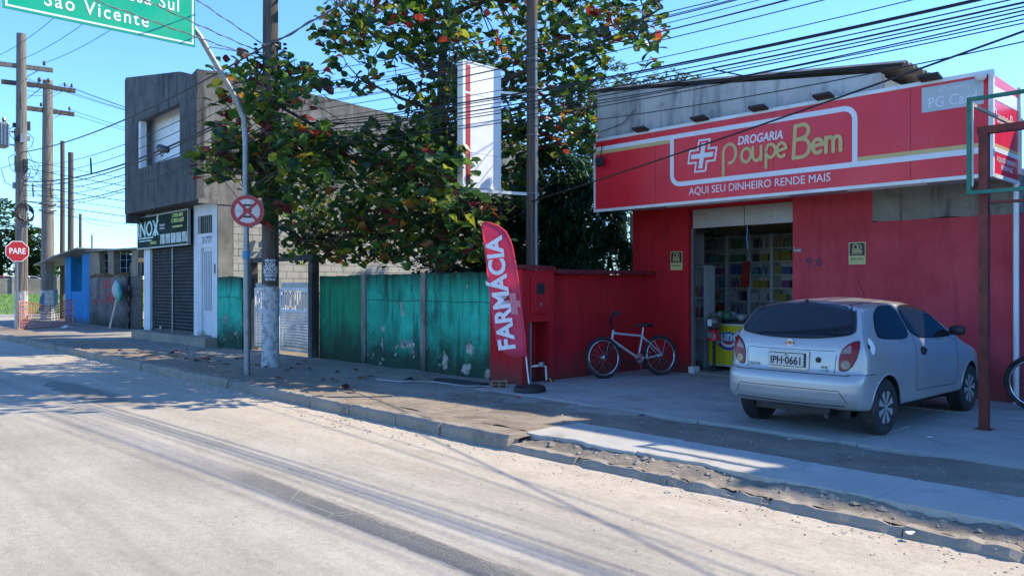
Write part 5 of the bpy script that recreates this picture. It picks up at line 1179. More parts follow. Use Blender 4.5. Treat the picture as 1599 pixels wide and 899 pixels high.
def poster(z0, z1, lines, lab, sp):
    hw = .13; n = 6; b = MB(); pts = []
    for z in (z0, z1):
        for i in range(n+1):
            a = -hw/.17+2*hw/.17*i/n; d = cd_*math.cos(a)+cr_*math.sin(a); pts.append(Vector((PBX,PBY,z))+d*.176)
    b.add(pts, [(i, i+1, n+2+i, n+1+i) for i in range(n)]); t = thing('pole_poster', lab, 'poster', (PBX, PBY, z0)); b.build('sheet', simple('poster_dark', (.05,.05,.075), .7, var=.3), t)
    for i, (tx_, s_) in enumerate(lines):
        me = text_mesh(tx_, s_, M['signwhite'], .001, .003, frame=((0,0,0),(1,0,0),(0,1,0)), squeeze=.82)
        for v in me.vertices:
            a = v.co.x/.18; d = cd_*math.cos(a)+cr_*math.sin(a); q = Vector((PBX,PBY,z1-sp*(i+.6)+v.co.y))+d*(.181+v.co.z); v.co = q
        link('lettering', me, t)
poster(1.80, 2.26, [('MÃE RUTH',.055),('JOGA',.10),('CARTAS',.095),('BÚZIOS',.10),('VIDENTE',.075),('98194-02',.07)], 'dark lettered fortune teller notice pasted round the pole', .074)
# pole behind the pier, with the blank white box sign
pc = pole('slim brown wooden pole standing behind the red pier', -9.70, 9.62, 9.4, .115, .085, M['poler'])
b = MB(); b.tube([(-9.585,9.60,1.9),(-9.60,9.60,6.2)], .022, 8); b.build('conduit', M['galv'], pc, smooth=40)
for z in (3.3, 4.3, 5.1, 5.6): b = MB(); b.torus((-9.7,9.62,z), (0,0,1), .112, .012, 18, 5); b.build('strap', M['galv'], pc)
ws = thing('box_sign', 'tall blank white box sign with a red edge stripe hung from the brown pole', 'sign', (-9.95, 8.7, 3.3))
for z0, z1 in ((3.36,3.90),(3.905,4.86),(4.865,5.37)):
    b = MB(); b.box(-10.07, -9.95, 8.30, 9.12, z0, z1); b.build('panel', M['white'], ws)
b = MB(); b.box(-9.949, -9.945, 8.34, 8.435, 3.38, 4.86); b.box(-9.949, -9.945, 8.34, 8.435, 4.90, 5.33); b.build('stripe', simple('stripe_red', (.38,.02,.035), .5), ws)
b = MB(); b.box(-10.08, -9.94, 8.27, 8.30, 3.33, 5.39); b.box(-10.08,-9.94,8.30,9.12,3.33,3.358); b.box(-10.08,-9.94,8.30,9.12,5.372,5.395); b.build('frame', M['trim'], ws)
b = MB(); b.bar((-10.01,8.4,3.29),(-9.72,9.62,3.29), .05, .05); b.bar((-10.01,9.0,5.0),(-9.72,9.60,5.0), .04, .04); b.build('bracket', M['trim'], ws)
# overhead direction sign on a bent mast, with the no-parking disc
SX, SYY = -13.60, 6.30
ms = thing('sign_mast', 'bent galvanised mast carrying the green direction sign over the road', 'mast', (SX, SYY, .13))
b = MB(); b.tube([(SX,SYY,.08),(SX,SYY-.02,2.4),(SX,SYY-.03,4.3),(SX,SYY-.06,4.7),(SX,SYY-.22,5.05),(SX,SYY-.55,5.55),(SX,SYY-.85,6.0),(SX,SYY-1.05,6.22),(SX-.05,SYY-1.4,6.40),(SX-.1,SYY-2.2,6.5),(SX-.1,SYY-3.6,6.55)], [.054,.052,.05,.05,.049,.049,.048,.048,.046,.045,.045], 14); b.build('tube', M['galv'], ms, smooth=50)
b = MB(); b.tube([(SX,SYY-.75,5.85),(PBX+.15,PBY-.1,6.2)], .008, 5); b.build('stay_wire', M['cable'], ms)
b = MB(); b.tube([(SX,SYY-.02,2.20),(SX,SYY-.02,2.34)], .066, 14); b.build('tape', simple('blue_tape', (.05,.25,.45), .5), ms)
M['sgreen'] = simple('road_sign_green', (.0,.38,.21), .35, var=.12, scale=1.2)
dsn = thing('direction_sign', 'large green overhead road sign reading São Vicente cropped by the frame', 'road sign', (-13.5, 3.9, 5.75))
b = MB(); b.box(-13.47, -13.44, 2.52, 5.31, 5.75, 7.25); b.build('panel', M['sgreen'], dsn)
b = MB()
for y0,y1,z0,z1 in ((2.55,5.28,5.78,5.81),(2.55,5.28,7.19,7.22),(2.55,2.58,5.81,7.19),(5.25,5.28,5.81,7.19)): b.box(-13.439,-13.436,y0,y1,z0,z1)
b.build('border', M['signwhite'], dsn)
lettering('São Vicente', .30, M['signwhite'], ((-13.437, 3.80, 6.00), (0,1,0), (0,0,1)), dsn, depth=.001, bold=.004, spacing=1.22, squeeze=.86)
lettering('Via Expressa Sul', .30, M['signwhite'], ((-13.437, 4.05, 6.37), (0,1,0), (0,0,1)), dsn, depth=.001, bold=.004, spacing=1.16, squeeze=.86)
for z in (6.1, 6.6): b = MB(); b.bar((-13.49,2.8,z),(-13.49,5.25,z), .03, .05); b.build('rail', M['galv'], dsn)
npk = thing('no_parking_sign', 'round red ringed no stopping sign with diagonal cross on the mast', 'road sign', (SX+.08, SYY, 3.05))
ndir = Vector((.93,-.37,0)).normalized(); nrt = Vector((.37,.93,0)).normalized(); nc = Vector((SX+.075, SYY-.03, 3.05))
def disc(c, r, off, th, m, nm, par, n=32, r_in=None):
    b = MB(); c = c+ndir*off
    P = [c+(nrt*math.cos(2*PI*k/n)+Vector((0,0,1))*math.sin(2*PI*k/n))*r for k in range(n)]
    b.prism(P, ndir*th); return b.build(nm, m, par)
M['signr'] = simple('road_sign_red', (.42,.025,.035), .4, var=.1)
disc(nc, .285, 0, .004, M['galv'], 'back', npk); disc(nc, .28, .005, .003, M['signr'], 'ring', npk); disc(nc, .215, .009, .002, simple('sign_face', (.62,.61,.62), .45, dirt=(.4,.4,.4)), 'face', npk)
for s in (-1, 1):
    b = MB(); u = (nrt+Vector((0,0,1))*s).normalized(); v = (nrt-Vector((0,0,1))*s).normalized(); b.obox(nc+ndir*(.0125+.003*(s+1)/2), u*.222, v*.026, ndir*.001); b.build('slash', M['signr'], npk)
b = MB(); E_ = [nc+ndir*.0115+nrt*x+Vector((0,0,z)) for x, z in ((-.07,-.12),(-.035,-.12),(-.035,.12),(-.07,.12))]; b.prism(E_, ndir*.0005)
for z in (-.12,-.015,.085): b.prism([nc+ndir*.0115+nrt*x+Vector((0,0,z+q)) for x, q in ((-.035,0),(.075,0),(.075,.035),(-.035,.035))], ndir*.0005)
b.build('letter', M['black'], npk)
b = MB(); b.bar(nc-ndir*.06-Vector((0,0,.2)), nc-ndir*.0-Vector((0,0,.2)), .08, .03); b.build('clip', M['galv'], npk)
# stop sign at the corner
pa = thing('stop_sign', 'red octagonal stop sign reading PARE at the street corner', 'road sign', (-33.5, 6.74, .13))
b = MB(); b.tube([(-33.55,6.74,.08),(-33.55,6.74,3.3)], .045, 12); b.build('post', M['galv'], pa, smooth=40)
for r, o, m, nm in ((.39,.0,'signwhite','border'), (.362,.006,'signr','face')):
    b = MB(); c = Vector((-33.49+o, 6.74, 3.0)); b.prism([c+Vector((0, r*math.cos(PI/8+k*PI/4)/math.cos(PI/8)*.96, r*math.sin(PI/8+k*PI/4)/math.cos(PI/8)*.96)) for k in range(8)], (.005,0,0)); b.build(nm, M[m], pa)
lettering('PARE', .30, M['signwhite'], ((-33.476, 6.74, 3.0), (0,1,0), (0,0,1)), pa, depth=.002, bold=.006, squeeze=.78)
# far poles
pA = pole('tall grey wooden pole with transformer behind the stop sign', -35.1, 7.2, 11.4, .235, .165, M['polef'])
crossarm(pA, (-35.1,7.15,10.15), (.2,1,0), 2.2, M['polef'], .14, (-.75,.8)); crossarm(pA, (-35.1,7.4,9.5), (.25,1,0), 1.7, M['poler'], .14, (.4,.7))
for k in range(5):
    b = MB(); b.torus((-34.85,7.25+.02*k,4.55-.03*k), (1,.2,.1*k), .33-.02*k, .022, 20, 6); b.build('cable_coil', M['cable'], pA)
for k in range(10):
    a = RC.uniform(0,6.28); z = RC.uniform(5.5,8.0); b = MB(); b.obox((-35.1+.22*math.cos(a),7.2+.22*math.sin(a),z), (.07,0,0), (0,.07,0), (0,0,RC.uniform(.08,.25))); b.build('fitting', M['galv'] if k % 2 else M['black'], pA)
for k in range(8):
    a = RC.uniform(0,6.28); z = RC.uniform(6,9.4); q = Vector((math.cos(a), math.sin(a), 0)); p = Vector((-35.1,7.2,z)); s = RC.uniform(.4,1.0)
    b = MB(); b.tube([p+q*.2, p+q*s+Vector((0,0,-.2)), p+q*s*.8+Vector((0,0,-s)), p+q*.2+Vector((0,0,-s*1.3))], .014, 5); b.build('slack_cable', M['cable'], pA)
tf = thing('transformer', 'pale grey ribbed pole transformer at the picture edge', 'transformer', (-34.9, 6.5, 6.9))
b = MB(); b.box(-35.3,-34.6,6.05,6.72,6.95,7.85); b.build('tank', M['galv'], tf, bevel=.04)
for k in range(6): b = MB(); b.box(-34.6,-34.54,6.1+.11*k,6.13+.11*k,7.0,7.8); b.build('fin', M['galv'], tf)
for k in range(3): b = MB(); b.lathe([(.05,0),(.08,.05),(.05,.1),(.08,.15),(.04,.25),(0,.26)], (-34.95,6.2+.2*k,7.85), 'z', 10); b.build('bushing', M['ceram'], tf)
b = MB(); b.bar((-35.0,6.7,7.6),(-35.1,7.1,7.6), .06,.06); b.bar((-35.0,6.7,7.1),(-35.1,7.1,7.1), .06,.06); b.build('bracket', M['galv'], tf)
p2 = pole('grey wooden pole with two dark crossarms beside the blue kiosk', -42.2, 9.73, 11.4, .31, .20, M['polef'])
crossarm(p2, (-42.2,9.75,11.1), (0,1,0), 2.3, M['poler'], .17, (-.9,-.4,.7,1.0)); crossarm(p2, (-42.2,9.65,9.98), (0,1,0), 2.4, M['poler'], .17, (-.2,1.0))
for z in (5.3,5.6): b = MB(); b.torus((-42.2,9.73,z), (0,0,1), .36, .03, 20, 6); b.build('strap', M['galv'], p2)
for lab, x, y, h, r in (('thin dark steel pole rising beside the blue kiosk', -40.0, 10.15, 7.8, .14), ('slender brown pole close behind the whitewashed grey pole', -43.2, 10.6, 8.8, .12), ('short thin pole far behind the kiosk roof', -55, 14.5, 6.3, .10), ('shortest thin pole far behind the block house', -58, 16.0, 5.2, .06)):
    pole(lab, x, y, h, r, r*.8, M['poler'])
gp = tag(MB().prism([(-42.0,9.3,.6),(-42.0,10.1,.6),(-42.0,10.1,1.6),(-42.0,9.6,1.55),(-42.0,9.35,1.2)], (.03,0,0)).build('metal_sheet', simple('blue_grey_sheet', (.14,.22,.30), .5)), 'blue grey metal sheet leaning at the foot of the grey pole', 'sheet')
# orange safety net
on = thing('safety_net', 'sagging orange plastic safety net between stakes by the stop sign', 'net', (-34.9, 7.9, .13))
b = MB(); A_, B_ = Vector((-33.55,6.8,0)), Vector((-35.9,9.2,0)); n = 34
def npt(s, h): return A_.lerp(B_, s)+Vector((0,0,.15+h*(1.0-.14*math.sin(PI*s)+.05*math.sin(9*s))))+Vector((.05*math.sin(7*s+h*3),0,0))
for j in range(9): b.tube([npt(i/n, j/8) for i in range(n+1)], .016 if j in (0,3,5,8) else .009, 4)
for i in range(n+1): b.tube([npt(i/n, j/8) for j in range(9)], .010, 4)
b.build('mesh', simple('net_orange', (.62,.20,.12), .7), on)
for s in (.0,.55,1.0): p = A_.lerp(B_, s); b = MB(); b.tube([(p.x,p.y,.05),(p.x,p.y,1.2)], .022, 6); b.build('stake', M['plank'], on)

# ================================================================ CABLES
def wire(P, r, m, lab, grp, n=28, twist=0):
    pts = [Vector(p) for p in P]; b = MB(); b.tube(pts, r, 5, cap=False)
    if twist:
        q = []; N = 240
        for i in range(N+1):
            f = i/N*(len(pts)-1); k = min(int(f), len(pts)-2); p = pts[k].lerp(pts[k+1], f-k); a = i/N*twist
            q.append(p+Vector((math.cos(a)*.25, math.cos(a)*.3, math.sin(a)))*r*1.9)
        b.tube(q, r*.8, 4, cap=False)
    return tag(b.build('overhead_cable', m), lab, 'cable', grp)
def para(a, b, sag, n=26): 
    a, b = Vector(a), Vector(b); return [a.lerp(b, i/n)-Vector((0,0,sag*4*(i/n)*(1-i/n))) for i in range(n+1)]
def three(za, z0, zb, y, xa=-14.7, xb=15.0):
    A = np.array([[xa*xa,xa,1],[0,0,1],[xb*xb,xb,1]]); c = np.linalg.solve(A, np.array([za,z0,zb]))
    return [(xa+(xb-xa)*i/36, y, float(np.polyval(c, xa+(xb-xa)*i/36))) for i in range(37)]
UPW = [(5.84,4.68,5.30),(5.62,4.59,5.36),(5.53,4.60,5.48),(5.45,4.58,5.51),(5.36,4.55,5.55),(5.25,4.50,5.55),(5.20,4.50,5.60),(5.10,4.42,5.54)]
for i, z in enumerate(UPW): wire(three(*z, 7.30+.03*(i % 3)), (.006,.006,.005,.007,.005,.006,.005,.006)[i], M['cable'], 'thin black cable crossing the almond tree, %s of the upper fan' % ORD[i], 'upper fan of cables to the frame corner')
LOW = [(4.93,4.21,5.30,.008),(4.89,4.08,5.07,.017),(4.83,4.06,5.04,.011),(4.80,4.02,5.04,.010),(4.72,3.97,5.05,.015),(4.66,3.95,5.05,.010),(4.60,3.91,5.0,.011),(4.49,3.86,5.02,.009),(4.42,3.82,4.96,.009)]
for i, z in enumerate(LOW): wire(three(*z[:3], 7.32+.03*(i % 2)), z[3]*.66, M['cable'], ('thick black cable bundle crossing the sky above the pharmacy, %s' % ('upper one' if i == 1 else 'lower one') if i in (1, 4) else 'thin black cable above the pharmacy roof, %s of its bunch' % ORD[i]), 'bundled cables above the pharmacy')
wire(para((-9.70,9.55,3.15),(4,7.3,4.9), .12), .012, M['cable'], 'single black service cable rising across the grey parapet', None)
wire(para((-9.70,9.60,4.75),(5,7.3,4.35), .35), .008, M['cable'], 'thin cable crossing high over the grey parapet', 'thin cables over the parapet')
wire(para((-9.70,9.60,4.45),(5,7.3,4.15), .35), .007, M['cable'], 'thin cable crossing low over the grey parapet', 'thin cables over the parapet')
wire(para((-14.7,7.2,4.98),(-9.70,9.6,5.05), .25), .014, M['cable'], 'thick black cable slung from the gate pole to the brown pole', None)
wire(para((-14.7,7.2,4.8),(-9.70,9.6,4.75), .3), .012, M['cable'], 'thin black cable slung low from the gate pole to the brown pole', None)
wire([(-9.55,11.22,4.55),(-9.0,11.2,4.62),(-8.7,11.2,4.84)], .006, M['cable'], 'short cable stapled across the grey parapet corner', None)
wire(para((-35,7.2,6.85),(-14.7,7.2,6.45), .35), .019, M['cable'], 'thick grey cable sagging past the mouldy grey building', None)
wire(para((-14.7,7.25,6.45),(4,8.5,10.0), .5), .016, M['cableg'], 'thick twisted grey cable climbing through the almond tree', None, twist=110)
for i, (za, zb, sg_, r) in enumerate(((6.3,5.9,.45,.010),(6.05,5.7,.5,.010),(5.75,5.45,.5,.024),(5.6,5.4,.5,.016),(5.4,5.2,.5,.012),(5.2,5.05,.5,.010),(5.0,4.9,.55,.014),(4.75,4.8,.45,.010))):
    wire(para((-35.0,7.25,za),(-14.75,7.25,zb), sg_), r, M['cable'], 'black cable across the mouldy grey building front, %s' % ORD[i], 'cables across the grey building')
for i, (za, zb, yb, zc) in enumerate(((6.4,6.6,2.0,6.75),(6.25,6.4,2.0,5.95),(6.15,6.15,2.0,5.55))):
    wire(para((PBX,PBY,za),(-6.9,-3.3,2*zc-za+.1), .15), .008, M['cableg'], 'twisted drop cable before the green road sign, %s' % ORD[i], 'drop cables before the green sign', twist=120)
for y0, y1 in ((6.45,6.4),(7.2,7.3),(7.95,8.2)):
    wire(para((-35.1,y0,10.42),(-14.7,y1,10.5), .6), .010, M['cable'], 'bare power line running from the far crossarm to the gate pole top', 'power lines along the street')
for i, (y0, z0) in enumerate(((9.0,11.3),(9.5,11.3),(10.4,11.3),(10.6,11.3),(9.6,10.2),(10.6,10.2))):
    wire(para((-42.2,y0,z0),(-29,22+i*.5,7.2-.25*i), .6), .010, M['cable'], 'thin power line slanting down from the far crossarms behind the grey building', 'power lines behind the grey building')
    if i < 4: wire(para((-35.1,7.3,9.7-.2*i),(-42.2,y0,z0+.1), .25), .010, M['cable'], 'thin line strung between the two far poles', 'lines between the far poles')
for i in range(7):
    wire(para((-35.0,7.2,6.6-.32*i),(-27.5,16.5+i*.6,5.2-.28*i), .3), .010+.004*(i % 2), M['cable'], 'low cable from the transformer pole behind the grey building, %s' % ORD[i], 'low cables behind the grey building')
for i in range(4):
    wire(para((-35.1,7.2,7.4-.55*i),(-60,15+i,7.2-.4*i), .5), .012, M['cable'], 'cable from the transformer pole to the far poles, %s' % ORD[i], 'cables leading away down the street')
sb = thing('splice_closure', 'black cable splice closure hanging before the upper window', 'cable box', (-20.2, 7.2, 5.1))
b = MB(); b.tube([(-20.6,7.2,5.14),(-20.45,7.2,5.16),(-20.0,7.2,5.06),(-19.85,7.2,5.03)], [.03,.10,.085,.03], 10); b.build('body', M['cable'], sb, smooth=40)
b = MB(); b.torus((-20.2,7.16,5.05), (.1,1,0), .13, .012, 16, 5, squash=1); b.build('loop', M['cable'], sb)
for x, z in ((-26.2,5.35),(-33.3,5.25),(-30.8,5.0)):
    tag(MB().torus((x,7.2,z), (.25,1,.05), .24, .02, 18, 5).build('cable_coil', M['cable']), 'black loop of spare cable hung on the lines', 'cable coil', 'spare cable loops on the lines')
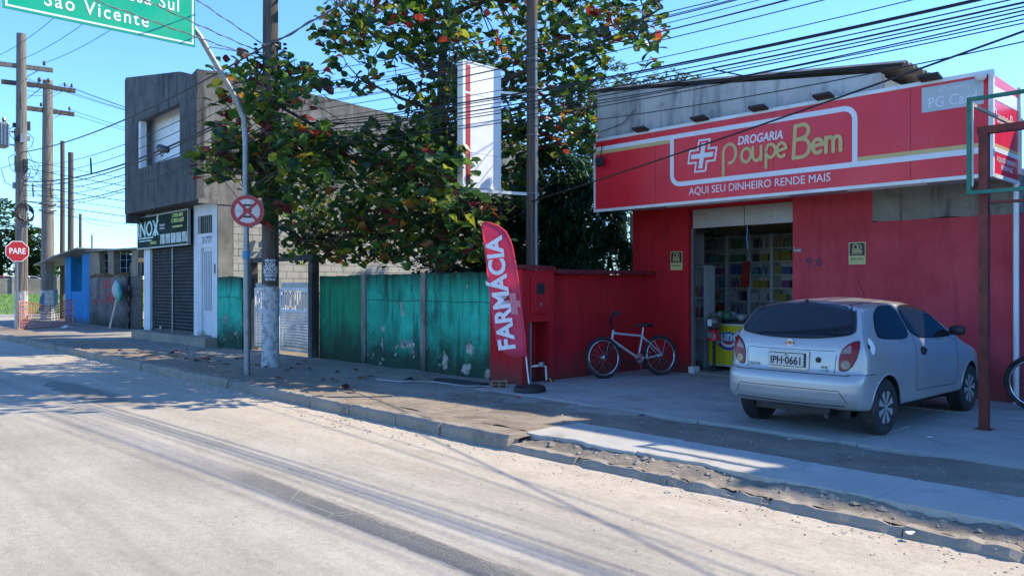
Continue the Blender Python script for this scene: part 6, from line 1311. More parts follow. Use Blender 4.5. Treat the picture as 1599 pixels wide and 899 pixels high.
CLUMPS = [(-12.83,6.54,5.53),(-17.21,7.37,5.66),(-14.11,6.71,5.30),(-11.49,6.34,4.69),(-13.41,6.74,4.85),(-16.37,7.09,6.26),(-12.85,6.97,5.39),(-14.60,6.83,5.95),(-14.72,6.78,5.09),(-14.15,6.45,5.47),(-13.88,7.25,5.23),(-12.07,6.48,4.53),(-15.06,7.37,5.94),(-13.08,6.57,5.14),(-16.95,7.40,6.02),(-11.84,6.63,5.31),(-13.29,6.77,5.44),(-12.83,6.44,5.40),(-16.10,7.19,5.31),(-12.42,6.64,5.07),(-13.25,7.36,5.52),(-14.59,7.04,5.26),(-15.25,7.29,5.87),(-15.31,6.87,6.03),(-13.36,6.99,4.27),(-18.52,7.78,4.59),(-12.61,7.20,3.87),(-16.53,7.65,5.01),(-14.51,6.90,4.05),(-13.78,6.81,4.54),(-13.07,7.72,4.31),(-12.03,6.24,3.70),(-12.51,6.89,4.14),(-12.51,6.97,4.34),(-14.90,6.74,4.04),(-12.26,6.69,3.82),(-13.79,6.97,4.25),(-16.06,6.99,4.75),(-17.38,7.79,5.17),(-14.38,6.54,4.19),(-17.30,7.26,4.70),(-13.08,7.00,3.74),(-16.04,6.95,4.03),(-12.55,7.08,4.18),(-14.62,7.08,4.29),(-13.08,7.00,4.41),(-14.43,7.01,3.89),(-14.86,6.57,4.24),(-13.32,7.04,3.87),(-15.04,7.42,4.19),(-11.58,6.67,3.52),(-15.63,7.49,4.80),(-15.66,7.79,4.76),(-15.43,7.19,3.98),(-15.16,7.06,4.14),(-13.27,7.77,4.19),(-12.73,7.10,3.72),(-12.86,7.39,4.35),(-12.16,7.07,4.36),(-14.52,7.42,4.71),(-14.57,6.58,4.48),(-13.84,6.93,3.81),(-13.47,7.05,4.11),(-16.71,7.26,4.38),(-13.32,7.40,4.13),(-16.32,7.76,4.51),(-13.46,7.21,4.33),(-14.73,6.98,4.42),(-12.12,6.61,4.23),(-16.86,7.12,4.17),(-15.43,6.74,4.79),(-12.91,6.48,4.32),(-12.04,6.29,4.15),(-14.66,7.24,4.28),(-14.98,6.65,4.41),(-13.94,6.76,4.31),(-14.46,6.34,3.87),(-15.60,6.25,4.17),(-15.58,6.52,4.13),(-15.62,6.42,3.92),(-14.10,6.67,3.05),(-12.59,6.68,3.29),(-13.74,6.67,3.64),(-14.42,7.19,2.99),(-13.46,6.94,3.11),(-13.59,7.05,3.65),(-14.60,6.92,3.49),(-14.19,7.16,3.42),(-14.25,6.98,3.45),(-12.85,10.59,4.36),(-17.72,10.14,4.28),(-12.33,8.46,4.42),(-12.79,8.84,3.57),(-15.74,9.15,4.91),(-12.12,8.79,3.78),(-15.51,9.73,5.09),(-12.63,8.00,3.91),(-16.21,10.24,4.00),(-11.13,8.37,3.39),(-11.72,8.92,4.29),(-17.82,10.54,3.72),(-9.59,7.96,3.19),(-15.33,8.51,4.51),(-17.55,10.52,5.14),(-13.93,8.40,3.73),(-13.36,9.48,4.50),(-15.69,10.31,3.65),(-14.97,10.22,3.59),(-12.95,8.08,3.20),(-11.21,8.23,4.16),(-13.60,10.34,3.46),(-11.11,7.75,3.72),(-14.97,10.01,3.97),(-10.28,7.71,3.71),(-11.64,9.53,4.59),(-18.88,10.41,5.74),(-12.46,8.17,4.24),(-13.39,10.44,3.82),(-10.53,8.43,3.15),(-11.80,9.59,3.85),(-14.89,8.25,3.44),(-14.01,8.65,4.06),(-15.24,10.05,4.24),(-13.60,9.87,4.87),(-15.09,8.35,4.12),(-14.28,9.25,4.32),(-15.59,9.25,4.31),(-13.21,10.48,4.84),(-17.19,10.52,3.97),(-12.13,9.55,4.21),(-14.00,8.08,4.78),(-12.20,8.03,4.48),(-18.09,10.44,5.08),(-11.73,9.65,4.38),(-12.34,8.40,3.77),(-14.23,9.64,4.37),(-14.37,10.49,4.55),(-16.05,10.48,3.99),(-15.16,9.60,4.64),(-14.21,8.71,4.62),(-16.47,9.32,5.12),(-12.10,8.69,3.43),(-10.78,9.07,3.70),(-10.28,7.85,3.54),(-11.98,10.03,4.60),(-15.21,9.17,5.00),(-11.93,9.71,3.23),(-14.84,8.51,4.13),(-16.80,9.26,3.95),(-10.07,7.99,3.66),(-11.01,8.20,4.37),(-9.45,7.91,3.61),(-11.75,8.69,3.34),(-10.65,8.42,3.49),(-11.83,9.86,3.24),(-14.78,8.36,3.67),(-12.83,8.91,4.14),(-17.29,10.25,5.30),(-12.72,9.74,4.78),(-13.92,9.73,3.51),(-11.62,8.12,4.44),(-12.65,10.22,3.68),(-16.86,9.67,3.72),(-14.53,8.49,3.61),(-13.59,9.63,4.68),(-13.48,8.27,4.20),(-13.12,10.30,3.38),(-12.53,8.37,4.43),(-17.58,10.57,3.91),(-13.78,10.60,4.49),(-12.70,10.00,3.54),(-10.91,9.13,3.27),(-13.92,10.42,3.55),(-13.24,8.04,3.81),(-11.12,7.94,3.15),(-11.65,8.70,3.64),(-13.02,10.45,4.17),(-11.35,8.14,3.77),(-13.78,8.12,4.21),(-16.06,8.94,4.90),(-14.02,8.97,4.05),(-10.55,7.89,3.63),(-14.79,9.94,3.66),(-15.32,9.01,4.11),(-11.69,8.37,3.54),(-14.95,10.19,4.00),(-10.68,8.35,3.67),(-13.56,8.70,4.55),(-11.61,8.28,4.46),(-10.44,8.66,3.51),(-12.41,9.99,4.35),(-13.61,9.93,3.36),(-10.62,8.60,3.48),(-11.13,8.42,4.01),(-11.56,8.35,4.23),(-16.77,10.08,4.76),(-14.40,10.25,4.56),(-11.79,7.62,3.54),(-11.39,8.43,3.89),(-13.23,9.68,3.84),(-11.05,8.29,4.26),(-13.17,8.03,3.21),(-12.48,9.66,4.61),(-14.08,7.85,3.73),(-11.77,8.27,3.14),(-11.76,7.66,3.28),(-13.51,7.78,4.07),(-13.93,7.85,4.41),(-17.73,10.38,4.23),(-9.37,7.65,3.09),(-13.96,9.86,3.82),(-13.39,8.40,3.69),(-10.14,8.39,3.63),(-13.53,10.02,4.50),(-11.06,9.21,4.08),(-13.79,9.62,3.99),(-16.71,9.41,3.67),(-11.78,8.62,3.85),(-16.46,10.43,3.75),(-9.70,7.52,3.57),(-10.14,7.77,3.13),(-15.90,9.67,4.81),(-13.71,10.48,4.34),(-14.72,10.30,4.97),(-10.69,8.40,4.10),(-12.18,8.63,3.79),(-14.57,9.38,4.53),(-14.86,9.18,3.59),(-9.58,8.60,2.56),(-15.69,9.07,2.37),(-13.37,9.44,3.07),(-17.30,9.92,3.46),(-10.24,8.33,2.38),(-15.07,10.11,2.33),(-10.31,8.43,2.82),(-14.74,9.47,3.29),(-11.96,8.65,2.44),(-18.78,9.83,2.83),(-13.56,8.59,2.53),(-15.85,8.29,3.24),(-12.23,9.44,2.61),(-18.55,10.19,3.30),(-17.03,10.30,3.07),(-14.57,9.82,2.87),(-19.22,10.47,2.52),(-11.65,10.03,2.53),(-10.88,9.35,2.82),(-11.49,8.77,3.06),(-16.43,9.24,2.80),(-11.88,9.86,2.68),(-11.65,9.76,2.26),(-14.95,10.24,2.61),(-13.35,9.95,3.00),(-13.73,10.33,2.35),(-15.89,9.87,3.17),(-16.40,10.16,3.50),(-12.67,8.59,3.13),(-11.21,8.90,2.27),(-14.84,9.02,2.58),(-15.63,8.49,2.85),(-13.12,10.45,2.84),(-17.07,10.08,3.41),(-13.75,10.56,2.52),(-17.16,9.96,3.13),(-10.53,8.77,2.36),(-12.43,8.68,2.68),(-13.18,10.12,3.02),(-13.97,8.65,2.31),(-13.13,8.58,2.85),(-15.82,10.51,2.66),(-13.14,9.54,2.73),(-15.59,10.18,2.43),(-11.64,9.77,2.94),(-11.99,8.73,3.09),(-17.22,9.68,3.37),(-20.00,10.58,3.37),(-9.69,8.47,2.20),(-15.11,8.88,2.77),(-16.01,8.44,2.44),(-10.15,8.77,2.96),(-12.89,9.67,3.14),(-12.09,8.52,2.38),(-10.34,9.26,2.20),(-11.68,9.34,3.02),(-9.37,8.36,2.32),(-16.44,10.30,2.98),(-19.06,10.19,2.43),(-11.11,8.63,2.94),(-14.73,9.43,2.79),(-9.70,8.48,2.63),(-13.08,9.51,2.99),(-16.74,9.67,2.73),(-14.88,9.87,2.79),(-10.61,9.46,2.81),(-11.39,10.12,3.15),(-13.99,9.68,2.97),(-12.02,10.20,2.69),(-14.35,9.13,2.31),(-13.18,10.39,2.58),(-16.53,9.30,2.65),(-16.17,8.66,2.83),(-13.17,8.37,2.86),(-15.34,10.16,3.23),(-14.62,10.27,2.34),(-11.51,8.45,2.27),(-11.48,9.24,2.62),(-18.70,10.15,3.52),(-17.90,9.84,2.60),(-14.84,8.33,2.98),(-13.85,10.42,2.84),(-14.33,9.65,2.51),(-16.02,9.56,2.88),(-10.69,8.39,2.20),(-12.37,10.00,2.93),(-12.35,10.26,2.96),(-15.07,8.57,2.85),(-14.54,10.01,2.31),(-16.30,9.24,2.47),(-17.78,9.81,2.79),(-11.43,8.49,2.44),(-14.06,10.05,2.33),(-14.63,10.04,3.22),(-18.74,10.37,3.58),(-13.96,9.84,3.31),(-15.00,9.71,3.17),(-11.76,8.29,2.79),(-19.31,10.40,2.71),(-15.59,9.22,2.52),(-11.71,9.53,2.24),(-18.83,10.05,3.54),(-9.70,8.48,2.44),(-13.61,8.30,3.00),(-13.50,8.98,2.90),(-14.56,9.13,3.20),(-14.43,9.73,3.16),(-13.22,10.34,3.04),(-10.06,8.23,2.58),(-12.01,10.10,2.81),(-12.36,9.97,2.45),(-12.72,9.35,2.84),(-11.18,9.83,2.93),(-11.31,9.87,2.39),(-16.37,9.75,2.40),(-13.42,8.31,3.05),(-15.18,8.64,3.07),(-12.24,10.54,2.84),(-13.15,8.94,2.92),(-16.10,8.67,2.70),(-13.59,10.58,2.87),(-12.37,8.41,2.33),(-11.61,8.26,2.65),(-15.72,9.59,2.33),(-17.07,9.21,3.12),(-16.03,9.85,2.86),(-11.56,9.46,3.11),(-15.48,9.90,2.53),(-18.52,10.10,2.79),(-15.08,10.48,3.36),(-13.73,8.71,3.06),(-11.26,10.03,3.02),(-10.54,9.34,2.66),(-12.01,8.85,7.49),(-14.54,8.70,7.03),(-13.82,8.19,8.03),(-11.82,8.94,6.55),(-14.92,10.14,8.94),(-10.04,8.24,6.57),(-15.87,10.25,8.41),(-12.76,9.09,6.45),(-12.79,10.00,8.16),(-15.86,10.16,7.72),(-13.92,9.71,7.50),(-12.80,9.16,7.43),(-12.11,9.50,6.43),(-10.64,8.63,6.26),(-14.67,9.23,7.62),(-15.73,10.35,7.45),(-10.46,8.23,6.59),(-12.09,9.79,7.29),(-11.96,9.00,7.09),(-12.86,10.07,7.19),(-11.57,8.42,6.58),(-15.79,9.96,9.04),(-16.09,9.71,8.67),(-15.97,10.35,8.91),(-11.03,8.33,7.26),(-13.55,10.23,6.97),(-9.81,8.10,5.67),(-17.14,10.43,8.69),(-15.20,10.08,7.95),(-15.41,8.81,7.01),(-13.89,9.23,8.13),(-13.23,9.09,6.72),(-16.98,10.26,9.38),(-16.32,9.65,8.00),(-15.06,9.51,7.09),(-13.93,9.73,8.57),(-12.68,9.16,6.77),(-14.68,10.45,8.64),(-12.18,8.16,7.15),(-14.80,10.11,8.03),(-10.42,8.50,6.02),(-16.32,9.54,8.42),(-16.04,10.10,8.66),(-10.29,8.25,6.87),(-11.01,8.38,6.98),(-15.35,8.79,7.29),(-10.66,8.76,7.10),(-14.84,8.49,8.02),(-12.38,8.60,6.62),(-18.02,10.47,8.63),(-11.93,8.90,6.72),(-12.77,9.10,7.22),(-13.96,10.38,7.21),(-14.74,8.54,8.23),(-11.77,9.12,7.01),(-13.64,9.99,7.85),(-16.30,9.97,9.32),(-13.16,8.25,6.81),(-15.59,10.07,9.12),(-13.11,10.41,8.06),(-14.80,9.13,6.95),(-12.02,9.85,8.05),(-13.37,8.61,6.99),(-13.70,9.97,8.58),(-14.92,9.11,7.33),(-12.34,8.49,7.20),(-11.79,9.31,6.94),(-11.80,8.69,6.14),(-13.83,9.06,7.07),(-15.05,8.83,8.22),(-11.47,8.75,6.65),(-14.95,8.85,7.31),(-12.05,8.61,7.61),(-11.44,8.14,6.41),(-15.51,9.54,8.63),(-12.48,8.46,6.57),(-12.56,9.39,7.53),(-12.95,10.49,6.81),(-12.97,9.18,5.61),(-14.56,8.75,6.25),(-14.35,9.33,6.48),(-12.30,8.57,5.92),(-14.02,8.45,6.50),(-14.28,8.98,5.87),(-13.92,9.16,5.87),(-14.87,8.81,5.96),(-12.91,8.16,6.25),(-11.53,9.10,5.42),(-13.77,10.09,5.04),(-12.60,9.52,6.47),(-12.89,10.70,6.45),(-11.41,9.59,5.31),(-12.18,9.87,4.96),(-12.66,9.28,5.48),(-13.57,10.38,6.46),(-11.90,9.19,4.59),(-13.35,10.17,5.73),(-13.36,10.75,5.60),(-13.29,10.11,5.17),(-11.95,9.50,6.23),(-12.61,10.09,6.16),(-13.91,10.30,6.54),(-13.59,10.32,5.49),(-11.19,9.13,6.06),(-10.83,9.07,5.40),(-10.91,9.06,4.86),(-13.37,9.72,5.27),(-12.82,10.15,5.01),(-11.89,9.67,5.77),(-11.99,9.30,4.92),(-13.31,10.09,6.05),(-10.91,9.18,4.73),(-13.88,10.78,5.65),(-12.66,10.54,4.88),(-12.23,9.80,5.49),(-14.39,10.62,5.78),(-12.54,10.01,5.89),(-13.74,9.96,6.71),(-11.96,9.82,5.53),(-13.57,10.77,6.68),(-12.90,9.61,5.69),(-12.25,9.82,4.72),(-13.31,10.51,5.56),(-12.23,10.18,6.37),(-12.09,12.05,7.35),(-9.71,12.00,8.17),(-14.58,12.28,7.25),(-11.91,11.08,8.21),(-11.49,12.38,8.71),(-10.97,12.23,7.73),(-9.61,11.93,7.14),(-8.66,11.65,6.22),(-11.69,11.83,8.07),(-10.64,12.52,7.08),(-14.00,13.07,7.91),(-10.02,13.02,8.05),(-12.74,10.73,7.72),(-11.94,11.46,7.77),(-11.02,12.66,8.20),(-13.66,11.42,8.89),(-11.80,12.41,7.20),(-13.13,11.60,9.06),(-11.93,12.51,7.84),(-13.15,11.93,6.95),(-12.44,11.43,8.00),(-9.56,12.53,7.25),(-9.39,11.99,6.48),(-9.41,11.50,6.68),(-14.61,12.60,8.04),(-10.07,12.46,7.98),(-10.77,10.69,6.28),(-10.91,10.89,8.22),(-10.97,12.37,8.68),(-9.93,12.89,8.49),(-11.06,12.33,8.33),(-9.67,11.36,7.86),(-10.85,12.64,7.82),(-10.12,11.14,6.66),(-13.09,11.15,8.19),(-14.05,12.53,9.24),(-10.85,11.07,7.96),(-11.08,10.71,6.91),(-13.36,12.63,7.07),(-9.48,12.68,6.84),(-14.69,13.10,8.50),(-9.56,10.91,6.01),(-15.49,13.07,7.93),(-10.07,10.70,7.42),(-11.78,11.81,7.74),(-13.52,12.84,9.54),(-9.72,11.42,6.27),(-10.14,12.16,8.04),(-14.56,12.75,7.36),(-11.97,10.54,7.51),(-11.06,11.97,7.46),(-9.96,13.00,6.68),(-12.22,12.40,7.15),(-13.47,12.71,7.46),(-9.58,12.94,7.92),(-11.40,12.10,7.33),(-13.17,12.62,8.13),(-14.62,12.76,9.21),(-7.97,10.58,7.12),(-8.50,11.38,5.75),(-12.29,12.90,6.95),(-9.21,12.27,7.41),(-12.87,12.89,7.95),(-12.43,12.06,8.61),(-13.12,11.24,8.82),(-9.41,12.15,7.40),(-14.94,13.14,8.73),(-13.87,12.71,9.51),(-11.07,11.89,6.69),(-9.85,11.22,7.73),(-10.67,11.83,7.31),(-13.91,12.87,8.16),(-13.77,12.03,7.43),(-11.80,12.42,8.13),(-10.40,13.13,7.26),(-12.32,11.63,7.34),(-12.79,13.11,8.35),(-11.71,11.26,7.98),(-13.29,13.11,7.57),(-10.33,11.97,7.97),(-14.95,12.54,8.50),(-10.25,10.65,7.88),(-11.38,11.10,8.26),(-13.78,12.50,7.53),(-10.35,11.32,8.19),(-10.23,10.67,6.52),(-11.36,13.00,7.66),(-10.84,13.15,7.68),(-10.54,12.99,7.10),(-12.34,12.31,6.76),(-14.19,12.17,9.18),(-10.25,11.18,7.86),(-12.32,10.58,7.33),(-10.83,10.60,7.61),(-9.48,11.49,6.35),(-13.96,13.04,9.07),(-9.69,12.50,6.84),(-10.65,12.15,7.55),(-12.01,12.69,7.06),(-10.88,12.05,6.91),(-10.61,11.48,7.62),(-9.31,10.66,6.19),(-15.20,12.82,8.29),(-9.45,11.14,6.69),(-11.95,10.62,7.79),(-9.72,10.71,7.16),(-12.21,11.29,7.63),(-11.83,11.71,7.98),(-9.08,12.21,6.90),(-11.16,12.98,6.64),(-10.30,11.53,5.51),(-13.52,11.85,5.01),(-11.68,10.98,5.99),(-9.76,10.98,4.23),(-11.19,11.18,4.73),(-11.81,11.14,5.42),(-10.46,10.81,6.03),(-12.58,10.98,5.43),(-12.86,11.61,6.09),(-13.25,12.35,4.88),(-12.30,12.17,5.86),(-10.68,12.12,5.19),(-13.88,12.66,5.51),(-14.12,12.20,7.04),(-10.96,11.68,4.83),(-10.96,11.41,5.39),(-10.16,11.63,5.97),(-12.52,12.09,6.71),(-11.40,12.22,6.20),(-10.77,11.70,5.38),(-11.71,11.71,6.08),(-10.06,11.02,5.98),(-11.05,11.10,5.01),(-13.08,12.35,5.27),(-10.75,11.22,5.59),(-9.48,10.56,4.39),(-12.51,10.72,5.85),(-11.60,11.95,4.61),(-13.28,12.04,5.59),(-12.43,11.81,5.97),(-14.14,12.43,5.53),(-12.48,11.11,6.42),(-11.56,10.98,5.11),(-11.39,11.85,6.08),(-13.80,11.82,6.05),(-10.60,11.42,4.45),(-12.73,11.56,4.71),(-13.75,12.08,6.46),(-9.76,10.66,4.63),(-11.21,11.50,4.89),(-12.87,12.48,6.53),(-11.48,11.36,4.55),(-11.32,11.55,5.99),(-12.53,11.96,4.90),(-13.23,12.19,6.72),(-12.68,11.09,5.83),(-13.21,12.22,6.26),(-10.09,10.54,4.88),(-11.19,10.98,4.86),(-10.40,11.94,5.57),(-11.70,11.81,5.54),(-10.93,11.73,5.72),(-11.31,12.74,6.25),(-12.73,12.53,6.67),(-12.11,11.89,6.11),(-10.86,12.48,4.92),(-12.61,12.15,5.07),(-13.54,11.98,6.56),(-12.41,11.33,5.82),(-12.69,11.84,5.93),(-12.17,10.90,4.79),(-11.36,12.30,5.25),(-11.75,11.09,6.24),(-10.93,11.02,6.01),(-12.70,12.48,5.72),(-11.00,12.49,5.90),(-10.16,11.52,5.24),(-12.39,12.31,6.09),(-11.07,12.21,5.27),(-11.81,11.36,5.63),(-13.24,12.02,6.41),(-10.90,11.45,4.58),(-10.42,11.22,5.99),(-12.86,11.62,5.75),(-13.85,11.56,4.30),(-11.43,11.30,3.65),(-11.38,10.92,4.82),(-11.69,10.65,3.28),(-13.02,11.48,4.92),(-12.00,10.63,4.15),(-11.10,10.60,4.13),(-10.80,10.12,3.48),(-12.43,10.61,3.36),(-13.85,11.79,5.31),(-12.32,11.23,4.80),(-13.20,11.32,4.78),(-11.65,10.40,3.74),(-11.07,10.24,3.85),(-12.29,11.93,4.67),(-10.61,10.39,3.12),(-12.45,10.33,3.69),(-10.68,10.27,3.50),(-13.37,11.57,4.20),(-11.02,10.23,4.09),(-11.94,11.78,4.38),(-13.51,11.93,3.66),(-11.34,11.18,4.75),(-12.09,11.53,3.37),(-10.43,10.05,3.73),(-13.08,11.98,5.20),(-13.57,11.66,3.83),(-12.60,11.16,4.60),(-12.64,11.84,4.80),(-11.49,10.49,3.72),(-13.42,11.96,4.25),(-8.78,8.95,7.22),(-16.64,10.24,10.30),(-12.51,10.22,8.38),(-14.22,10.63,10.77),(-12.37,8.81,8.49),(-10.16,11.95,9.09),(-11.14,10.47,9.02),(-16.82,11.37,11.70),(-9.68,11.78,8.02),(-14.80,11.68,10.48),(-11.46,9.99,8.60),(-19.36,11.65,12.82),(-10.48,11.69,8.54),(-9.87,11.41,9.41),(-10.27,11.08,8.87),(-12.23,8.90,8.00),(-12.16,11.83,8.77),(-13.28,8.64,8.10),(-11.64,8.72,8.27),(-10.21,9.09,8.53),(-11.38,11.78,9.91),(-13.82,9.11,9.00),(-16.59,9.96,9.83),(-11.67,11.17,8.96),(-11.41,9.13,8.21),(-14.00,9.61,9.61),(-9.84,11.44,8.46),(-11.35,10.14,8.09),(-13.46,10.55,10.16),(-17.50,11.87,10.48),(-10.63,11.67,9.48),(-11.85,9.83,9.48),(-11.03,11.70,8.52),(-13.33,8.55,9.59),(-12.65,11.83,9.03),(-14.57,9.15,9.82),(-11.25,10.27,8.58),(-15.27,11.18,10.52),(-11.51,11.17,9.84),(-11.96,9.97,8.94),(-12.95,8.58,9.04),(-9.49,9.51,8.00),(-16.41,9.79,10.70),(-7.49,8.94,7.58),(-8.88,10.61,8.44),(-8.38,9.45,6.91),(-10.56,11.37,8.62),(-10.35,9.47,7.80),(-10.29,11.43,8.70),(-9.45,9.68,7.28),(-9.13,10.45,8.43),(-15.62,10.94,11.33),(-13.44,10.45,8.82),(-14.92,11.32,10.64),(-13.95,9.58,9.30),(-10.53,8.88,7.91)]

# ================================================================ ALMOND TREE
LEAFC = [((.034,.095,.030),.34,.45),((.075,.165,.032),.29,.55),((.020,.058,.030),.13,.3),((.24,.27,.04),.15,.6),((.36,.05,.04),.014,.5),((.38,.17,.035),.02,.5),((.14,.028,.033),.025,.4)]
LM = [m_leaf('leaf_' + n, c, tr) for n, (c, _, tr) in zip('green bright dark yellow red orange maroon'.split(), LEAFC)]
LW = [w for _, w, _ in LEAFC]
# one obovate leaf, 1 long, folded along its rib
LV = [(0,0,0),(.25,0,.01),(.5,0,.0),(.74,0,-.03),(.92,0,-.07),(1.0,0,-.11)] + [(x, s*w, z) for s in (1,-1) for x, w, z in ((.25,.11,.05),(.5,.245,.075),(.74,.325,.06),(.92,.235,.0))]
LF = [(0,1,6),(1,2,7,6),(2,3,8,7),(3,4,9,8),(4,5,9),(0,10,1),(1,10,11,2),(2,11,12,3),(3,12,13,4),(4,13,5)]
leafme = []
for m in LM:
    me = bpy.data.meshes.new('leaf'); me.from_pydata(LV, [], LF); me.materials.append(m); leafme.append(me)
RT2 = random.Random(99)
def leaf_matrix(p, d, size, roll):
    x = Vector(d).normalized(); up = Vector((0,0,1)); y = up.cross(x)
    y = y.normalized() if y.length > .05 else Vector((0,1,0)); z = x.cross(y)
    q = Matrix(((x.x,y.x,z.x),(x.y,y.y,z.y),(x.z,y.z,z.z))) @ Matrix.Rotation(roll, 3, 'X')
    M4 = q.to_4x4(); M4.translation = p; return M4 @ Matrix.Scale(size, 4)
tree = thing('almond_tree', 'large leaved almond tree with red and green foliage over the green wall', 'tree', (-12.7, 10.0, .1))
BR = {  # limbs as chains of points with radii
 'trunk': ([(-12.72,10.05,.05),(-12.69,10.0,2.06),(-12.63,9.95,3.61),(-12.60,9.9,4.51),(-12.57,9.9,5.92),(-12.36,9.9,7.4),(-12.2,9.9,8.8)], .17, .05),
 'l1': ([(-12.63,9.95,3.75),(-13.3,9.4,4.2),(-14.2,8.6,4.35),(-14.3,7.6,4.25),(-14.4,6.8,4.1),(-14.6,6.35,3.95)], .075, .02),
 'l2': ([(-13.3,9.4,4.2),(-13.8,8.2,4.7),(-14.0,7.2,5.1),(-14.3,6.8,5.5)], .05, .015),
 'l3': ([(-12.69,10,2.5),(-13.4,9.4,2.72),(-14.6,8.9,2.75),(-15.6,8.5,2.7)], .07, .02),
 'l4': ([(-12.68,10,2.6),(-11.9,9.9,2.95),(-11.1,9.8,3.0)], .06, .02),
 'l5': ([(-12.59,9.9,5.2),(-13.2,9.3,5.5),(-13.9,8.8,5.97)], .045, .015),
 'l6': ([(-12.57,9.9,5.9),(-13.4,9.3,6.6),(-14.3,9,7.2)], .055, .02),
 'l7': ([(-12.58,9.9,5.4),(-11.6,10.5,5.7),(-10.6,11.4,6.2),(-9.6,12,6.6),(-8.9,12.2,6.9)], .07, .02),
 'l8': ([(-12.6,9.9,4.6),(-11.6,10.7,4.8),(-10.6,11.4,5.1),(-10.2,12.0,5.3)], .06, .02),
 'l9': ([(-12.4,9.9,7.0),(-11.3,10.6,7.6),(-10.0,11.6,8.2)], .05, .02),
 'l10': ([(-12.6,9.95,4.0),(-12.0,9.2,4.1),(-11.4,9.0,4.2)], .045, .015)}
nodes = []
for nm, (pts, r0, r1) in BR.items():
    n = len(pts); fine = []
    for i in range(n-1):
        for k in range(4):
            p = Vector(pts[i]).lerp(Vector(pts[i+1]), k/4); fine.append(p+Vector((hnoise(p.x,p.z,2,.05),hnoise(p.y,p.z,2,.05,5),hnoise(p.x,p.y,2,.05,9)))*(1 if (i or k) else 0))
    fine.append(Vector(pts[-1])); N = len(fine)
    b = MB(); b.tube(fine, [r0+(r1-r0)*i/(N-1) for i in range(N)], 9); b.build('trunk' if nm == 'trunk' else 'limb', M['bark'], tree, smooth=60)
    nodes += fine[2:]
leaves = []; tw = MB()
for c in CLUMPS:
    c = Vector(c); nb_ = min(nodes, key=lambda q: (q-c).length + (1.2 if q.z > c.z+.3 else 0))
    d = c-nb_
    if d.length > .15 and d.length < 3.2:
        mid = nb_.lerp(c, .55)+Vector((RT2.uniform(-.1,.1), RT2.uniform(-.1,.1), -.12*d.length)); tw.tube([nb_, mid, c], [.014,.010,.006], 5)
    k = RT2.randint(11, 15); a0 = RT2.uniform(0, 6.28)
    out = Vector((d.x, d.y, 0)).normalized() if d.length > .1 else Vector((0,-1,0))
    hue = RT2.random()
    for i in range(k):
        a = a0+2.4*i; el = RT2.uniform(-.5, .9)
        dv = Vector((math.cos(a)*math.cos(el), math.sin(a)*math.cos(el), math.sin(el)))+out*.35
        p = c+Vector((RT2.uniform(-.18,.18), RT2.uniform(-.18,.18), RT2.uniform(-.16,.16)))
        s = RT2.uniform(.17,.30)
        w = list(LW)
        if c.x < -13.2 and c.y < 7.8: s *= 1.22
        if hue > .82: w[4] += .12; w[5] += .10; w[6] += .06
        if c.x < -13.2 and c.y < 7.8: w[6] += .16; w[3] += .06
        leaves.append((leaf_matrix(p, dv, s, RT2.gauss(0,.7)), RT2.choices(range(7), w)[0]))
tw.build('twigs', M['bark'], tree, smooth='all')
fw_ = Vector((-math.cos(YAW), math.sin(YAW), 0)); rt_ = Vector((math.sin(YAW), math.cos(YAW), 0))
def inview(p): 
    d = p.dot(fw_); return d > 1 and abs(p.dot(rt_)/d) < .64 and -.05 < (p.z-CAM_H)/d < .36
vis = sorted([i for i, (m, _) in enumerate(leaves) if inview(m.translation)], key=lambda i: leaves[i][0].translation.length/leaves[i][0].to_scale().x)[:300]
vset = set(vis); inv = Matrix.Translation(tree.location).inverted()
for i in vis:
    m, c = leaves[i]; o = bpy.data.objects.new('leaf', leafme[c]); COL.objects.link(o); o.parent = tree; o.matrix_parent_inverse = inv; o.matrix_basis = m
fb = MB()
for i, (m, c) in enumerate(leaves):
    if i not in vset: fb.add([tuple(m @ Vector(v)) for v in LV], LF, c)
o_ = fb.build('foliage', LM, tree); o_['kind'] = 'stuff'

# ================================================================ other trees: fine leaved crowns
def crown(name, lab, base, lobes, n, L, W_, mats, droop, seed, parts=(), trunk=None, th=.0):
    R_ = random.Random(seed); t = thing(name, lab, 'tree', base); b = MB()
    for _ in range(n):
        (cx, cy, cz), (rx, ry, rz) = R_.choices([l[:2] for l in lobes], [l[1][0]*l[1][1]*l[1][2] for l in lobes])[0]
        while True:
            q = Vector((R_.uniform(-1,1), R_.uniform(-1,1), R_.uniform(-1,1)))
            if q.length < 1: break
        q = q.normalized()*(q.length**.45)
        p = Vector((cx+q.x*rx, cy+q.y*ry, cz+q.z*rz))
        if mnoise.noise(p*1.6) < th-.12: continue
        if R_.random() > .9 and mnoise.noise(p*2.7) < 0: continue
        a = R_.uniform(0, 6.28); k = R_.randint(3, 6)
        for j in range(k):
            aa = a+j*6.28/k+R_.uniform(-.3,.3); e = R_.uniform(-.5,.7)-droop
            d = Vector((math.cos(aa)*math.cos(e), math.sin(aa)*math.cos(e), math.sin(e))); l = L*R_.uniform(.7,1.3); s = d.cross(Vector((0,0,1))); s = s.normalized()*W_ if s.length > .05 else Vector((W_,0,0)); s += Vector((0,0,R_.uniform(-.5,.5)*W_))
            b.add([p, p+d*l*.5+s, p+d*l, p+d*l*.5-s], [(0,1,2,3)], R_.randrange(len(mats)))
    o = b.build('crown', mats, t); o['kind'] = 'stuff'
    if trunk:
        for pts, r0, r1 in trunk: tb = MB(); tb.tube(pts, [r0+(r1-r0)*i/(len(pts)-1) for i in range(len(pts))], 8); tb.build('trunk', M['bark'], t, smooth=60)
    return t
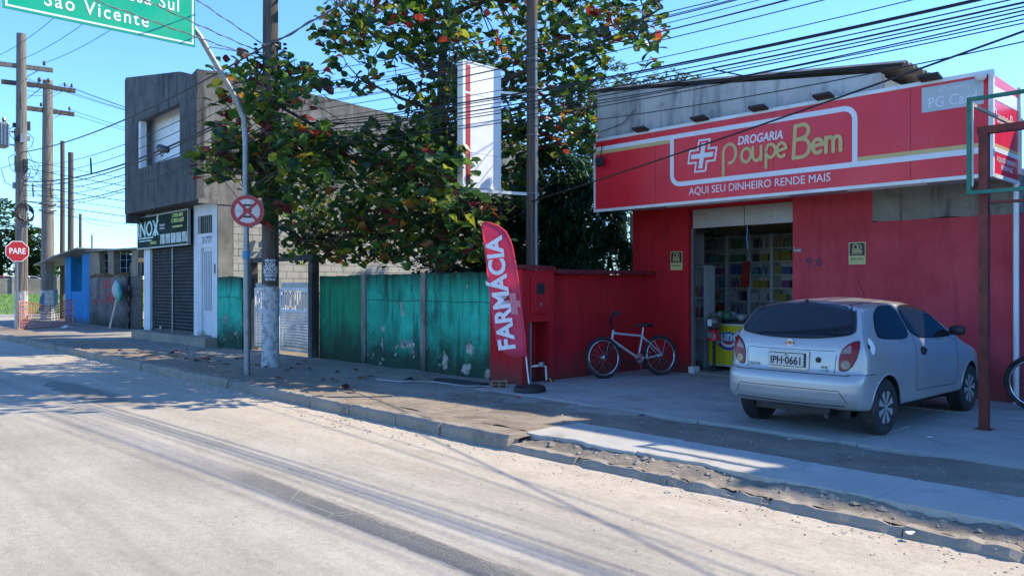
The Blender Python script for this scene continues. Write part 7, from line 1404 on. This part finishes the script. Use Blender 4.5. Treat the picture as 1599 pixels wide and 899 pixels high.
dk = [m_leaf('deep_green_leaf', (.022,.075,.040), .3), m_leaf('blue_green_leaf', (.030,.10,.058), .3), m_leaf('mid_green_leaf', (.04,.10,.035), .4)]  # three dark leaf greens, mixed at random
br = [m_leaf('olive_leaf', (.07,.12,.028), .5), m_leaf('lime_leaf', (.14,.20,.035), .55), m_leaf('dull_leaf', (.05,.095,.028), .45)]
crown('mango_tree', 'dark drooping leaved tree beside the red pharmacy wall', (-11.3,12.6,.1), [((-11.7,12.2,3.9),(.95,.8,.9)),((-11.0,12.3,3.2),(.95,.8,.9)),((-11.9,12.3,2.6),(.85,.8,.9)),((-10.9,12.6,2.2),(.9,.8,.8)),((-12.3,12.6,3.4),(.7,.7,.9))], 6500, .21, .025, dk, .75, 1, trunk=[([(-11.4,12.7,.05),(-11.45,12.7,1.6),(-11.3,12.6,3.2)], .10, .04)])
crown('leafy_shrub', 'sunlit small leaved shrubby tree filling the gap behind the red wall', (-12.6,15,.1), [((-13.3,15.2,3.4),(1.9,1.3,2.6)),((-11.4,15.6,2.6),(1.5,1.1,2.2)),((-15.2,15.5,3.0),(1.8,1.3,2.6)),((-13.2,15.8,5.4),(1.8,1.2,1.2))], 8500, .12, .034, br+dk[1:], .1, 2, trunk=[([(-12.8,15.3,.05),(-13,15.2,2.0),(-13.3,15.2,4.0)], .10, .04),([(-12.7,15.3,.05),(-12.0,15.5,1.8),(-11.4,15.6,3.2)], .07, .03)])
crown('roadside_tree', 'pale green tree top showing above the pharmacy parapet', (-15,18.6,.1), [((-15.9,18.7,7.0),(1.7,1.3,1.7)),((-13.9,18.7,6.7),(1.9,1.3,1.25)),((-14.6,18.7,5.2),(2.0,1.3,1.6))], 3600, .13, .034, br, .0, 3, trunk=[([(-15,18.8,.05),(-15,18.7,3.5),(-15.2,18.7,6.5)], .16, .06)])
crown('garden_shrub', 'dark dense shrub behind the green wall panels and the flag', (-12.8,12.2,.1), [((-13.0,12.3,2.5),(1.4,.8,1.2)),((-11.9,11.6,2.6),(.9,.6,1.1)),((-14.4,11.2,1.75),(1.2,.6,.55))], 4200, .16, .045, dk+br[2:], .1, 4)
for i, (c, rr, lab) in enumerate((((-112,20.8,8.3),(4.5,3.2,4.0),'tall pale tree far beyond the grass, behind the stop sign'), ((-108,23.4,5.8),(3.0,2.0,3.0),'lower pale tree far beyond the grass, beside the tall one'), ((-115,17.0,7.5),(5,4,4.5),'far tree cropped at the picture edge beyond the grass'))):
    crown('far_tree', lab, (c[0],c[1],1.0), [(c,rr),((c[0]+1,c[1]+1,c[2]-2.5),(rr[0]*.8,rr[1]*.8,rr[2]*.7))], 1500, .55, .18, [br[2],br[0],dk[2]], .0, 10+i, trunk=[([(c[0],c[1],.8),(c[0],c[1],c[2])], .35, .15)])
# far boundary wall, parked cars and a roof beyond it
fwl = thing('boundary_wall', 'long low grey wall beyond the grass field', 'wall', (-92, 20, 1.0))
b = MB(); b.box(-92.2,-92,-60,60,.8,2.55); b.build('wall', simple('grey_wall', (.20,.18,.16), .9, var=.4, scale=.8, dirt=(.08,.07,.06)), fwl)
for y in range(2, 60, 4): b = MB(); b.box(-91.99,-91.8,y,y+.35,.8,2.75); b.build('post', M['mortar'], fwl)
for i, (y, nm, c) in enumerate(((19.2,'white',(.6,.61,.63)),(22.0,'dark',(.03,.03,.035)),(16.9,'red',(.35,.03,.03)))):
    pm = simple('far_paint_'+nm, c, .3, var=.05, coat=.5)
    fc_ = copy_tree(car, None, {'silver_paint': pm}); fc_.location = (-97, y, 1.45); fc_.rotation_euler = (0,0,math.radians(3)); fc_['label'] = 'roof of a far '+nm+' car showing over the boundary wall'; fc_['group'] = 'far parked cars'
# grass tufts on the bank
RG = random.Random(17); b = MB()
for _ in range(5000):
    x = RG.uniform(-88,-53.5); y = RG.uniform(8,26); z = np.interp(-x, (52.6,56,70,92), (0,.15,.55,1.0)); a = RG.uniform(0,6.28); h = RG.uniform(.1,.3); w = .03
    b.add([(x-w*math.cos(a), y-w*math.sin(a), z-.02), (x+w*math.cos(a), y+w*math.sin(a), z-.02), (x+RG.uniform(-.1,.1), y+RG.uniform(-.1,.1), z+h)], [(0,1,2)])
tag(b.build('grass', simple('grass_blade', (.14,.25,.04), .8, var=.4, scale=1)), 'rough sunlit grass on the far bank', 'grass', kind='stuff')

# ================================================================ litter
RL_ = random.Random(31)
for k in range(46):
    x = RL_.uniform(-21,-10.5); y = RL_.triangular(5.95, 8.6, 6.9)
    o = bpy.data.objects.new('fallen_leaf', leafme[RL_.choice((6,6,5,2,4))]); COL.objects.link(o)
    s = RL_.uniform(.13,.24); o.scale = (s,s,s); o.location = (x, y, zwalk(x,y)+.022); o.rotation_euler = (RL_.uniform(-.35,.35)+ (PI if RL_.random() < .4 else 0), RL_.uniform(-.25,.25), RL_.uniform(0,6.28))
    tag(o, 'dry fallen almond leaf on the sandy sidewalk', 'leaf', 'fallen leaves on the sidewalk')
def scrap(name, lab, c, r, m, seed):
    R_ = random.Random(seed); b = MB(); n = 9
    P = [(c[0]+r*R_.uniform(.5,1)*math.cos(2*PI*i/n), c[1]+r*R_.uniform(.5,1)*math.sin(2*PI*i/n), c[2]+R_.uniform(0,.6)*r*.5) for i in range(n)]
    b.add(P+[(c[0],c[1],c[2]+r*.35)], [(i, (i+1) % n, n) for i in range(n)]); return tag(b.build(name, m), lab, 'litter')
scrap('paper_scrap', 'crumpled white paper lying near the orange net', (-33.2,8.3,.16), .26, M['white'], 1)
scrap('paper_scrap', 'small white scrap on the forecourt near the rusty post', (-3.0,8.75,.15), .035, M['white'], 2)
scrap('paper_scrap', 'small white scrap beside the rear wheel of the car', (-3.95,7.62,.145), .03, M['white'], 3)
scrap('brick_fragment', 'orange brick fragment on the earth near the flag base', (-8.1,7.75,.14), .07, simple('clay_orange', (.38,.10,.05), .9), 4)
scrap('stone', 'pale stone lying on the low kerb edge', (-2.05,5.60,.05), .04, M['white'], 5)
scrap('stone', 'pale stone at the cropped end of the kerb', (-1.35,5.75,.09), .04, M['white'], 6)
scrap('stone', 'pale stone on the road under the kerb', (-3.9,5.45,.0), .045, M['slab'], 7)
scrap('earth_clod', 'dark clump of earth and straw in front of the green wall', (-10.6,7.9,.13), .35, M['dirt'], 8)
tag(MB().tube([(-11.3,7.5,.15),(-10.7,7.55,.16),(-10.2,7.9,.17),(-9.6,8.0,.15),(-9.3,8.3,.15)], .004, 5).build('string', M['white']), 'thin white string lying on the sidewalk by the brick', 'string')
b = MB(); b.obox((-10.0,8.25,.155), (.55,.05,0), (-.02,.12,0), (0,0,.02)); tag(b.build('board', simple('dark_board', (.035,.035,.04), .8)), 'dark flat board lying at the foot of the green wall', 'board')
